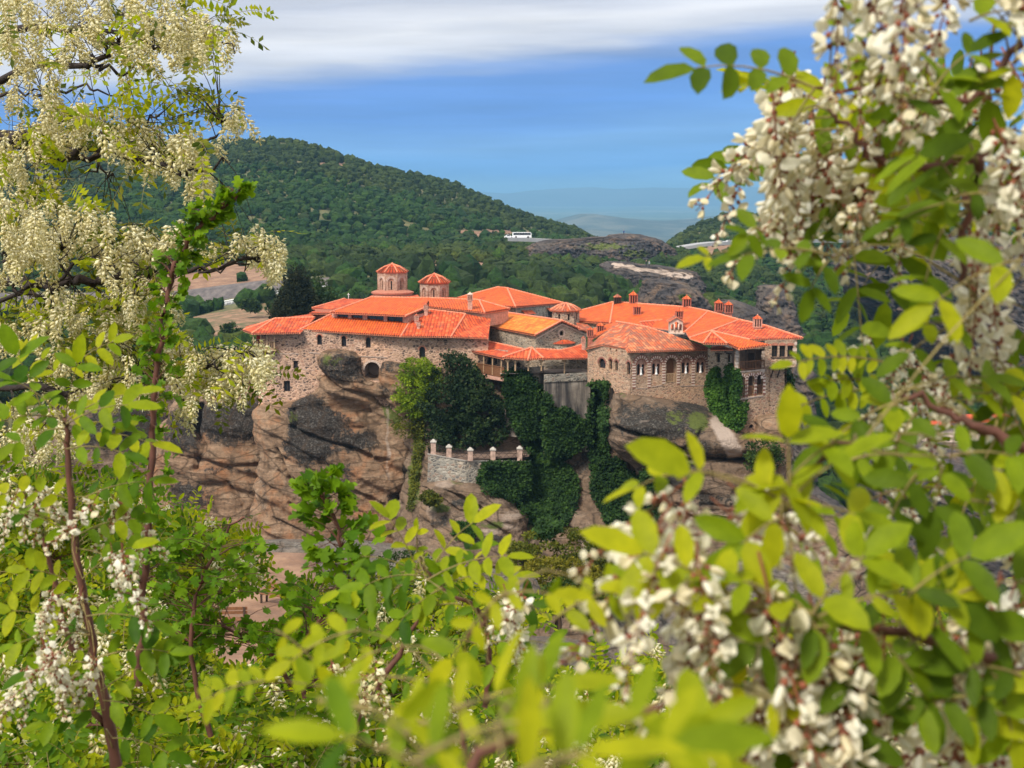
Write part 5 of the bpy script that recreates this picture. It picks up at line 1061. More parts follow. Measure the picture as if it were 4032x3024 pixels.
# ------------------------------------------------------------------ the big right block
def right_block():
    T = thing('monastery_block', 'large right hand block with a sweeping orange roof, many chimneys and a balconied corner tower', 'building', at(*C_(1700, 1400), 166))
    e0, e1, e2 = (C_(95, 380), 190), (C_(372, 397), 186.5), (C_(640, 410), 183); r0 = (C_(405, 205), 197.5); b0 = (C_(95, 286), 197)
    r1, r2, r3, r4, r5 = (C_(1090, 255), 190), (C_(1265, 290), 184), (C_(1548, 368), 175.5), (C_(1790, 422), 171.5), (C_(2122, 532), 163.8)
    v1, v2 = (C_(800, 440), 180), (C_(1060, 472), 174); fr = (C_(1640, 548), 163.6)
    roofset(T, 'roof', [[b0, e0, e1, r0], [r0, e1, e2, v1, v2, r2, r1]], [(r0, r1), (r1, r2), (e1, r0), (r0, b0)], [(e0, e1), (e1, e2)], label='long orange main roof of the right block')
    n1 = (C_(1290, 468), 170); n2 = (C_(1095, 532), 166.5)
    roofset(T, 'roof', [[r2, v2, n2, n1, r3]], [(r2, r3), (r3, n1), (r2, v2)])
    roofset(T, 'roof_red', [[r3, n1, fr, r5, r4]], [(r3, r4), (r4, r5)], [(fr, r5)], label='ribbed orange roof over the corner room')
    f1, f2 = (C_(1545, 632), 160.6), (C_(1835, 590), 161.2)
    roofset(T, 'roof', [[n1, n2, (C_(1225, 575), 163.5), (C_(1425, 575), 162.4), f1, f2, fr]], [(n1, fr), (n2, n1)], [(f1, f2), ((C_(1425, 575), 162.4), f1)])
    pa, pb, pc = (C_(1218, 580), 162.2), (C_(1435, 582), 161.6), (C_(1298, 474), 165.2)
    roofset(T, 'roof_red', [[pa, pb, pc], [pa, pc, (C_(1215, 560), 166)], [pb, (C_(1430, 560), 166), pc]], [(pa, pc), (pb, pc)], [(pa, pb)], label='small pyramid roof standing on the main roof')
    # small valley roofs
    roofset(T, 'roof_red', [[(C_(645, 388), 182.5), (C_(700, 436), 180.6), (C_(800, 438), 180.5), (C_(890, 368), 184)]], [((C_(645, 388), 182.5), (C_(890, 368), 184))])
    # corner room with three windows, jettied on struts
    Wn = Wall(C_(1800, 800), 163.6, C_(2064, 796), 163.6); mb = MB()
    hs = [rect(Wn, *C_(x, 600), *C_(x + 50, 706)) for x in (1842, 1912, 1984)]
    facade(mb, Wn, [Wn.hit(p) for p in (C_(1778, 552), C_(1778, 796), C_(2064, 796), C_(2064, 545))], hs, .35)
    kr = Wn.hit(C_(2064, 796)); a = Wn.w(*kr); zt = Wn.hit(C_(2064, 545))[1]
    mb.add([a, Vector((a.x, a.y, zt)), Vector((a.x + .6, a.y + 8, zt)), Vector((a.x + .6, a.y + 8, a.z))], [(0, 1, 2, 3)])
    kl = Wn.w(*Wn.hit(C_(1800, 796))); mb.add([kl, a, a + Vector((.6, 8, 0)), kl + Vector((.6, 8, 0))], [(0, 1, 2, 3)], 1)
    for h in hs:
        xs = [p[0] for p in h]; zs = [p[1] for p in h]; k = (xs[0] + xs[1]) / 2; w = (xs[1] - xs[0]) / 2
        slab_on(mb, Wn, [(k - w - .1, max(zs)), (k + w + .1, max(zs)), (k + w + .05, max(zs) + .22), (k, max(zs) + .36), (k - w - .05, max(zs) + .22)], 0, .03, 2); slab_on(mb, Wn, [(k - w - .12, min(zs) - .1), (k + w + .12, min(zs) - .1), (k + w + .12, min(zs)), (k - w - .12, min(zs))], 0, .08, 1)
    for i in range(4):
        z = zt - .3 - i * .75; slab_on(mb, Wn, [(kr[0] - (.5 if i % 2 else .3), z - .35), (kr[0], z - .35), (kr[0], z), (kr[0] - (.5 if i % 2 else .3), z)], 0, .03, 3)
    mb.build('wall', [M['stone_warm'], M['wood_dark'], M['brick'], M['pale']], T)
    for h in hs: window(T, Wn, h, .3, 'vh')
    for x0, y0, x1, y1, d0, d1 in ((1862, 808, 1842, 905, .25, .85), (1920, 808, 1905, 900, .25, .95), (2040, 806, 1960, 868, .9, 1.3), (2050, 804, 1962, 880, 3.9, 4.2)):
        mb = MB(); mb.beam(Wn.P(C_(x0, y0), -d0), Wn.P(C_(x1, y1), -d1), .12, .12); mb.build('strut', M['wood_dark'], T)
    # tower body
    Wt = Wall(C_(1500, 1300), 163.2, C_(1832, 1300), 164.6); Wu = Wall(C_(1826, 1200), 164.4, C_(1956, 1200), 164.9); mb = MB()
    bal = rect(Wt, *C_(1552, 638), *C_(1772, 822)); a3 = [archpx(Wt, C_(x, 0)[0], C_(0, 882 - (x - 1570) * .10)[1], C_(0, 1070 - (x - 1570) * .14)[1], 24, 10) for x in (1570, 1654, 1733)]
    sm = archpx(Wt, C_(1655, 0)[0], C_(0, 1316)[1], C_(0, 1350)[1], 17)
    facade(mb, Wt, [Wt.hit(p) for p in (C_(1500, 645), C_(1500, 1560), C_(1832, 1560), C_(1832, 590), C_(1545, 628))], [bal] + a3 + [sm], .6)
    facade(mb, Wu, [Wu.hit(p) for p in (C_(1826, 780), C_(1826, 1560), C_(1956, 1560), C_(1956, 780))], [], .3)
    k1 = Wu.w(*Wu.hit(C_(1956, 1560))); z2 = Wu.hit(C_(1956, 780))[1]; mb.add([k1, Vector((k1.x, k1.y, z2)), Vector((k1.x + .4, k1.y + 9, z2)), Vector((k1.x + .4, k1.y + 9, k1.z))], [(0, 1, 2, 3)])
    string_course(mb, Wt, C_(1545, 835), C_(1780, 812), .16, .12, 1); string_course(mb, Wu, C_(1826, 800), C_(1960, 800), .16, .1, 1); string_course(mb, Wt, C_(1540, 1082), C_(1760, 1050), .16, .12, 1)
    # striped arches
    for h in a3:
        xs = [p[0] for p in h]; zs = [p[1] for p in h]; k = (min(xs) + max(xs)) / 2; r = (max(xs) - min(xs)) / 2; zc = max(zs) - r; n = 13
        for i in range(n):
            a0, a1 = math.pi * i / n, math.pi * (i + 1) / n; slab_on(mb, Wt, [(k + (r + d) * math.cos(t), zc + (r + d) * math.sin(t)) for d, t in ((.0, a0), (.32, a0), (.32, a1), (.0, a1))], 0, .04, 3 if i % 2 else 2)
        for sgn in (-1, 1):
            z = zc; i = 0
            while z > min(zs) + .2:
                w = .30 if i % 2 else .24; slab_on(mb, Wt, sorted_quad(k + sgn * r, k + sgn * (r + w), z - .22, z), 0, .035, 2 if i % 2 else 3); z -= .22; i += 1
    for x in (1524, 1762):       # quoins beside the balcony
        kk, _ = Wt.hit(C_(x, 700))
        for i in range(8):
            z = Wt.hit(C_(x, 650))[1] - i * .42; w = .5 if i % 2 else .36; slab_on(mb, Wt, [(kk - w / 2, z - .34), (kk + w / 2, z - .34), (kk + w / 2, z), (kk - w / 2, z)], 0, .04, 2)
    mb.build('wall', [M['stone_warm'], M['pale'], M['band_pale'], M['band_red']], T)
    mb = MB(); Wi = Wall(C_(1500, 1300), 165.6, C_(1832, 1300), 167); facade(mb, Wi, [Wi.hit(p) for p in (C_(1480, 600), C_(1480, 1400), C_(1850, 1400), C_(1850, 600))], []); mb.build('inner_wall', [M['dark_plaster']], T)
    mb = MB(); z = Wt.hit(C_(1560, 822))[1]; V = [Wt.w(bal[0][0] - .3, z - .02, -.1), Wt.w(bal[1][0] + .3, z - .02, -.1), Wt.w(bal[1][0] + .3, z - .02, -2.4), Wt.w(bal[0][0] - .3, z - .02, -2.4)]; mb.add(V, [(0, 1, 2, 3)]); mb.build('balcony_floor', M['wood'], T)
    for x in (1612, 1694):
        mb = MB(); a = Wt.P(C_(x, 820), -.25); b = Wt.P(C_(x, 640), -.25); mb.beam(a, Vector((a.x, a.y, b.z)), .12, .12); mb.build('balcony_post', M['wood_dark'], T)
    mb = MB(); railing(mb, Wt.w(bal[0][0], bal[0][1] + .02, .05), Wt.w(bal[1][0], bal[1][1] + .02 + .12, .05), 1.05, 16, t=.055); mb.build('railing', M['wood'], T)
    mb = MB(); dW = Wall(C_(1600, 1300), 165.5, C_(1832, 1300), 166.4); slab_on(mb, dW, rect(dW, *C_(1628, 670), *C_(1680, 800)), 0, .06); mb.build('door', M['wood_dark'], T)
    for i, h in enumerate(a3):
        xs = [p[0] for p in h]; zs = [p[1] for p in h]; mb = MB(); railing(mb, Wt.w(min(xs), min(zs), -.2), Wt.w(max(xs), min(zs), -.2), 1.15, 5, t=.05); mb.build('railing', M['wood'], T)
    h = a3[0]; mb = MB(); k = h[0][0] + .25; n = 8; V = []
    for i in range(n + 1):
        for z in (0, 1): V.append(Wt.w(k + .42 * i / n, h[0][1] + 1.15 + z * .95, -.55 + .06 * math.sin(i * 2.2)))
    mb.add(V, [(2 * i, 2 * i + 2, 2 * i + 3, 2 * i + 1) for i in range(n)]); w = mb.build('hanging_cloth', M['white']); tag(w, 'pale washing hung in the leftmost lower arch of the corner tower', 'washing')
    window(T, Wt, sm, .4, '', name='window')
    # recessed bay with two small windows
    Wm = Wall(C_(1280, 800), 169.4, C_(1545, 800), 166.5); mb = MB(); q = [rect(Wm, *C_(1342, 678), *C_(1370, 755)), rect(Wm, *C_(1442, 678), *C_(1462, 752))]
    facade(mb, Wm, [Wm.hit(p) for p in (C_(1260, 630), C_(1260, 1500), C_(1600, 1500), C_(1545, 640))], q, .35)
    for h in q: xs = [p[0] for p in h]; zs = [p[1] for p in h]; slab_on(mb, Wm, [(min(xs) - .25, max(zs)), (max(xs) + .25, max(zs)), (max(xs) + .25, max(zs) + .16), (min(xs) - .25, max(zs) + .16)], 0, .06, 1)
    mb.build('wall', [M['stone_grey'], M['wood_dark']], T)
    for h in q: window(T, Wm, h, .3, '')
    roofset(T, 'roof_old', [[(C_(1285, 638), 167.5), (C_(1490, 636), 164.2), (C_(1380, 598), 168.2), (C_(1290, 612), 170)]], [], [((C_(1285, 638), 167.5), (C_(1490, 636), 164.2))])
    # walls under the main roof on the left and back side
    mb = MB(); Wk = Wall(C_(95, 400), 190.5, C_(640, 430), 183.8); facade(mb, Wk, [Wk.hit(p) for p in (C_(95, 386), C_(95, 520), C_(640, 520), C_(640, 410))], []); mb.build('wall', [M['stone_grey']], T)
    # chimneys
    ch = [(440, 140, 230, 196.5, 36, ('wood_dark', 'roof_old', 'dark'), 'squat black chimney at the left end of the ridge'), (584, 118, 235, 195.6, 40, ('chim', 'roof_red', 'dark'), None), (617, 228, 376, 188.5, 36, ('chim', 'roof_red', 'dark'), None),
          (1068, 154, 262, 190.5, 40, ('chim', 'roof_red', 'dark'), None), (1357, 192, 330, 184, 38, ('chim', 'roof_red', 'dark'), None), (1447, 208, 348, 183, 38, ('chim', 'roof_red', 'dark'), None),
          (1708, 332, 505, 170, 40, ('chim_pale', 'roof_red', 'dark'), 'pale chimney with a wide red head, nearest the right corner'), (1002, 268, 345, 178, 36, ('chim', 'roof_red', 'dark'), None)]
    for x, y0, y1, Y, w, ms, lb in ch: chimney(T, C_(x, 0)[0], C_(0, y0)[1], C_(0, y1)[1], Y, w, mats=ms, label=lb)
    # bell gable dormer
    Y = 174.6; Wd = Wall(C_(915, 480), Y, C_(1035, 480), Y); mb = MB(); hs = [archpx(Wd, C_(x, 0)[0], C_(0, y0)[1], C_(0, 465)[1], w, 8) for x, y0, w in ((940, 405, 10), (976, 385, 16), (1013, 405, 10))]
    facade(mb, Wd, [Wd.hit(p) for p in (C_(918, 375), C_(918, 500), C_(1034, 500), C_(1034, 375), C_(976, 345))], hs, 1.6)
    for x in (958, 995): mb.tube([Wd.P(C_(x, 470), .06), Wd.P(C_(x, 405), .06)], .09, 8, 1)
    a = Wd.P(C_(918, 500)); b = Wd.P(C_(1034, 500)); zz = Wd.P(C_(918, 375)).z
    for p in (a, b): mb.add([p, Vector((p.x, p.y, zz)), Vector((p.x, p.y + 2, zz)), Vector((p.x, p.y + 2, p.z))], [(0, 1, 2, 3)])
    mb.beam(Wd.P(C_(905, 488), .15), Wd.P(C_(1045, 490), .15), .3, .14, 1); mb.build('bell_gable', [M['pale'], M['band_pale']], T)
    l, t, r = Wd.P(C_(903, 382), .2), Wd.P(C_(976, 338), .2), Wd.P(C_(1048, 382), .2); bk = Vector((0, 2.6, 0)); mb = MB(); roof_panel(mb, [l, t, t + bk, l + bk], .1); roof_panel(mb, [t, r, r + bk, t + bk], .1); mb.build('roof', RM('roof_old'), T)
def sorted_quad(k0, k1, z0, z1):
    a, b = min(k0, k1), max(k0, k1); return [(a, z0), (b, z0), (b, z1), (a, z1)]
M['dark_plaster'] = simple('dark_brown_plaster', (.22, .15, .11), .9, .3, 2)  # darker brown plaster for the tower's inner wall
right_block()

# ------------------------------------------------------------------ the arcaded wing in front
def arcade_wing():
    T = thing('arcaded_wing', 'warm stone wing with five brick striped arches and twin windows, standing on the overhanging rock', 'building', at(*C_(930, 1100), 170))
    Wf = Wall(C_(556, 900), 167.8, C_(1300, 900), 171.6); Wl = Wall(C_(165, 900), 174.6, C_(556, 900), 167.8); mb = MB()
    AR = [(657, 690, 66), (795, 692, 60), (930, 684, 66), (1064, 684, 62), (1197, 682, 64)]
    tw = []; nich = []
    for i, (x, y, ro) in enumerate(AR):
        if i == 2: nich.append(archpx(Wf, C_(929, 0)[0], C_(0, 716)[1], C_(0, 936)[1], 38, 12)); continue
        nich.append(archpx(Wf, C_(x, 0)[0], C_(0, y + 42)[1], C_(0, 870 - i * 6)[1], 35, 12))
        for dx in (-19, 21): tw.append(archpx(Wf, C_(x + dx, 0)[0], C_(0, 770 - i * 5)[1], C_(0, 868 - i * 5)[1], 11.5, 8))
    w0 = archpx(Wf, C_(540, 0)[0] + 9, C_(0, 745)[1], C_(0, 868)[1], 12, 8)
    out = [Wf.hit(p) for p in (C_(556, 655), C_(556, 985), C_(470, 1180), C_(520, 1300), C_(1330, 1300), C_(1300, 625))]
    facade(mb, Wf, out, nich, .16)
    for j, n_ in enumerate(nich):
        if j == 2: reveal(mb, Wf, n_, .9); continue
        idx = (j if j < 2 else j - 1) * 2; facade(mb, Wf, n_, tw[idx:idx + 2], .34, off=-.16, mat=4)
    # striped arches and pilasters, panels below
    for i, (x, y, ro) in enumerate(AR):
        k, zt = Wf.hit(C_(x, y)); k2, _ = Wf.hit(C_(x + ro, y)); R = k2 - k; r = R - .30; zc = zt - R; n = 17
        for j in range(n):
            a0, a1 = math.pi * j / n, math.pi * (j + 1) / n; slab_on(mb, Wf, [(k + q * math.cos(t), zc + q * math.sin(t)) for q, t in ((r, a0), (R, a0), (R, a1), (r, a1))], 0, .05, 3 if j % 2 else 2)
        for j in range(16):
            a0, a1 = math.pi * j / 16, math.pi * (j + 1) / 16; slab_on(mb, Wf, [(k + q * math.cos(t), zc + q * math.sin(t)) for q, t in ((R + .01, a0), (R + .09, a0), (R + .09, a1), (R + .01, a1))], 0, .08, 2)
        if i != 2:
            for j in range(12):
                a0, a1 = math.pi * j / 12, math.pi * (j + 1) / 12; xs = [p[0] for p in nich[i]]; rr_ = (max(xs) - min(xs)) / 2; zcc = max(p[1] for p in nich[i]) - rr_; kc = (max(xs) + min(xs)) / 2
                slab_on(mb, Wf, [(kc + q * math.cos(t), zcc + q * math.sin(t)) for q, t in ((rr_ + .01, a0), (rr_ + .12, a0), (rr_ + .12, a1), (rr_ + .01, a1))], 0, .035, 2)
    for i, x in enumerate((592, 730, 862, 996, 1130, 1256)):
        k, zt = Wf.hit(C_(x, 748 - i * 2)); _, zb = Wf.hit(C_(x, (985, 980, 945, 945, 962, 955)[i])); z = zt; j = 0
        while z > zb:
            w = .46 if j % 2 else .34; dd = .05 if j % 2 else .035; slab_on(mb, Wf, sorted_quad(k - w / 2, k + w / 2, z - .17, z), 0, dd, 2 if j % 2 == 0 else 3); z -= .17; j += 1
    string_course(mb, Wf, C_(615, 985), C_(715, 985), .1, .06, 1); string_course(mb, Wf, C_(1010, 965), C_(1110, 962), .1, .06, 1); string_course(mb, Wf, C_(1145, 962), C_(1240, 958), .1, .06, 1); string_course(mb, Wf, C_(745, 975), C_(850, 955), .1, .06, 1)
    # left face
    wl = [archpx(Wl, C_(300, 0)[0], C_(0, 712)[1], C_(0, 812)[1], 27, 8), archpx(Wl, C_(378, 0)[0], C_(0, 718)[1], C_(0, 820)[1], 11, 8), archpx(Wl, C_(431, 0)[0], C_(0, 733)[1], C_(0, 832)[1], 11, 8), archpx(Wl, C_(541, 0)[0], C_(0, 745)[1], C_(0, 866)[1], 12, 8)]
    sq = [rect(Wl, *C_(x, y), *C_(x + 12, y + 22)) for x, y in ((371, 622), (425, 634), (478, 646))]
    facade(mb, Wl, [Wl.hit(p) for p in (C_(170, 628), C_(170, 945), C_(400, 985), C_(470, 1180), C_(556, 1185), C_(556, 655), C_(515, 640), C_(305, 596))], wl + sq, .35)
    for h in wl:
        xs = [p[0] for p in h]; zs = [p[1] for p in h]; k = (min(xs) + max(xs)) / 2; r = (max(xs) - min(xs)) / 2; zc = max(zs) - r
        for j in range(12):
            a0, a1 = math.pi * j / 12, math.pi * (j + 1) / 12; slab_on(mb, Wl, [(k + q * math.cos(t), zc + q * math.sin(t)) for q, t in ((r + .01, a0), (r + .2, a0), (r + .2, a1), (r + .01, a1))], 0, .03, 2)
    e = Wf.w(*Wf.hit(C_(1300, 1300))); zt = Wf.hit(C_(1300, 625))[1]; mb.add([e, Vector((e.x, e.y, zt)), Vector((e.x + 1, e.y + 8, zt)), Vector((e.x + 1, e.y + 8, e.z))], [(0, 1, 2, 3)])
    mb.build('wall', [M['stone_warm'], M['pale'], M['band_red'], M['band_pale'], M['plaster_pink']], T)
    for h in tw: window(T, Wf, h, .48, '')
    for i in (0, 1, 3, 4):       # white columns between twin windows
        x = AR[i][0] + 1; mb = MB(); a = Wf.P(C_(x, 868 - i * 5), -.10); b = Wf.P(C_(x, 800 - i * 5), -.10); H = b.z - a.z
        mb.lathe((a.x, a.y, a.z), [(.17, 0), (.17, .1), (.10, .2), (.085, H - .2), (.14, H - .06), (.19, H)], 10, mat=0); mb.build('column', M['white'], T)
    for h in wl: window(T, Wl, h, .3, 'vh' if h is wl[0] else '')
    for h in sq: window(T, Wl, h, .25, '')
    # the tall door with its railing
    mb = MB(); poly_on(mb, Wf, nich[2], -.85); mb.build('door', M['wood'], T)
    xs = [p[0] for p in nich[2]]; zb = min(p[1] for p in nich[2]); mb = MB(); railing(mb, Wf.w(min(xs), zb, -.1), Wf.w(max(xs), zb, -.1), 1.1, 7, t=.055); mb.build('railing', M['wood_light'], T)
    # roof
    l0, l1, l2, fc, fe = (C_(155, 627), 174.2), (C_(305, 592), 172), (C_(516, 636), 168.6), (C_(532, 656), 167.0), (C_(1300, 634), 170.9)
    ra, rb, rc = (C_(560, 405), 175.6), (C_(700, 432), 174.6), (C_(960, 520), 173.6); bl = (C_(430, 385), 180)
    roofset(T, 'roof_old', [[l0, l1, l2, fc, ra, bl], [fc, fe, (C_(1200, 590), 172), rc, rb, ra]], [(ra, rb), (rb, rc), (bl, ra)], [(fc, fe), (l1, l2), (l0, l1)], label='mottled old tile roof over the arcaded wing')
    fm = (C_(620, 590), 168.6); m2 = (C_(1180, 592), 171.9)
    chimney(T, C_(285, 0)[0], C_(0, 398)[1], C_(0, 530)[1], 179, 36, mats=('chim', 'roof_red', 'dark')); chimney(T, C_(193, 0)[0], C_(0, 440)[1], C_(0, 605)[1], 177, 30, mats=('chim', 'roof_red', 'dark'))
    roofset(T, 'roof', [[(C_(225, 440), 181), (C_(205, 540), 176.5), (C_(420, 420), 179.2), (C_(430, 383), 181)]])
M['plaster_pink'] = simple('pink_plaster', (.40, .22, .16), .9, .25, 3)
arcade_wing()

# ------------------------------------------------------------------ terrace with its wall and posts
def terrace():
    T = thing('terrace_wall', 'grey rubble stone terrace wall with square posts and a thin iron railing, under the dark tree', 'wall', at(*F_(300, 1000), 173))
    Wt = Wall(F_(150, 900), 173.5, F_(430, 900), 171.6); Wu = Wall(F_(430, 900), 171.6, F_(890, 900), 174.2); mb = MB()
    facade(mb, Wt, [Wt.hit(p) for p in (F_(160, 805), F_(150, 1060), F_(430, 1120), F_(430, 855))], []); facade(mb, Wu, [Wu.hit(p) for p in (F_(430, 855), F_(430, 1120), F_(890, 1080), F_(890, 858))], [])
    string_course(mb, Wt, F_(155, 802), F_(430, 853), .16, .12, 1); string_course(mb, Wu, F_(430, 853), F_(890, 855), .16, .12, 1)
    a = Wt.w(*Wt.hit(F_(160, 805))); mb.add([a, Vector((a.x, a.y, a.z - 5)), Vector((a.x - .5, a.y + 7, a.z - 5)), Vector((a.x - .5, a.y + 7, a.z))], [(0, 1, 2, 3)]); mb.build('wall', [M['stone_wall'], M['pale_grey']], T)
    def post(W_, x, y0, y1, w=.62):
        p = W_.P(F_(x, y1), -.3); H = W_.P(F_(x, y0)).z - p.z; mb = MB(); mb.box((p.x, p.y, p.z + H * .42), (w, w, H * .84)); mb.box((p.x, p.y, p.z + H * .86), (w * 1.25, w * 1.25, .12), 0, 1); mb.box((p.x, p.y, p.z + H * .86 + .2), (w * 1.1, w * 1.1, .28), 0, 1, .25); mb.build('post', [M['stone_post'], M['pale_grey']], T)
    for W_, x, y0, y1 in ((Wt, 190, 706, 810), (Wt, 303, 745, 838), (Wt, 458, 768, 858)): post(W_, x, y0, y1)
    for x, y0, y1 in ((634, 765, 858), (828, 755, 858)): post(Wu, x, y0, y1)
    mb = MB()
    for W_, x0, y0, x1, y1 in ((Wt, 205, 812, 290, 835), (Wt, 318, 838, 440, 858), (Wu, 475, 858, 620, 860), (Wu, 650, 860, 815, 860), (Wu, 842, 860, 885, 860)):
        a, b = W_.P(F_(x0, y0), -.3), W_.P(F_(x1, y1), -.3)
        for z in (.35, .95, 1.25): mb.beam(a + Vector((0, 0, z)), b + Vector((0, 0, z)), .05, .05)
        n = 3
        for i in range(n):
            p, q = a + (b - a) * i / n, a + (b - a) * (i + 1) / n; mb.beam(p + Vector((0, 0, .35)), q + Vector((0, 0, 1.2)), .035); mb.beam(p + Vector((0, 0, 1.2)), q + Vector((0, 0, .35)), .035)
    mb.build('railing', M['iron'], T)
    mb = MB(); z = Wt.P(F_(300, 838)).z - .1; pts = [Wt.w(-.2, z, -.05), Wt.w(Wt.L, z, -.05), Wu.w(Wu.L, z, -.05), Vector((Wu.w(Wu.L, 0).x + 1, 184, z)), Vector((Wt.w(0, 0).x - 1, 184, z))]; mb.add(pts, [tuple(range(5))]); o = mb.build('terrace', M['earth_floor']); tag(o, kind='structure')
M['pale_grey'] = simple('grey_coping', (.42, .38, .33), .85, .2, 4); M['stone_post'] = simple('pink_post', (.46, .31, .24), .85, .4, 2.5); M['earth_floor'] = simple('terrace_earth', (.17, .11, .08), .95, .4, 1)
terrace()
# ------------------------------------------------------------------ foliage tools
def rot_from(z, roll):              # (n,3) axis directions -> frames whose y axis is the direction
    z = z / (np.linalg.norm(z, axis=-1, keepdims=True) + 1e-9); ref = np.where(np.abs(z[..., 2:3]) > .95, np.array([1., 0, 0]), np.array([0, 0, 1.]))
    x = np.cross(z, ref); x /= np.linalg.norm(x, axis=-1, keepdims=True) + 1e-9; y = np.cross(x, z)
    c, s = np.cos(roll)[..., None], np.sin(roll)[..., None]; return x * c + y * s, z, -x * s + y * c
def leaf_quads(c, d, nrm, ln, wd):
    """pointed folded leaves: c base (n,3), d direction, nrm normal"""
    d = d / (np.linalg.norm(d, axis=1, keepdims=True) + 1e-9); s = np.cross(d, nrm); s /= np.linalg.norm(s, axis=1, keepdims=True) + 1e-9; n = np.cross(s, d)
    ln = np.asarray(ln)[:, None]; wd = np.asarray(wd)[:, None]
    V = np.stack([c, c + d * ln * .5 + s * wd * .5 - n * wd * .12, c + d * ln, c + d * ln * .5 - s * wd * .5 - n * wd * .12], 1)
    k = np.arange(len(c))[:, None] * 4; F = np.concatenate([k + [0, 1, 2], k + [0, 2, 3]], 0); return V.reshape(-1, 3), F
def unit(n, rng): v = rng.normal(size=(n, 3)); return v / np.linalg.norm(v, axis=1, keepdims=True)
def crown(name, parent, blobs, nclump, per, csize, leaf, mat, seed, shell=.55, flat=.8, up=.25, extra=0):
    """leaf clumps through the volume of several ellipsoids (centre, radii)"""
    rng = np.random.default_rng(seed); vol = np.array([b[1][0] * b[1][1] * b[1][2] for b in blobs]) ** .67; pick = rng.choice(len(blobs), nclump, p=vol / vol.sum())
    cc = np.array([blobs[i][0] for i in pick]); rr = np.array([blobs[i][1] for i in pick]); u = unit(nclump, rng); t = rng.uniform(shell, 1, (nclump, 1)) ** .6
    ctr = cc + u * rr * t; C = np.repeat(ctr, per, 0); n = len(C); q = unit(n, rng); q[:, 2] = q[:, 2] * flat + up * .3; sz = np.repeat(rng.uniform(.6, 1.35, nclump), per) * csize
    Pp = C + q * (sz * rng.uniform(.35, 1, n) ** .5)[:, None] * np.array([1, 1, .75]); out = np.repeat(u, per, 0)
    d = q * .8 + unit(n, rng) * .8 + out * .2; nr = q + unit(n, rng) * .6 + np.array([0, 0, .4]); ln = leaf * rng.uniform(.6, 1.4, n)
    V, F = leaf_quads(Pp, d, nr, ln, ln * .62); return npmesh(name, V, F, mat, parent)
def trunk(parent, base, tip, r, branches, mat, seed=1, name='trunk'):
    mb = MB(); rng = random.Random(seed); base, tip = Vector(base), Vector(tip); pts = []
    for i in range(6):
        p = base + (tip - base) * i / 5; p += Vector((rng.uniform(-1, 1), rng.uniform(-1, 1), 0)) * r * (1.2 if i else 0); pts.append(p)
    mb.tube(pts, [r * (1.3 - .8 * i / 5) for i in range(6)], 8)
    for e in branches:
        e = Vector(e); s = base + (tip - base) * rng.uniform(.4, .85); m_ = (s + e) / 2 + Vector((0, 0, (e - s).length * .12)); mb.tube([s, m_, e], [r * .5, r * .35, r * .1], 6)
    return mb.build(name, mat, parent)
M['bark'] = simple('brown_bark', (.085, .05, .03), .9, .4, 20, bump=.02)
M['bark_dark'] = simple('dark_bark', (.03, .02, .018), .9, .4, 20, bump=.02)
M['bark_red'] = simple('red_brown_bark', (.12, .045, .03), .8, .35, 30)
M['f_dark'] = leaf_mat('dark_evergreen_leaves', [(.007, .018, .006), (.014, .033, .009), (.024, .048, .014), (.05, .07, .026)], .15, .55, clump_light=.5)
M['f_light'] = leaf_mat('fresh_green_leaves', [(.11, .19, .010), (.18, .27, .014), (.26, .34, .02), (.14, .22, .012)], .4, clump_light=.55)
M['f_ivy'] = leaf_mat('ivy_leaves', [(.012, .035, .008), (.022, .055, .010), (.035, .075, .014), (.018, .045, .01)], .2, .5, clump_light=.55)
M['f_ivy_light'] = leaf_mat('bright_ivy_leaves', [(.025, .07, .008), (.04, .10, .012), (.06, .13, .018)], .25, .5, clump_light=.55)  # a lighter green ivy for the tower wall and one ledge bush
M['f_cyp'] = leaf_mat('cypress_leaves', [(.012, .017, .007), (.022, .028, .010), (.035, .035, .013)], .1, .6, clump_light=.55)
M['f_olive'] = leaf_mat('olive_green_leaves', [(.06, .085, .008), (.10, .12, .012), (.15, .15, .016), (.05, .07, .008)], .25, .5, clump_light=.55)
M['f_bush'] = leaf_mat('bush_leaves', [(.02, .045, .01), (.035, .065, .014), (.055, .09, .02)], .25, .5, clump_light=.55)
def cast(px, py):
    dg = bpy.context.evaluated_depsgraph_get(); d = at(px, py, 100).normalized(); h = SC.ray_cast(dg, Vector((0, 0, 0)), d); o = Vector((0, 0, 0)); t = 0
    while h[0] and h[4] and h[4].name.startswith('haze') and t < 4: o = h[1] + d * .01; h = SC.ray_cast(dg, o, d); t += 1
    return (h[1], h[2]) if h[0] else (None, None)
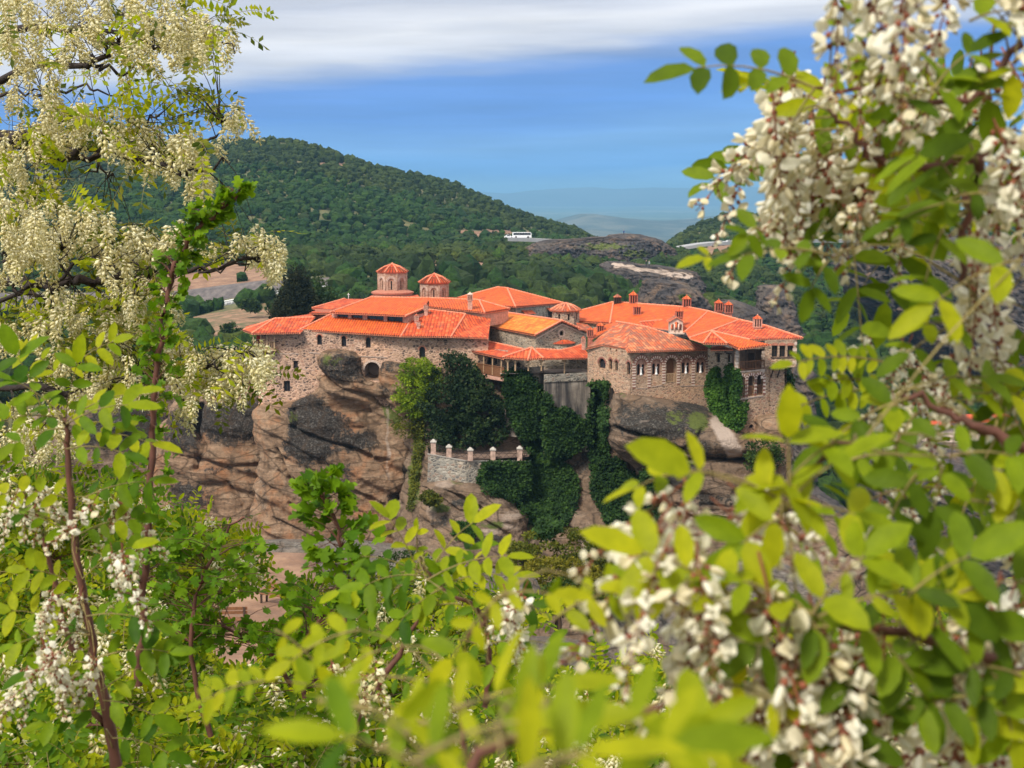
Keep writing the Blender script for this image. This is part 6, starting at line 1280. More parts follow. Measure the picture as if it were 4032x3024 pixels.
# ---- trees by the monastery
def near_trees():
    def b(px, py, Y, rx, ry, rz): p = at(px, py, Y); return ((p.x, p.y, p.z), (rx, ry, rz))
    t = thing('evergreen_tree', 'tall dark evergreen tree with spreading crown behind the terrace wall', 'tree', at(1800, 1800, 179))
    trunk(t, at(1790, 1815, 179), at(1810, 1560, 179.5), .35, [at(1700, 1620, 178.5), at(1900, 1600, 178), at(1760, 1500, 179), at(1880, 1700, 177.5)], M['bark_dark'])
    crown('crown', t, [b(1800, 1480, 180.5, 2.6, 2.6, 2.6), b(1760, 1600, 179, 3.3, 3, 3.0), b(1880, 1620, 178, 3.2, 3, 3.2), b(1820, 1700, 178, 3.9, 3, 2.0), b(1950, 1700, 178, 1.8, 2, 1.6), b(1740, 1720, 178.6, 1.8, 2, 1.5), b(1850, 1540, 179, 2.8, 2.5, 2.6), b(1775, 1420, 181.5, 1.3, 1.3, 1.3)], 330, 62, .85, .38, M['f_dark'], 3)
    t = thing('broadleaf_tree', 'bright yellow green tree leaning out over the cliff, left of the dark evergreen', 'tree', at(1640, 1700, 181))
    trunk(t, at(1650, 1720, 182), at(1640, 1560, 181), .22, [at(1600, 1520, 180), at(1690, 1480, 181), at(1620, 1640, 180)], M['bark'])
    crown('crown', t, [b(1640, 1460, 182, 2.3, 2, 1.9), b(1620, 1540, 181, 2.4, 2, 2.2), b(1690, 1500, 181.6, 1.8, 2, 2.2), b(1640, 1600, 180.6, 2.0, 1.8, 1.5), b(1600, 1590, 180.6, 1.3, 1.5, 1.2)], 170, 60, .6, .30, M['f_light'], 5)
    crown('lower_crown', t, [b(1600, 1680, 181, 1.7, 1.3, 1.5), b(1640, 1660, 180.8, 1.5, 1.2, 1.6)], 34, 45, .6, .26, M['f_olive'], 6)
    t = thing('cypress_tree', 'dark conical cypress tree behind the left end of the monastery', 'tree', at(1170, 1290, 228))
    trunk(t, at(1170, 1310, 228), at(1168, 1090, 228), .4, [], M['bark_dark']); bl = []
    for i in range(9):
        f = i / 8; bl.append(b(1168 + 6 * math.sin(i * 2), 1075 + f * 170, 228, .9 + 3.2 * f ** .8, .9 + 3.0 * f ** .8, 1.3))
    bl.append(b(1100, 1240, 228, 1.2, 1.5, 1.0)); crown('crown', t, bl, 280, 55, .8, .36, M['f_cyp'], 8, shell=.7)
    t = thing('evergreen_tree', 'deep green tree standing just right of the cypress', 'tree', at(1260, 1290, 236)); trunk(t, at(1260, 1320, 236), at(1260, 1150, 236), .3, [], M['bark_dark'])
    crown('crown', t, [b(1235, 1130, 236, 2, 2, 2.4), b(1265, 1180, 236, 2.6, 2, 2.6), b(1300, 1210, 236, 2.2, 2, 1.8), b(1225, 1230, 236, 2.4, 2, 2.0)], 130, 50, .8, .36, M['f_bush'], 9)
    # round bushes in the gorge
    for lb, bl, m, sd, n in (('large rounded olive green bush rising between the near rocks and the cliff', [b(2200, 2210, 101, 3.9, 3, 2.5), b(2330, 2230, 100, 2.2, 2.5, 1.6), b(2060, 2210, 101, 1.6, 2, 1.2)], 'f_olive', 11, 230), ('smaller yellowish bush in front of the large rounded bush', [b(2190, 2300, 94, 2.9, 2, 1.9), b(2320, 2320, 94, 1.6, 1.6, 1.3)], 'f_olive', 12, 170)):
        p = bl[0][0]; t = thing('bush', lb, 'bush', (p[0], p[1], p[2] - 2)); crown('foliage', t, bl, n, 70, .42, .20, M[m] if sd == 11 else M['f_gold'], sd, shell=.75); trunk(t, (p[0], p[1], p[2] - 6), (p[0], p[1], p[2]), .15, [], M['bark'])
    spots = [(1590, 2250, 78, 1.6, 'f_bush', 'grey green bush at the foot of the near boulders'), (2250, 2350, 62, 1.2, 'f_bush', 'leafy bush below the rounded bush'), (2470, 2310, 80, 1.3, 'f_light', 'light green bush beside the dark lichen boulder'), (3010, 1780, 158, 1.9, 'f_bush', 'dark green bush under the corner tower'),
             (2560, 1850, 162, 1.3, 'f_ivy', 'small green bush growing in the crack under the overhanging rock'), (2980, 1820, 157.4, 1.5, 'f_bush', 'green bush beside the smooth nose of the overhanging rock'), (1090, 1210, 370, 2.5, 'f_bush', 'round shrub on the grassy slope below the road'), (1340, 1215, 360, 3, 'f_bush', 'green shrub behind the left wing'), (905, 1305, 330, 2.2, 'f_bush', 'round shrub on the slope left of the balcony'),
             (985, 1200, 385, 2.0, 'f_bush', 'small shrub just below the road'), (1830, 2090, 166.5, 1.4, 'f_ivy_light', 'bright bush on the ledge under the terrace wall'), (1690, 1960, 168, 1.0, 'f_olive', 'mossy shrub at the left end of the ledge rock'), (1380, 2290, 76, 1.0, 'f_bush', 'low bush behind the sapling on the near rock')]
    for i, (px, py, Y, r, m, lb) in enumerate(spots):
        p = at(px, py, Y); t = thing('bush', lb, 'bush', (p.x, p.y, p.z - r * .8)); crown('foliage', t, [((p.x, p.y, p.z), (r, r, r * .75)), ((p.x + r * .6, p.y - .2, p.z - r * .3), (r * .7, r * .7, r * .5))], 45, 45, r * .3, max(.16, Y / 5539 * 9), M[m], 40 + i, shell=.6); trunk(t, (p.x, p.y, p.z - r * 1.2), (p.x, p.y, p.z), .08, [], M['bark'])
M['f_gold'] = leaf_mat('yellow_green_leaves', [(.14, .13, .010), (.20, .18, .014), (.09, .10, .008), (.25, .21, .02)], .25, .5)
def ivy():
    def grow(label, polys, n, mat, leaf, seed, thick=.55, cat='ivy', hang=.3):
        rng = np.random.default_rng(seed); Pp = []; Nn = []
        for poly, share in polys:
            for x, y in sample_poly(poly, int(n * share / 6), rng):
                h, nr = cast(x, y)
                if h is None or h.y > 215: continue
                if nr.y > 0: nr = -nr
                Pp.append(h[:]); Nn.append(nr[:])
        Pp = np.array(Pp); Nn = np.array(Nn); Pp = np.repeat(Pp, 6, 0); Nn = np.repeat(Nn, 6, 0); m = len(Pp); Nn[:, 1] -= .3; Nn /= np.linalg.norm(Nn, axis=1, keepdims=True)
        th = thick * (1 + .9 * fbm(Pp * .55, 3, seed)); Pp = Pp + Nn * (th * rng.uniform(.2, 1, m))[:, None] + unit(m, rng) * .32
        d = np.array([0, 0, -hang * 2]) + unit(m, rng) + Nn * .3; nn = Nn + unit(m, rng) * .6 + [0, 0, .45]; ln = leaf * rng.uniform(.6, 1.4, m)
        V, F = leaf_quads(Pp, d, nn, ln, ln * .8); o = npmesh('ivy', V, F, M[mat]); tag(o, label, cat); o.name = 'ivy'
    grow('dark ivy sheet hanging down the bastion and over the cliff below the porch', [([F_(705, 215), F_(760, 200), F_(880, 205), F_(920, 260), F_(1040, 390), F_(1060, 480), F_(1160, 470), F_(1280, 560), F_(1300, 720), F_(1200, 800), F_(1100, 880), F_(900, 850), F_(860, 740), F_(790, 600), F_(730, 430)], 1.)], 22000, 'f_ivy', .34, 3, .5)
    grow('green ivy covering the rock slope under the terrace railing', [([F_(560, 860), F_(900, 860), F_(1130, 860), F_(1250, 1000), F_(1210, 1280), F_(1000, 1390), F_(840, 1250), F_(760, 1150), F_(560, 1080), F_(510, 980)], 1.)], 20000, 'f_ivy', .34, 4, .6)
    grow('narrow ivy curtain between the bastion and the overhanging rock', [([F_(1340, 290), F_(1475, 280), F_(1475, 560), F_(1450, 800), F_(1420, 880), F_(1340, 840), F_(1310, 640), F_(1330, 420)], 1.)], 12000, 'f_ivy', .34, 5, .5)
    grow('green bushy ivy filling the gully foot beneath the overhanging rock', [([G_(250, 780), G_(420, 740), G_(500, 870), G_(680, 860), G_(700, 1000), G_(760, 1100), G_(680, 1290), G_(500, 1350), G_(330, 1200), G_(240, 980)], 1.)], 20000, 'f_ivy', .36, 6, .9)
    grow('bright ivy climbing the wall between the arcade and the corner tower', [([C_(1350, 790), C_(1365, 880), C_(1420, 960), C_(1440, 860), C_(1445, 780), C_(1500, 790), C_(1530, 850), C_(1535, 1000), C_(1520, 1180), C_(1570, 1110), C_(1600, 1130), C_(1570, 1300), C_(1520, 1360), C_(1440, 1340), C_(1320, 1230), C_(1290, 1090), C_(1250, 990), C_(1290, 850)], 1.)], 16000, 'f_ivy_light', .30, 7, .4)
    grow('dark ivy trailing down behind the corner tower', [([C_(1960, 850), C_(2010, 880), C_(2020, 1300), C_(2010, 1400), C_(1950, 1380), C_(1955, 1200)], 1.)], 5000, 'f_ivy', .34, 8, .8)
    grow('mossy green growth down the right edge of the sandstone pillar', [([F_(80, 560), F_(140, 600), F_(100, 900), F_(60, 1200), F_(20, 1200), F_(60, 900)], 1.)], 3500, 'f_olive', .26, 9, .3)
near_trees(); bpy.context.view_layer.update(); ivy()
# ------------------------------------------------------------------ blossoming trees in the foreground
M['rl_mid'] = leaf_mat('mid_green_leaflets', [(.035, .10, .003), (.09, .18, .004), (.19, .29, .006), (.06, .14, .004), (.32, .38, .006)], .45, .4)
M['rl_yel'] = leaf_mat('yellow_green_leaflets', [(.20, .29, .008), (.32, .38, .010), (.46, .47, .012), (.26, .34, .01)], .55, .4)
M['rl_olive'] = leaf_mat('olive_leaflets', [(.04, .07, .005), (.09, .12, .008), (.17, .19, .012), (.24, .22, .015)], .45, .45)
M['lobed'] = leaf_mat('lobed_leaves', [(.05, .13, .006), (.11, .22, .008), (.20, .33, .012), (.08, .17, .008)], .45, .4)
def petal_mat(name, cols, tr=.3):
    m = leaf_mat(name, cols, tr, .5); return m
def flower_mat(name, cols, warm):
    m, nt, b, out = mat_new(name); g = G(nt); r = g.rnd(); k = len(cols) - 1; col = g.ramp(r, [(i / k, q) for i, q in enumerate(cols)])
    b.inputs['Roughness'].default_value = .55; g.l(col, b.inputs['Base Color']); tr = g.n('ShaderNodeBsdfTranslucent'); g.l(g.mix(1., col, warm, 'MULTIPLY'), tr.inputs[0])
    ms = g.n('ShaderNodeMixShader'); ms.inputs[0].default_value = .35; g.l(b.outputs[0], ms.inputs[1]); g.l(tr.outputs[0], ms.inputs[2]); g.l(ms.outputs[0], out.inputs[0]); return m
M['fl_cream'] = flower_mat('cream_blossom', [(.80, .72, .36), (.88, .82, .52), (.92, .88, .66), (.74, .64, .26)], (1, .95, .7))
M['fl_white'] = flower_mat('white_blossom', [(.78, .73, .55), (.88, .86, .74), (.76, .66, .40), (.90, .88, .80)], (1, .97, .85))
M['calyx'] = simple('red_brown_calyx', (.22, .065, .03), .7, .4, 60)
M['calyx_green'] = simple('olive_calyx', (.22, .17, .05), .7, .4, 60)
def leaflets(c, d, nr, ln, wd, fine=True):
    d = d / (np.linalg.norm(d, axis=1, keepdims=True) + 1e-9); s = np.cross(d, nr); s /= np.linalg.norm(s, axis=1, keepdims=True) + 1e-9; n = np.cross(s, d); L_ = ln[:, None]; Wd = wd[:, None]
    if not fine: return leaf_quads(c, d, nr, ln, wd)
    T = [0, .16, .5, .82, 1]; Wt = [0, .72, 1.0, .66, 0]; vs = []
    for t in T: vs.append(c + d * L_ * t + n * L_ * (-.10 * (t - .4) ** 2))
    for sg in (1, -1):
        for t, w in zip(T[1:4], Wt[1:4]): vs.append(c + d * L_ * t + s * sg * Wd * .5 * w + n * (Wd * .16 * w + L_ * (-.10 * (t - .4) ** 2)))
    V = np.stack(vs, 1); k = np.arange(len(c))[:, None] * 11; tr = []
    for o, rev in ((5, 0), (8, 1)):
        for a in ((0, o, 1), (1, o, o + 1), (1, o + 1, 2), (2, o + 1, o + 2), (2, o + 2, 3), (3, o + 2, 4)): tr.append(a if not rev else a[::-1])
    F = np.concatenate([k + list(a) for a in tr], 0); return V.reshape(-1, 3), F
class Acc:
    def __init__(s): s.V = []; s.F = []; s.m = []; s.n = 0
    def add(s, V, F, m=0):
        if len(F) == 0: return
        s.V.append(V); s.F.append(F + s.n); s.m.append(np.full(len(F), m)); s.n += len(V)
    def build(s, name, mats, parent=None, smooth=True): return npmesh(name, np.concatenate(s.V), np.concatenate(s.F), mats, parent, np.concatenate(s.m), smooth)
def tubes(paths, rads, n=4):
    """many thin tubes at once -> V,F"""
    Vs = []; Fs = []; o = 0
    for p, r in zip(paths, rads):
        p = np.asarray(p, float); m = len(p); d = np.gradient(p, axis=0); x, z, y = rot_from(d, np.zeros(m)); r = np.asarray(r if hasattr(r, '__len__') else [r] * m)[:, None]
        ring = np.stack([p + (x * math.cos(a) + y * math.sin(a)) * r for a in np.arange(n) * 2 * math.pi / n], 1).reshape(-1, 3); i = np.arange(m - 1)[:, None] * n; k = np.arange(n)[None]; a = i + k; b = i + (k + 1) % n
        F = np.concatenate([np.stack([a, b, b + n], -1).reshape(-1, 3), np.stack([a, b + n, a + n], -1).reshape(-1, 3)]); Vs.append(ring); Fs.append(F + o); o += len(ring)
    return np.concatenate(Vs), np.concatenate(Fs)
def comp_leaf(acc, base, tip, nr, rng, pairs=7, ll=.042, lw=.018, sag=.12, fine=True, mat=0, stem=1):
    """a feather leaf: curved midrib with pairs of leaflets and one at the tip"""
    base = np.asarray(base, float); tip = np.asarray(tip, float); Lr = np.linalg.norm(tip - base); ts = np.linspace(0, 1, 6); up = np.array([0, 0, 1.])
    rib = base + (tip - base) * ts[:, None] + up * (sag * Lr * 4 * ts * (1 - ts))[:, None]; nr = np.asarray(nr, float); nr = nr / np.linalg.norm(nr)
    t = np.repeat(np.linspace(.22, .93, pairs), 2) + rng.normal(0, .012, pairs * 2); sg = np.tile([1, -1], pairs); P_ = base + (tip - base) * t[:, None] + up * (sag * Lr * 4 * t * (1 - t))[:, None]
    dv = (tip - base) / Lr + up * (sag * 4 * (1 - 2 * t))[:, None]; dv /= np.linalg.norm(dv, axis=1, keepdims=True); sd = np.cross(dv, nr); sd /= np.linalg.norm(sd, axis=1, keepdims=True) + 1e-9
    d = sd * sg[:, None] * 1.0 + dv * .35 + rng.normal(0, .16, P_.shape) + up * -.12; nn = nr + rng.normal(0, .28, P_.shape)
    P_ = np.vstack([P_, rib[-1]]); d = np.vstack([d, dv[-1] + rng.normal(0, .1, 3)]); nn = np.vstack([nn, nr]); k = len(P_); l = ll * rng.uniform(.82, 1.15, k); l[:4] *= .8
    V, F = leaflets(P_, d, nn, l, l * lw / ll * rng.uniform(.85, 1.15, k), fine); acc.add(V, F, mat)
    V, F = tubes([rib], [np.linspace(.0012, .0005, 6)], 3); acc.add(V, F, stem)
def flower(acc, base, d, s, rng, lod, petal=0, calyx=1):
    """one pea flower: calyx, keel and a lifted banner petal"""
    d = d / np.linalg.norm(d); x, z, y = rot_from(d[None], np.array([rng.uniform(0, 6.28)])); x, y = x[0], y[0]; R = np.stack([x, y, d], 0)
    if lod == 0:
        V = np.array([[0, 0, 0], [.24, 0, .5], [0, .2, .5], [-.24, 0, .5], [0, -.2, .5], [0, 0, 1.05], [.42, .36, .95], [-.42, .36, .95], [0, .5, .55]]) * s
        F = np.array([[0, 1, 2], [0, 2, 3], [0, 3, 4], [0, 4, 1], [5, 2, 1], [5, 3, 2], [5, 4, 3], [5, 1, 4], [2, 8, 6], [2, 7, 8]])
        acc.add(base + V @ R, F, petal); return
    V, F = IC1; K = V * np.array([.13, .17, .46]) * s + np.array([0, -.04, .55]) * s; acc.add(base + K @ R, F, petal)
    C = V * np.array([.15, .15, .17]) * s + np.array([0, 0, .10]) * s; acc.add(base + C @ R, F, calyx)
    op = rng.uniform(.2, 1); g = np.linspace(-1, 1, 5); u, v = np.meshgrid(g, np.linspace(0, 1, 5)); w = np.sin(np.clip(v * 2.6 + .25, 0, math.pi)) * .46
    B = np.stack([u * w, .10 + .12 * v + .38 * op * v ** 2 - .16 * u * u * v, .28 + .72 * v * (1 - .35 * op)], -1).reshape(-1, 3) * s
    i = np.arange(25).reshape(5, 5); q = np.concatenate([np.stack([i[:-1, :-1], i[:-1, 1:], i[1:, 1:]], -1).reshape(-1, 3), np.stack([i[:-1, :-1], i[1:, 1:], i[1:, :-1]], -1).reshape(-1, 3)]); acc.add(base + B @ R, q, petal)
def raceme(seed, lod, L_=.13, n=22, s=.021, bud=.25):
    rng = np.random.default_rng(seed); acc = Acc(); t = np.linspace(0, 1, 7); cur = rng.uniform(-.25, .25, 2); ax = np.stack([cur[0] * L_ * t ** 2, cur[1] * L_ * t ** 2, -L_ * t], -1); paths = [ax]; rads = [np.linspace(.0012, .0005, 7)]
    for i in range(n):
        f = .14 + .84 * (i + rng.uniform(-.3, .3)) / n; f = min(max(f, .05), 1); p = np.array([np.interp(f, t, ax[:, k]) for k in range(3)]); a = i * 2.4 + rng.uniform(-.4, .4); out = np.array([math.cos(a), math.sin(a), -.45 - .5 * f + rng.uniform(-.3, .3)]); out /= np.linalg.norm(out)
        pl = .30 * s; q = p + out * pl; sz = s * (1 if f < 1 - bud else .62) * rng.uniform(.85, 1.15); dd = out + np.array([0, 0, rng.uniform(-.5, .3)]); flower(acc, q, dd, sz, rng, lod)
        if lod: paths.append(np.array([p, q])); rads.append(.0006)
    V, F = tubes(paths, rads, 3); acc.add(V, F, 1); return np.concatenate(acc.V), np.concatenate(acc.F), np.concatenate(acc.m)
RAC0 = [raceme(100 + i, 0, L_=.13 + .01 * (i % 4), n=30, s=.027) for i in range(8)]
RAC1 = [raceme(200 + i, 1, L_=.135 + .012 * (i % 4), n=26, s=.0185, bud=.35) for i in range(8)]
RACB = [raceme(300 + i, 1, L_=.12, n=20, s=.014, bud=.1) for i in range(3)]
def rac_mesh(name, R, mats):
    o = npmesh(name, R[0], R[1], mats, None, R[2], True); me = o.data; bpy.data.objects.remove(o); return me
def place_racemes(parent, items, variants, mats, name='flower_cluster', maxparts=100):
    """items: (point, scale, tilt direction). First ones become parts that share meshes, the rest one mesh"""
    rng = np.random.default_rng(len(items)); mes = [rac_mesh(name, R, [M[m] for m in mats]) for R in variants]
    items = [(np.array(p) + np.array([0, 0, .06 * s_]), s_, tl) for p, s_, tl in items]
    items = sorted(items, key=lambda q: -q[1] / max(.3, q[0][1])); w = wloc(parent) if parent else Vector((0, 0, 0)); acc = Acc()
    for i, (p, s, tl) in enumerate(items):
        k = rng.integers(len(variants)); rz = rng.uniform(0, 6.28)
        if i < maxparts:
            o = bpy.data.objects.new(name, mes[k]); COL.objects.link(o); o.parent = parent; o.location = Vector(p) - w; o.rotation_euler = (tl[0], tl[1], rz); o.scale = (s, s, s)
        else:
            V, F, m = variants[k]; c, sn = math.cos(rz), math.sin(rz); X = V * s; X = np.stack([X[:, 0] * c - X[:, 1] * sn, X[:, 0] * sn + X[:, 1] * c, X[:, 2]], -1)
            for ax_, an in ((0, tl[0]), (1, tl[1])):
                ca, sa = math.cos(an), math.sin(an)
                X = np.stack([X[:, 0], X[:, 1] * ca - X[:, 2] * sa, X[:, 1] * sa + X[:, 2] * ca], -1) if ax_ == 0 else np.stack([X[:, 0] * ca + X[:, 2] * sa, X[:, 1], -X[:, 0] * sa + X[:, 2] * ca], -1)
            acc.n_m = 0; acc.V.append(X + np.array(p)); acc.F.append(F + acc.n); acc.m.append(m); acc.n += len(V)
    if acc.V: o = acc.build('flower_clusters', [M[m] for m in mats], parent); o['kind'] = 'stuff'
def pts3(poly, Y):
    """polyline of photograph points with one or several distances"""
    Ys = Y if hasattr(Y, '__len__') else [Y] * len(poly); return np.array([at(p[0], p[1], y)[:] for p, y in zip(poly, Ys)])
def smoothline(p, n=4, jit=0, rng=None):
    out = []; m = len(p)
    for i in range(m - 1):
        p0, p1, p2, p3 = p[max(i - 1, 0)], p[i], p[i + 1], p[min(i + 2, m - 1)]
        for k in range(n):
            t = k / n; out.append(.5 * ((2 * p1) + (-p0 + p2) * t + (2 * p0 - 5 * p1 + 4 * p2 - p3) * t * t + (-p0 + 3 * p1 - 3 * p2 + p3) * t ** 3))
    out.append(p[-1]); out = np.array(out)
    if jit: out[1:-1] += rng.normal(0, jit, out[1:-1].shape)
    return out
def branches(parent, specs, mat, name='branch', seed=1, n=6, jit=.006, nm_rest='branch'):
    rng = np.random.default_rng(seed); S = []
    for poly, Y, r0, r1 in specs:
        p = smoothline(pts3(poly, Y), 4, jit, rng); V, F = tubes([p], [np.linspace(r0, r1, len(p)) * rng.uniform(.9, 1.12, len(p))], n); npmesh(name, V, F, mat, parent, smooth=True); S.append(p)
    return np.concatenate(S)
def twig_to(acc_paths, rads, S, p, rng, r=.0022, maxd=.30):
    i = int(np.clip(np.argmin(((S - p) ** 2).sum(1)) + rng.integers(-2, 3), 0, len(S) - 1)); q = S[i]; d = np.linalg.norm(q - p)
    if d > maxd or d < .02: return
    m_ = (p + q) / 2 + np.array([0, 0, .12 * d]) + rng.normal(0, .06 * d, 3); acc_paths.append(smoothline(np.array([q, m_, p]), 3)); rads.append(np.linspace(r, r * .35, 7))
U_ = lambda x, y: (x * .5425, y * .5425)
V_ = lambda x, y: (x * .5425, 900 + y * .5425)
def nrm_cam(rng, k=.7):
    v = rng.normal(size=3); v /= np.linalg.norm(v); n = v * k + np.array([0, -.55, .75]); return n / np.linalg.norm(n)
EXCL = [[(2640, 1130), (3210, 1180), (3210, 1720), (2640, 1800)], [(2450, 1640), (3050, 1640), (3050, 1820), (2450, 1820)], [(3200, 1330), (3380, 1330), (3330, 1450), (3210, 1480)], [(1075, 1030), (1320, 1030), (1320, 1280), (1075, 1280)], [(740, 1150), (880, 1090), (1100, 1060), (1100, 1280), (960, 1330), (740, 1280)], [(850, 2350), (1120, 2350), (1170, 2420), (1060, 2450), (870, 2450)], [(830, 2510), (980, 2510), (1010, 2570), (960, 2620), (840, 2610)], [(1020, 1880), (1250, 1880), (1600, 1900), (1620, 2180), (1500, 2250), (1040, 2130)], [(1980, 2090), (2420, 2080), (2420, 2330), (2050, 2330)], [(1960, 2540), (2260, 2540), (2260, 2620), (1960, 2620)]]
def clear_of(x, y): return not any(bool(inpoly(np.array([x]), np.array([y]), e)[0]) for e in EXCL)
def scatter_leaves(acc, polys, n, Yr, rng, ll, Lr, S=None, paths=None, rads=None, fine=True, pairs=(5, 8), mat=0, stem=2, down=.25, altmat=None, altp=0.):
    tot = sum(s for _, s in polys)
    for poly, sh in polys:
        for x, y in sample_poly(poly, max(1, int(n * sh / tot)), rng):
            Y = Yr(x, y, rng) if callable(Yr) else rng.uniform(*Yr); p = np.array(at(x, y, Y)[:]); d = rng.normal(size=3) * np.array([1, .8, .55]); d[2] -= down; d /= np.linalg.norm(d); L_ = Lr * rng.uniform(.7, 1.2)
            e_ = proj((p + d * L_)[None]); e_ = (e_[0][0], e_[1][0])
            if not (clear_of(x, y) and clear_of(*e_) and clear_of((x + e_[0]) / 2, (y + e_[1]) / 2)): continue
            m = altmat if (altmat is not None and rng.random() < altp) else mat; comp_leaf(acc, p, p + d * L_, nrm_cam(rng), rng, int(rng.integers(*pairs)), ll * rng.uniform(.8, 1.2), ll * .42, .10, fine, m, stem)
            if S is not None: twig_to(paths, rads, S, p, rng, *((.0012, .16) if Y < 2 else ()))

def left_tree():
    T = thing('blossom_tree', 'big cream flowering tree whose dark branches reach in from the left edge', 'tree', at(-900, 1500, 6.5)); rng = np.random.default_rng(31)
    trunk(T, (-4.6, 6.4, -4.2), (-4.2, 6.0, 1.4), .16, [], M['bark_dark'])
    sp = [([(-500, 600), U_(0, 290), U_(90, 255)], 5.6, .02, .008), ([(-300, 200), U_(285, 200), U_(330, 225), U_(500, 215), U_(700, 205), U_(1060, 200), U_(1200, 140)], [5.8, 5.6, 5.5, 5.4, 5.3, 5.2, 5.1], .019, .004),
          ([(-400, 500), U_(200, 520), U_(445, 470), U_(640, 465), U_(740, 370), U_(820, 300), U_(960, 250)], [5.6, 5.4, 5.2, 5.1, 5, 5, 5], .018, .004), ([U_(1060, 200), U_(1250, 170), U_(1450, 250), U_(1600, 300), U_(1700, 390)], 5.1, .006, .002), ([U_(960, 250), U_(1100, 330), U_(1250, 350), U_(1400, 380)], 5.0, .005, .002), ([U_(240, 700), U_(480, 640), U_(700, 650), U_(900, 700), U_(1050, 760)], 5.0, .006, .002), ([U_(0, 700), U_(200, 680), U_(380, 720)], 5.2, .006, .002), ([U_(640, 465), U_(800, 505), U_(960, 500), U_(1080, 480)], 5.1, .008, .003),
          ([(-600, 620), U_(0, 1020), U_(200, 1010), U_(420, 1030), U_(650, 1050), U_(820, 1000), U_(1000, 940)], [5.4, 5.2, 5.1, 5, 4.9, 4.9, 4.9], .030, .005),
          ([(-600, 640), U_(0, 1045), U_(300, 1110), U_(580, 1165), U_(800, 1100), U_(980, 1040)], [5.5, 5.2, 5.1, 5, 5, 5], .024, .005), ([U_(60, 1040), U_(400, 1060), U_(700, 1100), U_(1100, 1160), U_(1300, 1260), U_(1450, 1250), U_(1620, 1170)], [5.1, 5, 4.9, 4.8, 4.7, 4.7, 4.7], .016, .003),
          ([U_(1300, 1255), U_(1430, 1180), U_(1500, 1050), U_(1620, 930), U_(1600, 850)], 4.7, .007, .003), ([U_(930, 890), U_(1000, 860), U_(1130, 865), U_(1250, 855)], 5.0, .006, .003), ([U_(680, 1190), U_(740, 1240), U_(820, 1255)], 4.9, .006, .003),
          ([(-500, 1250), V_(0, 500), V_(280, 390), V_(600, 270), V_(900, 262), V_(1200, 270)], [4.9, 4.7, 4.6, 4.6, 4.5, 4.5], .010, .003), ([(-500, 1150), V_(40, 410), V_(300, 430), V_(520, 390), V_(720, 380), V_(920, 360), V_(1040, 340), V_(1250, 310), V_(1500, 300), V_(1850, 240), V_(1930, 225)], [5, 4.8, 4.7, 4.6, 4.6, 4.5, 4.5, 4.4, 4.4, 4.4, 4.4], .022, .003),
          ([V_(1450, 300), V_(1600, 290), V_(1750, 270), V_(1830, 250)], 4.4, .005, .002), ([(-500, 1500), V_(300, 1180), V_(650, 1160), V_(900, 1130), V_(1130, 1110), V_(1280, 1060), V_(1450, 1020), V_(1520, 985)], [4.8, 4.6, 4.5, 4.5, 4.4, 4.4, 4.4, 4.4], .013, .004),
          ([V_(100, 440), V_(330, 520), V_(430, 640), V_(490, 870)], 4.6, .009, .003), ([V_(100, 420), V_(60, 250), V_(20, 180)], 4.6, .008, .003), ([V_(500, 390), V_(480, 250), V_(450, 150)], 4.5, .006, .003), ([V_(1240, 1170), V_(1340, 1220), V_(1400, 1290)], 4.4, .004, .002), ([V_(1510, 1000), V_(1650, 930), V_(1750, 880), V_(1850, 960)], 4.4, .004, .002)]
    S = branches(T, sp, M['bark_dark'], seed=5, jit=.012)
    P1 = [(0, -40), (700, -40), (790, 40), (800, 90), (840, 140), (820, 200), (740, 240), (660, 270), (560, 290), (520, 330), (440, 280), (300, 260), (250, 330), (230, 480), (120, 560), (0, 560)]
    P1b = [(560, 100), (800, 60), (900, 110), (960, 200), (950, 240), (890, 200), (830, 200), (760, 230), (640, 270)]
    P2 = [(0, 560), (150, 480), (260, 430), (420, 420), (500, 470), (620, 520), (760, 500), (830, 480), (850, 640), (760, 690), (560, 660), (500, 600), (300, 560), (100, 640), (0, 620)]
    P2b = [(830, 430), (900, 400), (970, 440), (960, 510), (900, 470)]; P2c = [(700, 700), (860, 680), (850, 760), (720, 740)]; P2d = [(0, 640), (110, 660), (90, 720), (30, 690)]
    P3 = [(0, 800), (40, 790), (130, 720), (190, 700), (210, 760), (300, 820), (420, 860), (430, 920), (330, 1000), (260, 1060), (100, 1060), (0, 1120)]
    P4 = [(430, 960), (560, 900), (640, 950), (760, 890), (780, 960), (640, 1060), (560, 1180), (480, 1200), (380, 1060)]; P4b = [(900, 950), (1060, 920), (1140, 1020), (1100, 1080), (1020, 1060), (960, 1000), (820, 1010)]; P4c = [(0, 1140), (120, 1180), (240, 1140), (400, 1200), (720, 1150), (740, 1230), (600, 1300), (420, 1380), (240, 1280), (80, 1350), (0, 1360)]
    P5 = [(560, 1420), (640, 1310), (760, 1320), (850, 1390), (920, 1380), (1010, 1340), (1060, 1450), (1040, 1500), (940, 1530), (850, 1560), (700, 1520), (600, 1510)]; P5b = [(720, 1560), (780, 1560), (780, 1640), (730, 1640)]; P5c = [(160, 1380), (260, 1400), (300, 1560), (420, 1400), (560, 1440), (600, 1520), (420, 1600), (200, 1540), (120, 1480)]; P6 = [(0, 1560), (140, 1640), (320, 1720), (260, 1800), (0, 1760)]
    its = []; paths, rads = [], []
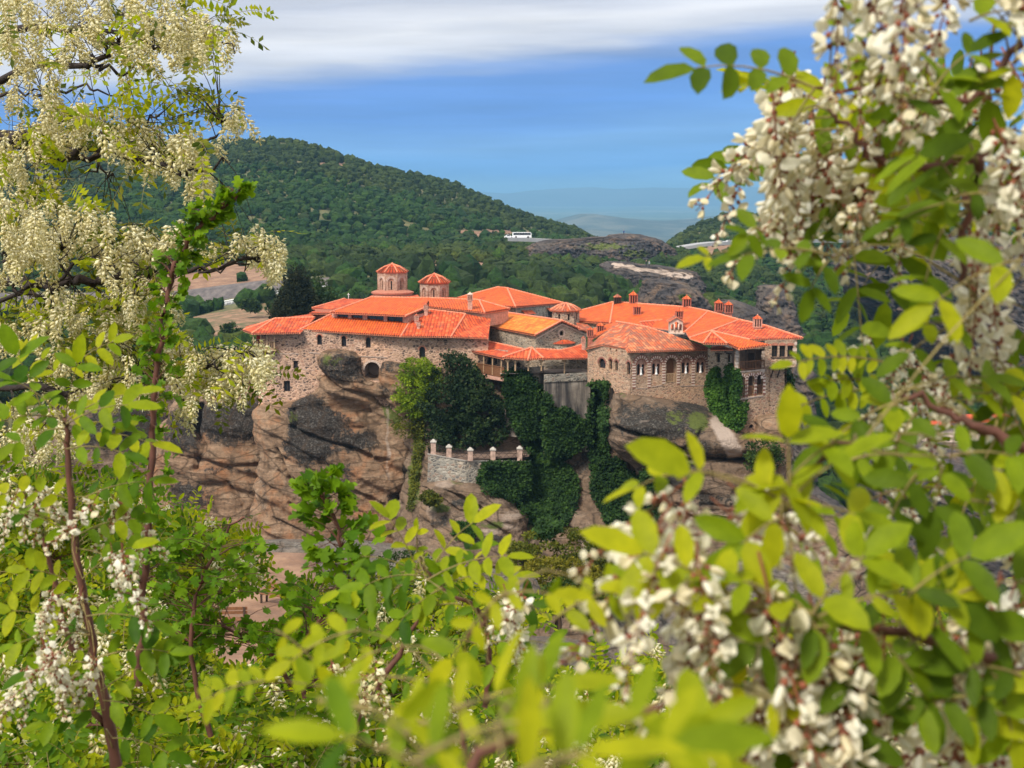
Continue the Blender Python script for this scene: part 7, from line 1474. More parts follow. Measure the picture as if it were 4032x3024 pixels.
    for poly, n in ((P1, 140), (P1b, 32), (P2, 100), (P2b, 8), (P2c, 9), (P2d, 6), (P3, 75), (P4, 46), (P4b, 22), (P4c, 66), (P5, 66), (P5b, 6), (P5c, 36), (P6, 18)):
        for x, y in sample_poly(poly, n, rng):
            Y = rng.uniform(4.3, 5.8) if y < 800 else rng.uniform(4.1, 5.0); p = np.array(at(x, y, Y)[:]); its.append((p, rng.uniform(.5, .95), rng.normal(0, .28, 2))); twig_to(paths, rads, S, p, rng)
    acc = Acc(); LP = [(P1, 60), (P2, 75), (P3, 45), (P4, 45), (P4b, 32), (P4c, 60), (P5, 55), (P5c, 35), (P6, 25), (P1b, 14), ([(830, 40), (930, 60), (900, 140), (820, 120)], 10), ([(600, 320), (680, 330), (900, 400), (880, 440), (700, 480), (560, 480), (520, 380)], 34), ([(200, 680), (330, 700), (330, 780), (200, 760)], 12), ([(380, 830), (440, 840), (420, 900), (370, 900)], 6), ([(220, 1120), (420, 1150), (400, 1300), (250, 1260)], 18), ([(380, 1300), (600, 1240), (700, 1300), (560, 1400)], 25)]
    scatter_leaves(acc, LP, 450, (4.2, 5.6), rng, .036, .17, S, paths, rads, False, (5, 9), 0, 2, .2, 1, .45)
    acc.build('leaves', [M['rl_olive'], M['rl_yel'], M['calyx_green']], T)
    V, F = tubes(paths, rads, 3); npmesh('twigs', V, F, M['bark_dark'], T, smooth=True)
    place_racemes(T, its, RAC0, ('fl_cream', 'calyx_green'))
left_tree()

def lobed_leaf(acc, base, d, nr, s, mat=0):
    """a deeply lobed leaf as a fan round its midrib"""
    O = np.array([(0, 0), (.22, .12), (.48, .22), (.40, .36), (.30, .42), (.58, .62), (.44, .70), (.24, .70), (.28, .98), (0, 1.08), (-.28, .98), (-.24, .70), (-.44, .70), (-.58, .62), (-.30, .42), (-.40, .36), (-.48, .22), (-.22, .12)])
    d = d / np.linalg.norm(d); x = np.cross(d, nr); x /= np.linalg.norm(x) + 1e-9; n = np.cross(x, d); c = base + d * s * .5
    V = np.array([base + x * s * u + d * s * v + n * s * (abs(u) * .22 - .12 * v * v) for u, v in O] + [c]); k = len(O); F = np.array([(i, (i + 1) % k, k) for i in range(k)]); acc.add(V, F, mat)
def sapling_lobed(label, stem, Y, r, sections, seed, size=.035, n=70, tuft=None, name='sapling', spread=.09, excl=False):
    T = thing(name, label, 'sapling', at(stem[0][0], stem[0][1], Y if not hasattr(Y, '__len__') else Y[0])); rng = np.random.default_rng(seed); S = branches(T, [(stem, Y, r, r * .3)], M['bark_red'], name='stem', seed=seed, jit=.003)
    acc = Acc(); paths, rads = [], []; m = len(S)
    for i in range(n):
        f = rng.uniform(*sections); p = S[int(f * (m - 1))]; a = rng.uniform(0, 6.28); out = np.array([math.cos(a), math.sin(a) * .7, rng.uniform(-.1, .7)]); out /= np.linalg.norm(out); L_ = spread * rng.uniform(.3, 1.) * (1.25 - .6 * f); q = p + out * L_
        if excl:
            e_ = proj(q[None])
            if not clear_of(e_[0][0], e_[1][0]) or e_[1][0] < 2110: continue
        paths.append(np.array([p, (p + q) / 2 + [0, 0, .01], q])); rads.append([.0014, .001, .0006])
        for k in range(rng.integers(2, 5)): lobed_leaf(acc, q - out * L_ * .5 * rng.random(), out + rng.normal(0, .6, 3), nrm_cam(rng, .8), size * rng.uniform(.7, 1.2))
    V, F = tubes(paths, rads, 3); acc.add(V, F, 1); acc.build('leaves', [M['lobed'], M['bark_red']], T); return T
def robinia_shoot(label, stem, Y, r, leaves, seed, clusters=(), cl=('fl_white', 'calyx'), mats=('rl_mid', 'rl_yel'), ll=.036, scat=None, name='blossom_sapling', stems=(), alt=.25, cat='sapling', lwf=.45):
    """leaves: (base px, tip px, Y [,mat]) placed one by one; scat: (polys, n, Yrange, length)"""
    T = thing(name, label, cat, at(stem[0][0], stem[0][1], Y if not hasattr(Y, '__len__') else Y[0])); rng = np.random.default_rng(seed); S = branches(T, [(stem, Y, r, r * .35)] + list(stems), M['bark_red'], name='stem', seed=seed, jit=.002)
    acc = Acc(); paths, rads = [], []
    for q in leaves:
        b, t, y = q[:3]; m = q[3] if len(q) > 3 else (1 if rng.random() < alt else 0); sc = q[4] if len(q) > 4 else 1.; y1 = q[5] if len(q) > 5 else y; p0 = np.array(at(*b, y)[:]); p1 = np.array(at(*t, y1)[:]); L_ = np.linalg.norm(p1 - p0)
        comp_leaf(acc, p0, p1, nrm_cam(rng, .35), rng, max(2, int(L_ / (ll * .55 * sc))), ll * sc, ll * sc * lwf, .08, True, m, 2); twig_to(paths, rads, S, p0, rng, .0012, .16)
    if scat: 
        for polys, n, Yr, Lr in scat: scatter_leaves(acc, polys, n, Yr, rng, ll, Lr, S, paths, rads, True, (5, 9), 0, 2, .15, 1, alt)
    its = []
    for polys, n, Yr, sc, var in clusters:
        for x, y in sample_poly(polys, n, rng):
            if not clear_of(x, y): continue
            y_ = rng.uniform(*Yr); p = np.array(at(x, y, y_)[:]); its.append((p, sc * rng.uniform(.8, 1.15), rng.normal(0, .35, 2))); twig_to(paths, rads, S, p, rng, .0011, .16)
    if paths: V, F = tubes(paths, rads, 3); acc.add(V, F, 2)
    acc.build('leaves', [M[mats[0]], M[mats[1]], M['calyx_green']], T)
    if its: place_racemes(T, its, RAC1, cl)
    return T
def hedge():
    """the mass of flowering shrubs below the viewpoint: several shrubs side by side"""
    defs = [('leafy flowering shrub filling the lower left corner behind the red stem', [(-150, 1950), (150, 1820), (380, 1900), (560, 2050), (600, 2500), (620, 3100), (-150, 3100)], 520, 150, (2.8, 4.8), 51),
            ('white flowering shrub below the cliff between the two tall saplings', [(420, 2050), (600, 1960), (720, 2080), (830, 2050), (930, 2100), (1010, 2150), (1040, 2220), (900, 2300), (850, 2420), (830, 2700), (900, 3100), (500, 3100), (440, 2500)], 430, 95, (3.4, 5.6), 52),
            ('green shrub with cream flowers in front of the bare clearing', [(760, 2640), (900, 2700), (1020, 2640), (1200, 2600), (1350, 2680), (1350, 3100), (700, 3100)], 300, 70, (3.2, 5.0), 53),
            ('yellow green shrub in the bottom middle of the view', [(1130, 2420), (1250, 2300), (1400, 2250), (1560, 2300), (1850, 2310), (2050, 2350), (2150, 2450), (1950, 2560), (1900, 2760), (2000, 3100), (1200, 3100)], 430, 80, (3.2, 5.6), 54),
            ('low shrub with small flowers right of the bottom middle', [(1900, 2760), (2050, 2650), (2300, 2600), (2450, 2660), (2620, 2560), (2760, 2700), (2800, 3100), (1950, 3100)], 300, 80, (3.6, 5.6), 55),
            ('flowering shrub behind the large blurred blossoms at lower right', [(2600, 2720), (2900, 2560), (3300, 2480), (3700, 2450), (4200, 2400), (4200, 3100), (2700, 3100)], 380, 120, (2.4, 4.2), 56)]
    for lb, poly, nl, nf, Yr, sd in defs:
        rng = np.random.default_rng(sd); cx = sum(p[0] for p in poly) / len(poly); T = thing('flowering_shrub', lb, 'shrub', at(cx, 3100, Yr[0] + .6)); Yf_ = lambda x, y, r, Yr=Yr: Yr[0] + (Yr[1] - Yr[0]) * np.clip((3050 - y) / 900, 0, 1) ** .8 * r.uniform(.75, 1.15) + r.uniform(0, .5)
        sp = []
        for i in range(9):
            x, y = sample_poly(poly, 1, rng)[0]; Y = float(Yf_(x, y, rng)); x0 = cx + rng.uniform(-500, 500); sp.append(([(x0, 3250), ((x0 + x) / 2 + rng.uniform(-60, 60), (3250 + y) / 2), (x, y)], Y, .009, .002))
        S = branches(T, sp, M['bark_red'], name='stem', seed=sd, jit=.01); acc = Acc(); paths, rads = [], []
        scatter_leaves(acc, [(poly, 1)], int(nl * 2.7), Yf_, rng, .033, .17, S, paths, rads, True, (6, 9), 0, 2, .1, 1, .38); its = []
        for x, y in sample_poly(poly, nf, rng):
            if not clear_of(x, y): continue
            p = np.array(at(x, y, float(Yf_(x, y, rng)) - .1)[:]); its.append((p, rng.uniform(.75, 1.05), rng.normal(0, .35, 2)))
        V, F = tubes(paths, rads, 3); acc.add(V, F, 3); acc.build('leaves', [M['rl_mid'], M['rl_yel'], M['calyx_green'], M['bark_red']], T); place_racemes(T, its, RAC0, ('fl_cream', 'calyx_green'), maxparts=60)
    # the shaded low growth on the slope itself
    rng = np.random.default_rng(60); n = 26000; x = rng.uniform(-9, 9, n); y = rng.uniform(3.5, 30, n) ; k = np.abs(x) < .5 * y + 2; x, y = x[k], y[k]; z = np.array([gz(a, b) for a, b in zip(x[::8], y[::8])]); z = np.repeat(z, 8)[:len(x)]; m = len(z); x, y = x[:m], y[:m]; xx = np.repeat(x[::8], 8)[:m]; yy = np.repeat(y[::8], 8)[:m]
    c = np.stack([xx, yy, z], -1) + rng.normal(0, .22, (m, 3)) * np.array([1, 1, .8]) + [0, 0, .25]; ln = rng.uniform(.05, .11, m); V, F = leaf_quads(c, unit(m, rng) + [0, 0, .2], unit(m, rng) + [0, -.3, .8], ln, ln * .5)
    o = npmesh('undergrowth', V, F, M['f_bush']); tag(o, 'low tangled green undergrowth on the steep slope below the viewpoint', 'undergrowth', kind='stuff')
hedge()
H_ = lambda x, y: (x * .7376, 1800 + y * .7376)            # crop of the lower left
K_ = lambda x, y: (1300 + x * .6329, 2000 + y * .6329)     # crop of the lower middle
R_ = lambda x, y: (2500 + x * .6932, y * .6932)            # crops of the right side
R2 = lambda x, y: (2500 + x * .6932, 1000 + y * .6932)
R3 = lambda x, y: (2500 + x * .6926, 1900 + y * .6926)
def saplings():
    robinia_shoot('flowering sapling with a thick red brown stem at the left, white blossoms low on it', [H_(620, 1650), H_(560, 1300), H_(520, 1150), H_(490, 1000), H_(440, 700), H_(400, 400), H_(370, 50), V_(480, 1450), V_(470, 1380)], 1.9, .0085,
        [(V_(470, 1380), V_(90, 1100), 1.9, 0, 1.2), (V_(330, 1380), V_(120, 920), 1.95, 0, 1.3), (V_(470, 1400), V_(960, 1200), 1.9, 1, 1.2), (V_(480, 1420), V_(930, 1280), 1.8, 0, 1.2), (V_(480, 1440), V_(820, 1420), 1.9, 0, 1.1), (V_(470, 1400), V_(560, 980), 2.0, 0, 1.1), (V_(440, 1380), V_(0, 1400), 1.9, 0, 1.2), (V_(470, 1450), V_(120, 1560), 1.8, 0, 1.2),
         (V_(490, 1500), V_(1100, 1560), 1.9, 1, 1.15), (V_(450, 1080), V_(820, 820), 2.1, 1, 1), (V_(450, 1100), V_(200, 880), 2.1, 1, 1), (V_(480, 1600), V_(900, 1630), 1.8, 0, 1), (H_(390, 250), H_(820, 130), 1.9, 0, 1.1), (H_(390, 230), H_(0, 200), 1.9, 1, 1.1), (H_(410, 420), H_(720, 330), 1.9, 0, 1), (H_(410, 430), H_(100, 300), 1.9, 0, 1.1),
         (H_(440, 650), H_(700, 480), 1.85, 0, 1), (H_(440, 700), H_(140, 600), 1.9, 1, 1), (H_(460, 850), H_(820, 880), 1.8, 0, 1.1), (H_(480, 950), H_(80, 1000), 1.85, 0, 1.1), (H_(500, 1080), H_(900, 1040), 1.8, 0, 1.1), (H_(500, 1100), H_(150, 1150), 1.8, 0, 1.1), (H_(540, 1250), H_(850, 1100), 1.8, 0, 1.2), (H_(550, 1300), H_(820, 1380), 1.8, 0, 1.2), (H_(560, 1350), H_(250, 1420), 1.8, 0, 1.1), (H_(600, 1500), H_(900, 1580), 1.8, 0, 1.1), (H_(350, 900), H_(60, 820), 1.9, 1, 1)],
        71, clusters=[([H_(150, 1100), H_(320, 1080), H_(480, 1160), H_(540, 1150), H_(440, 1250), H_(180, 1300)], 9, (1.7, 1.9), .72, 0), ([H_(560, 560), H_(700, 580), H_(740, 700), H_(640, 680)], 3, (1.7, 1.9), .68, 0), ([H_(500, 320), H_(680, 320), H_(700, 380), H_(540, 360)], 4, (1.8, 2), .7, 0), ([H_(180, 820), H_(480, 790), H_(540, 830), H_(300, 900)], 5, (1.8, 2.), .62, 0), ([H_(60, 200), H_(200, 230), H_(300, 350), H_(80, 380)], 5, (1.8, 2.1), .62, 0)],
        stems=[([H_(400, 1030), H_(350, 900), H_(300, 700), H_(230, 430)], 2.0, .006, .003), ([H_(560, 1420), H_(520, 1380), H_(480, 1260)], 1.9, .006, .003)])
    sapling_lobed('tall slender sapling with small lobed leaves crossing in front of the far slope', [(545, 2700), (560, 2450), (570, 2250), (590, 1950), (600, 1700), (615, 1500), (640, 1300), (665, 1150), (700, 1020), (760, 920), (840, 840), (920, 790), (950, 750)], 2.9, .009, (.12, 1.), 72, .021, 190, spread=.06)
    sapling_lobed('short sapling with lobed leaves standing before the sandstone pillar', [(1360, 2560), (1352, 2400), (1348, 2230), (1335, 2120), (1300, 2010), (1262, 1950), (1240, 1880)], 2.6, .0055, (.3, 1.), 73, .027, 60, spread=.085)
    sapling_lobed('twiggy bush with lobed leaves near the bottom of the cliff', [(830, 2900), (760, 2650), (760, 2400), (830, 2200), (900, 2080), (960, 2040)], 3.3, .007, (.3, 1.), 74, .027, 150, spread=.22, excl=True)
    sapling_lobed('low lobed leaf bush over the picnic clearing', [(1150, 2700), (1050, 2560), (900, 2480), (800, 2430)], 3.4, .006, (.1, 1.), 75, .027, 120, spread=.2, excl=True)
    sapling_lobed('lobed leaf bush left of the bright young shoots', [(1200, 2750), (1180, 2600), (1220, 2480), (1300, 2400)], 3.2, .006, (.1, 1.), 76, .027, 110, spread=.2, excl=True)
    robinia_shoot('bright green young shoot of broad oval leaflets in front of the cliff foot', [K_(960, 1240), K_(985, 1000), K_(975, 800), K_(940, 650), K_(700, 500), K_(560, 300)], 1.75, .005,
        [(K_(660, 330), K_(890, 90), 1.7, 1, 1.1), (K_(600, 380), K_(860, 260), 1.7, 0, 1.1), (K_(560, 420), K_(360, 60), 1.75, 1, 1.0), (K_(540, 300), K_(540, 150), 1.8, 1, .7), (K_(600, 430), K_(190, 300), 1.7, 0, 1.1), (K_(600, 450), K_(1100, 300), 1.6, 1, .95), (K_(650, 500), K_(1150, 420), 1.7, 1, .9), (K_(940, 700), K_(700, 420), 1.7, 0, .95), (K_(940, 720), K_(1250, 600), 1.7, 0, .9),
         (K_(970, 850), K_(1400, 860), 1.6, 0, 1.1), (K_(970, 870), K_(690, 820), 1.6, 0, 1.), (K_(980, 950), K_(1060, 1060), 1.6, 0, 1), (K_(970, 980), K_(700, 1050), 1.6, 0, 1.), (K_(700, 500), K_(440, 700), 1.6, 0, 1.), (K_(560, 420), K_(220, 480), 1.65, 0, 1.), (K_(560, 400), K_(60, 520), 1.7, 0, 1.), (K_(820, 600), K_(560, 640), 1.6, 0, 1.), (K_(520, 450), K_(160, 700), 1.65, 0, 1.)],
        81, clusters=[([K_(1060, 640), K_(1180, 620), K_(1300, 680), K_(1240, 760), K_(1060, 760)], 4, (1.5, 1.65), .72, 0)], stems=[([K_(290, 1130), K_(420, 920), K_(520, 740), K_(600, 560)], 2.0, .005, .002)], alt=.4)
    robinia_shoot('young flowering shoot low in the middle with narrow yellow leaflets', [K_(0, 1580), K_(120, 1420), K_(300, 1100), K_(430, 900), K_(530, 740)], 2.2, .005, [(K_(300, 1100), K_(60, 900), 2.2, 1), (K_(350, 1050), K_(640, 1180), 2.1, 0), (K_(120, 1420), K_(440, 1380), 2.0, 0), (K_(430, 900), K_(700, 940), 2.1, 0), (K_(430, 900), K_(240, 700), 2.2, 0), (K_(200, 1280), K_(-40, 1180), 2.1, 1)],
        82, clusters=[([K_(0, 1000), K_(300, 980), K_(300, 1120), K_(0, 1140)], 7, (1.9, 2.3), .75, 0), ([K_(500, 1150), K_(720, 1150), K_(680, 1300), K_(560, 1300)], 7, (2.4, 2.8), .8, 0), ([K_(1450, 1150), K_(1600, 1150), K_(1600, 1260), K_(1450, 1260)], 5, (2.6, 3), .8, 0)], cl=('fl_cream', 'calyx'), alt=.5)
    robinia_shoot('soft blurred yellow green leaves close to the camera along the bottom edge', [(1700, 3300), (1900, 2980), (2300, 2840), (2600, 2780)], .48, .003,
        [((1480, 2960), (2180, 2700), .55, 1, 1.0), ((1620, 3010), (2080, 2840), .42, 1, 1.1), ((1900, 2940), (2520, 2860), .42, 1, 1.1), ((1250, 2760), (1600, 2850), .50, 1, .8), ((2100, 3060), (2650, 2920), .40, 1, 1.1), ((1750, 3100), (1350, 2900), .42, 0, 1.0), ((2000, 3080), (2300, 2960), .38, 1, 1.1)], 83, mats=('rl_mid', 'rl_yel'), alt=1, ll=.031, lwf=.30)
    robinia_shoot('blurred yellow sprays hanging across the lower middle', [(1900, 3300), (1800, 2800), (1850, 2500), (1960, 2350)], .78, .002,
        [((1990, 2330), (1780, 2590), .75, 1, .62), ((1960, 2350), (2170, 2340), .75, 1, .6), ((2180, 2440), (2420, 2330), .8, 1, .62), ((2350, 2330), (2560, 2270), .8, 1, .5), ((1500, 2560), (1330, 2660), .85, 1, .6), ((1100, 2680), (800, 2760), .85, 1, .5), ((1420, 2480), (1150, 2600), .85, 1, .7), ((1280, 2790), (1560, 2830), .8, 1, .8), ((1080, 2480), (1250, 2620), .9, 1, .6)], 84, alt=1)
saplings()
def right_tree():
    leaves = []
    a = leaves.append
    # the arching feather leaf against the sky, and its neighbours
    a((R_(1020, 500), R_(345, 385), 1.05, 0, 1.15, 1.05)); a((R_(1215, 480), R_(1210, 130), 1.05, 0, .72)); a((R_(1100, 520), R_(600, 500), 1.1, 1, .5)); a((R_(1560, 330), R_(1480, 640), 1.0, 0, .9)); a((R_(1500, 600), R_(1750, 500), .95, 0, 1.2)); a((R_(1700, 500), R_(1900, 300), .95, 0, 1.)); a((R_(1900, 120), R_(2200, 60), .95, 1, 1.)); a((R_(2200, 60), R_(2150, 420), .95, 1, .9)); a((R_(1900, 330), R_(2000, 560), .95, 0, 1.))
    for b, t, y, m, s in ((R_(1500, 820), R_(1650, 1250), 1.0, 0, 1.), (R_(1900, 1150), R_(1500, 1250), .95, 0, 1.1), (R_(2000, 1100), R_(1750, 1150), .95, 0, 1.2), (R_(1750, 1300), R_(1650, 1600), .95, 0, 1.), (R_(1100, 1450), R_(620, 1450), 1.0, 0, 1.0), (R_(640, 1430), R_(400, 1460), 1.05, 1, .7), (R_(1100, 1480), R_(1000, 1640), 1.0, 0, 1.), (R_(700, 1290), R_(640, 1330), 1.0, 0, .8),
                          (R2(2200, 30), R2(1700, 280), .85, 1, 1.6), (R2(1900, 380), R2(1560, 560), 1.0, 0, 1.), (R2(1900, 420), R2(1650, 400), 1.0, 1, 1.), (R2(1500, 640), R2(900, 620), 1.15, 1, .62), (R2(1420, 780), R2(950, 860), 1.15, 1, .75), (R2(1450, 760), R2(1100, 720), 1.15, 1, .7), (R2(1550, 820), R2(1100, 1080), .95, 0, 1.15), (R2(1500, 850), R2(1300, 1000), .95, 1, 1.2), (R2(1480, 800), R2(2000, 700), 1.0, 0, 1.1), (R2(1700, 860), R2(2180, 800), 1.0, 1, 1.), (R2(1600, 900), R2(1480, 1100), .95, 0, 1.),
                          (R2(1150, 1060), R2(830, 1330), .80, 1, 1.45), (R2(880, 1400), R2(870, 1050), .80, 1, 1.4), (R2(860, 1420), R2(320, 1230), .80, 1, 1.45), (R2(380, 1240), R2(0, 1330), .82, 1, .9), (R2(850, 1440), R2(1250, 1480), .80, 1, 1.4), (R2(830, 1500), R2(620, 1640), .78, 1, 1.5), (R2(820, 1480), R2(1150, 1180), .80, 1, 1.2), (R2(1200, 1180), R2(1520, 1150), .9, 0, 1.), (R2(1600, 1250), R2(1450, 1500), .85, 0, 1.3), (R2(1750, 1200), R2(1700, 1450), .85, 0, 1.3), (R2(1800, 1150), R2(2150, 1150), .85, 0, 1.3), (R2(2000, 1200), R2(2180, 1350), .85, 1, 1.2), (R2(1900, 1400), R2(2180, 1500), .85, 0, 1.3),
                          (R3(620, 720), R3(50, 400), .75, 1, 1.3), (R3(600, 700), R3(0, 600), .78, 1, .9), (R3(900, 720), R3(620, 560), .75, 1, 1.5), (R3(1000, 760), R3(1300, 420), .75, 1, 1.5), (R3(1050, 760), R3(1800, 620), .75, 1, .9), (R3(1000, 780), R3(1200, 1150), .75, 0, 1.4), (R3(1250, 800), R3(1500, 1000), .75, 0, 1.3), (R3(1100, 820), R3(700, 930), .75, 0, 1.4), (R3(1500, 700), R3(1900, 420), .75, 0, 1.4), (R3(1600, 850), R3(1950, 780), .75, 0, 1.3), (R3(1700, 700), R3(2200, 560), .75, 0, 1.4), (R3(1300, 1150), R3(1250, 1480), .75, 0, 1.4), (R3(1500, 1000), R3(1650, 1230), .75, 0, 1.3), (R3(1550, 1280), R3(1950, 1360), .75, 1, 1.4), (R3(1700, 1250), R3(2000, 1230), .75, 0, 1.3), (R3(2050, 1100), R3(2150, 1450), .75, 1, 1.4), (R3(2200, 1100), R3(1900, 1050), .75, 0, 1.2), (R3(900, 1150), R3(850, 1500), .78, 0, 1.2), (R3(500, 1150), R3(800, 1250), .75, 1, 1.), (R3(200, 1450), R3(500, 1600), .6, 1, 1.3), (R3(100, 1550), R3(350, 1400), .55, 1, 1.2)):
        a((b, t, y, m, s * (.78 if y < .9 else .9)))
    st = [([R_(2200, 250), R_(1900, 560), R_(1500, 560), R_(1180, 520), R_(1020, 500)], [1.05, 1.05, 1.05, 1.05, 1.05], .003, .0012), ([R_(2250, 800), R_(1900, 900), R_(1600, 950), R_(1350, 900), R_(1250, 750), R_(1100, 620)], 1.08, .005, .0015), ([R2(2300, 1150), R2(2100, 1040), R2(1900, 960), R2(1750, 880), R2(1500, 800)], .98, .005, .002), ([R3(2300, 1100), R3(1950, 1000), R3(1500, 850), R3(1150, 800), R3(900, 720), R3(600, 710)], .78, .004, .002), ([R3(860, 710), R3(700, 830), R3(620, 930)], .76, .002, .001), ([R2(860, 1450), R2(1000, 1250), R2(1150, 1100), R2(1300, 1060)], .82, .002, .001), ([R_(1950, 900), R_(1900, 1200), R_(1850, 1600)], 1.0, .004, .002)]
    C1 = [R_(700, 560), R_(900, 570), R_(1000, 560), R_(1250, 600), R_(1450, 640), R_(1500, 900), R_(1400, 1000), R_(1100, 1080), R_(850, 1000), R_(620, 900), R_(560, 740)]
    C2 = [R_(640, 950), R_(900, 1000), R_(1350, 1000), R_(1500, 1100), R_(1380, 1400), R_(1250, 1380), R_(1000, 1300), R_(760, 1350), R_(680, 1200)]
    C3 = [R_(1080, -60), R_(1500, -40), R_(2100, -40), R_(2150, 60), R_(1900, 260), R_(1700, 200), R_(1550, 330), R_(1300, 260), R_(1100, 60)]
    C4 = [R_(1600, 620), R_(1900, 560), R_(2150, 560), R_(2200, 800), R_(2100, 900), R_(1700, 920), R_(1600, 780)]; C5 = [R_(1900, 1000), R_(2200, 960), R_(2200, 1300), R_(1950, 1400), R_(1900, 1200)]
    C6 = [R2(1880, 200), R2(2060, 180), R2(2020, 420), R2(1850, 420)]; C7 = [R2(1480, 820), R2(1640, 780), R2(1560, 1100), R2(1420, 1200), R2(1380, 1100)]; C8 = [R2(2050, 1150), R2(2200, 1100), R2(2200, 1500), R2(1950, 1480)]; C9 = [R2(1380, 500), R2(1620, 600), R2(1560, 700), R2(1400, 620)]
    L1 = [R3(230, 300), R3(380, 280), R3(520, 350), R3(560, 480), R3(420, 520), R3(230, 480)]; L2 = [R3(150, 560), R3(480, 620), R3(560, 900), R3(480, 1050), R3(200, 900)]; L3 = [R3(200, 950), R3(560, 900), R3(800, 900), R3(820, 1150), R3(300, 1200)]; L4 = [R3(450, 1350), R3(900, 1150), R3(1400, 1050), R3(2200, 1050), R3(2250, 1600), R3(500, 1600)]; L5 = [R3(1350, 250), R3(1560, 250), R3(1500, 330), R3(1400, 330)]; L6 = [R3(1950, 800), R3(2200, 800), R3(2200, 1050), R3(1950, 1000)]
    T = robinia_shoot('large out of focus tree on the right with hanging white clusters and red calyxes', [R3(2500, 1500), R2(2500, 1100), R_(2500, 900), R_(2350, 300), R_(2150, -100)], 1.1, .012, leaves, 91,
        clusters=[(C1, 15, (1.15, 1.45), .95, 0), (C2, 14, (1.2, 1.45), .85, 0), (C3, 9, (.8, 1.1), .9, 0), (C4, 10, (1.1, 1.35), .95, 0), (C5, 5, (.95, 1.2), .9, 0), (C6, 5, (1.05, 1.2), .85, 0), (C7, 5, (1.15, 1.3), .75, 0), (C8, 5, (1.1, 1.3), .85, 0), (C9, 4, (1.2, 1.4), .6, 0), (L1, 5, (.76, .86), .68, 0), (L2, 6, (.74, .86), .75, 0), (L3, 6, (.76, .88), .8, 0), (L4, 32, (.75, 1.1), .9, 0), (L5, 2, (1.1, 1.2), .6, 0), (L6, 4, (.8, .95), .8, 0)],
        name='blossom_tree', cat='tree', stems=st, mats=('rl_mid2', 'rl_yel'), ll=.034, scat=[([([R_(1500, 500), R_(1900, 400), R_(2200, 500), R_(2200, 1600), R_(1600, 1500), R_(1400, 1100)], 1), ([R2(1750, 500), R2(2200, 350), R2(2200, 1500), R2(1700, 1500), R2(1650, 900)], 1), ([R3(1100, 1000), R3(2250, 600), R3(2250, 1600), R3(900, 1500)], 1.2), ([R_(1000, 900), R_(1400, 900), R_(1350, 1250), R_(1000, 1250)], .5), ([R_(850, 600), R_(1400, 600), R_(1400, 900), R_(800, 900)], .5)], 70, (1.0, 1.6), .15)])
M['rl_mid2'] = leaf_mat('deep_green_leaflets', [(.06, .11, .004), (.12, .19, .006), (.22, .30, .008)], .45, .45)
right_tree()
# ------------------------------------------------------------------ road, rail, vehicles, far buildings, picnic clearing
M['asphalt'] = simple('pale_worn_asphalt', (.33, .33, .33), .9, .12, .5); M['paint'] = simple('white_paint', (.80, .80, .80), .6, .08, 2)
M['thatch'] = simple('dry_reed_thatch', (.24, .17, .12), .95, .5, 14, bump=.03)
def strip(name, pts, w, mat, zoff=.25):
    mb = MB(); L_ = []; R_s = []
    for i, p in enumerate(pts):
        a = pts[max(i - 1, 0)]; b = pts[min(i + 1, len(pts) - 1)]; d = Vector((b[0] - a[0], b[1] - a[1], 0)).normalized(); n = Vector((-d.y, d.x, 0)); L_.append(Vector(p) + n * w / 2 + Vector((0, 0, zoff))); R_s.append(Vector(p) - n * w / 2 + Vector((0, 0, zoff)))
    for i in range(len(pts) - 1):
        mb.add([R_s[i], R_s[i + 1], L_[i + 1], L_[i]], [(0, 1, 2, 3)]); mb.add([R_s[i], R_s[i + 1], R_s[i + 1] - Vector((0, 0, 1.6)), R_s[i] - Vector((0, 0, 1.6))], [(3, 2, 1, 0)])
    o = mb.build(name, mat); tag(o, kind='structure'); return R_s
def roads():
    rp = [(300, 1320, 418), (500, 1285, 420), (620, 1262, 422), (740, 1228, 425), (840, 1205, 428), (950, 1183, 431), (1060, 1160, 435), (1150, 1148, 439), (1290, 1137, 445), (1380, 1134, 452)]
    pts = smoothline(np.array([at(*q)[:] for q in rp]), 5); edge = strip('road', pts, 7.5, M['asphalt'], .35)
    T = thing('guard_rail', 'white guard rail on posts along the outer edge of the hillside road', 'guard rail', edge[0]); mb = MB(); mb.tube([Vector(e) + Vector((0, 0, .75)) for e in edge], .22, 4); mb.build('rail', M['paint'], T)
    tot = 0; last = None; n = 0
    for a, b in zip(edge[:-1], edge[1:]):
        k = max(1, int((b - a).length / 4.2))
        for i in range(k): p = a + (b - a) * i / k; mb = MB(); mb.box((p.x, p.y, p.z + .25), (.28, .28, 1.1)); mb.build('post', M['paint'], T); n += 1
    rp = [(2640, 985, 700), (2760, 965, 705), (2860, 958, 710), (2960, 955, 716), (3100, 950, 722), (3400, 950, 735)]; pts = smoothline(np.array([at(*q)[:] for q in rp]), 4); strip('road', pts, 9, M['asphalt'], 1.0)
    rp = [(1990, 936, 640), (2060, 938, 642), (2150, 942, 645), (2240, 948, 648)]; pts = smoothline(np.array([at(*q)[:] for q in rp]), 3); strip('road', pts, 9, M['asphalt'], .2)
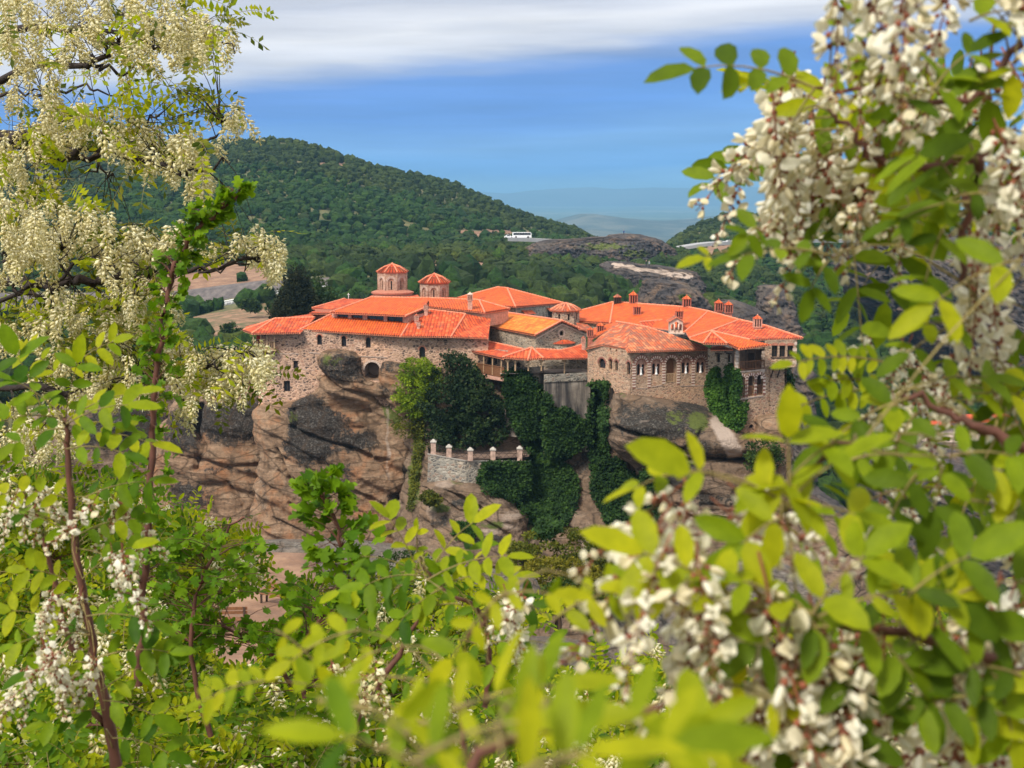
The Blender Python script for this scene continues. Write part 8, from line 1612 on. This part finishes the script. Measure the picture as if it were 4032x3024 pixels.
def vehicle(name, label, cat, px, py, Y, L_, H, W_, ang, group=None, bus=False):
    p = at(px, py, Y); T = thing(name, label, cat, p, group); c, s = math.cos(ang), math.sin(ang)
    def tr(x, y, z): return (p.x + x * c - y * s, p.y + x * s + y * c, p.z + z)
    prof = [(-.5, .12), (-.5, .93), (-.47, 1), (.46, 1), (.5, .82), (.5, .12)] if bus else [(-.5, .2), (-.5, .55), (-.38, .62), (-.26, .97), (.12, 1), (.28, .64), (.47, .54), (.5, .2)]
    mb = MB(); n = len(prof); V = [tr(a * L_, sd * W_ / 2, b * H) for sd in (-1, 1) for a, b in prof]; mb.add(V, [tuple(range(n)), tuple(range(2 * n - 1, n - 1, -1))] + [(i, (i + 1) % n, n + (i + 1) % n, n + i) for i in range(n)]); mb.build('body', M['paint'], T)
    g0, g1 = (.55, .9) if bus else (.63, .93); gl = MB()
    for sd in (-1, 1):
        x0, x1 = (-.46, .46) if bus else (-.24, .16); gl.add([tr(x0 * L_, sd * (W_ / 2 + .02), g0 * H), tr(x1 * L_, sd * (W_ / 2 + .02), g0 * H), tr(x1 * L_ * .98, sd * (W_ / 2 + .02), g1 * H), tr(x0 * L_ * .98, sd * (W_ / 2 + .02), g1 * H)], [(0, 1, 2, 3)])
    gl.build('window', M['glass'], T)
    for wx in (-.32, .32):
        for sd in (-1, 1): wb = MB(); r = .5 if bus else .34; a = tr(wx * L_, sd * W_ / 2 - sd * .2, r); b = tr(wx * L_, sd * (W_ / 2 + .03), r); wb.tube([a, b], r, 12); wb.build('wheel', M['iron'], T)
def person(label, px, py, Y, shirt, trousers, lean=0):
    p = at(px, py, Y); me = bpy.data.meshes.new('body'); J = [(0, 0, .92), (0, 0, 1.2), (0, 0, 1.42), (0, 0, 1.52), (0, .01, 1.66), (0, .02, 1.76), (.18, 0, 1.40), (.24, .02, 1.12), (.22, -.06, .88), (-.18, 0, 1.40), (-.25, .03, 1.12), (-.22, -.05, .88), (.09, 0, .88), (.10, .02, .48), (.10, .04, .06), (.11, -.12, .03), (-.09, 0, .88), (-.12, -.03, .48), (-.13, .03, .06), (-.14, -.12, .03)]
    E = [(0, 1), (1, 2), (2, 3), (3, 4), (4, 5), (2, 6), (6, 7), (7, 8), (2, 9), (9, 10), (10, 11), (0, 12), (12, 13), (13, 14), (14, 15), (0, 16), (16, 17), (17, 18), (18, 19)]; R = [.15, .15, .15, .06, .11, .07, .07, .05, .035, .07, .05, .035, .10, .07, .045, .04, .10, .07, .045, .04]
    me.from_pydata([(x, y, z) for x, y, z in J], E, []); o = bpy.data.objects.new('person', me); COL.objects.link(o); sk = o.modifiers.new('skin', 'SKIN'); o.modifiers.new('sub', 'SUBSURF').levels = 1
    for v, r in zip(me.skin_vertices[0].data, R): v.radius = (r, r * .8)
    me.skin_vertices[0].data[0].use_root = True; bpy.context.view_layer.update(); ev = o.evaluated_get(bpy.context.evaluated_depsgraph_get()); m2 = bpy.data.meshes.new_from_object(ev); o.modifiers.clear(); o.data = m2; o.location = p
    for m in (shirt, trousers, M['skin']): m2.materials.append(m)
    for f in m2.polygons: z = f.center.z; f.material_index = 2 if (z > 1.5) else (0 if z > .9 else 1); f.use_smooth = True
    tag(o, label, 'person'); o.name = 'person'
M['skin'] = simple('skin', (.45, .27, .19), .6, .1, 5); M['blue_cloth'] = simple('blue_cloth', (.04, .08, .25), .9, .2, 5); M['black_cloth'] = simple('black_cloth', (.02, .02, .025), .9, .2, 5); M['grey_cloth'] = simple('grey_cloth', (.3, .3, .32), .9, .2, 5)
def distant_monastery():
    T = thing('distant_monastery', 'pale many windowed monastery house with red roofs on its own rock, far right', 'building', at(3770, 1740, 345)); Y = 346
    mb = MB(); Wl = Wall((3640, 1700), Y, (3990, 1700), Y - 3); wins = [rect(Wl, x, y, x + 12, y + 16) for x in range(3660, 3980, 34) for y in (1690, 1722) if not (y == 1690 and x < 3740)]
    facade(mb, Wl, [Wl.hit(p) for p in ((3640, 1672), (3640, 1860), (3990, 1860), (3990, 1662), (3745, 1655), (3745, 1672))], wins, .4); e = Wl.w(Wl.L, 0); s = Wl.w(0, 0); z0, z1 = zof(1860, Y), zof(1668, Y)
    for q in (s, e): mb.add([(q.x, q.y, z0), (q.x, q.y, z1), (q.x, q.y + 12, z1), (q.x, q.y + 12, z0)], [(0, 1, 2, 3)])
    mb.build('wall', [M['pale']], T)
    for h in wins: w = MB(); poly_on(w, Wl, h, -.35); w.build('window', M['glass'], T)
    roofset(T, 'roof_red', [[((3630, 1678), Y - 1.5), ((3752, 1676), Y - 2), ((3730, 1642), Y + 6), ((3660, 1650), Y + 6)], [((3735, 1662), Y - 2), ((4010, 1664), Y - 5), ((3960, 1625), Y + 6), ((3760, 1632), Y + 6)]])
    mb = MB(); slab_on(mb, Wl, rect(Wl, 3830, 1742, 3960, 1750), 0, 1.4); mb.build('balcony', M['wood'], T)
def clearing():
    # thatched shelter
    T = thing('shelter', 'round thatched picnic shelter on dark posts in the sandy clearing', 'shelter', at(940, 2440, 66)); c = at(930, 2335, 67); mb = MB(); mb.lathe((c.x, c.y, c.z), [(2.0, -.12), (2.05, 0), (1.2, .5), (.12, 1.05)], 10); mb.build('thatched_roof', M['thatch'], T)
    g0 = gz(c.x, c.y)
    for k in range(6): a = 2 * math.pi * (k + .3) / 6; x, y = c.x + 1.5 * math.cos(a), c.y + 1.5 * math.sin(a); mb = MB(); mb.beam((x, y, min(g0, c.z - 2.2)), (x, y, c.z + .1), .12); mb.build('post', M['wood_dark'], T)
    mb = MB(); mb.lathe((c.x, c.y, c.z - 1.5), [(.7, 0), (.7, .07)], 10); mb.lathe((c.x, c.y, g0 - .2), [(.1, 0), (.08, c.z - 1.5 - g0 + .2)], 8); mb.build('table', M['wood_dark'], T)
    def bench(label, px, py, Y, L_, ang):
        p = at(px, py, Y); g = gz(p.x, p.y); p.z = g; T = thing('bench', label, 'bench', p); d = Vector((math.cos(ang), math.sin(ang), 0)); n = Vector((-d.y, d.x, 0))
        mb = MB(); 
        for k in (-.16, 0, .16): mb.beam(p - d * L_ / 2 + n * k + Vector((0, 0, .46)), p + d * L_ / 2 + n * k + Vector((0, 0, .46)), .13, .05)
        mb.build('seat', M['wood'], T); mb = MB()
        for z in (.66, .84): mb.beam(p - d * L_ / 2 + n * .24 + Vector((0, 0, z)), p + d * L_ / 2 + n * .28 + Vector((0, 0, z)), .04, .13)
        mb.build('backrest', M['wood'], T)
        for k in (-.42, .42): mb = MB(); q = p + d * L_ * k; mb.beam(q - n * .18 + Vector((0, 0, -.1)), q - n * .18 + Vector((0, 0, .46)), .09); mb.beam(q + n * .2 + Vector((0, 0, -.1)), q + n * .27 + Vector((0, 0, .9)), .09); mb.beam(q - n * .2 + Vector((0, 0, .40)), q + n * .2 + Vector((0, 0, .40)), .07); mb.build('leg', M['wood_dark'], T)
    bench('brown wooden bench with a backrest at the near edge of the clearing', 900, 2560, 58, 1.6, .05); bench('low wooden bench beside the thatched shelter', 1080, 2420, 63, 1.4, -.5)
    p = at(960, 2400, 64); g = gz(p.x + .9, p.y)
roads()
vehicle('coach', 'white coach parked on the road above the grey rock', 'coach', 2055, 938, 641, 8.6, 2.7, 2.4, .05, bus=True); vehicle('parked_car', 'white car parked just left of the white coach', 'car', 2003, 938, 640, 4.0, 1.5, 1.7, .05)
vehicle('parked_car', 'white car on the right hand hill road, left of two', 'car', 2838, 960, 706, 4.4, 1.6, 1.7, 0, 'cars on the far right road'); vehicle('parked_car', 'white car on the right hand hill road, right of two', 'car', 2872, 958, 710, 4.4, 1.6, 1.7, 0, 'cars on the far right road')
person('person in blue standing on the highest knob of the grey rock', 2456, 926, 472, M['blue_cloth'], M['black_cloth']); person('person in black on the pale rock shelf behind the right roofs, leftmost', 2545, 1052, 352, M['black_cloth'], M['black_cloth']); person('person in grey on the pale rock shelf, right of one in black', 2556, 1054, 352, M['grey_cloth'], M['black_cloth'])
distant_monastery(); clearing()
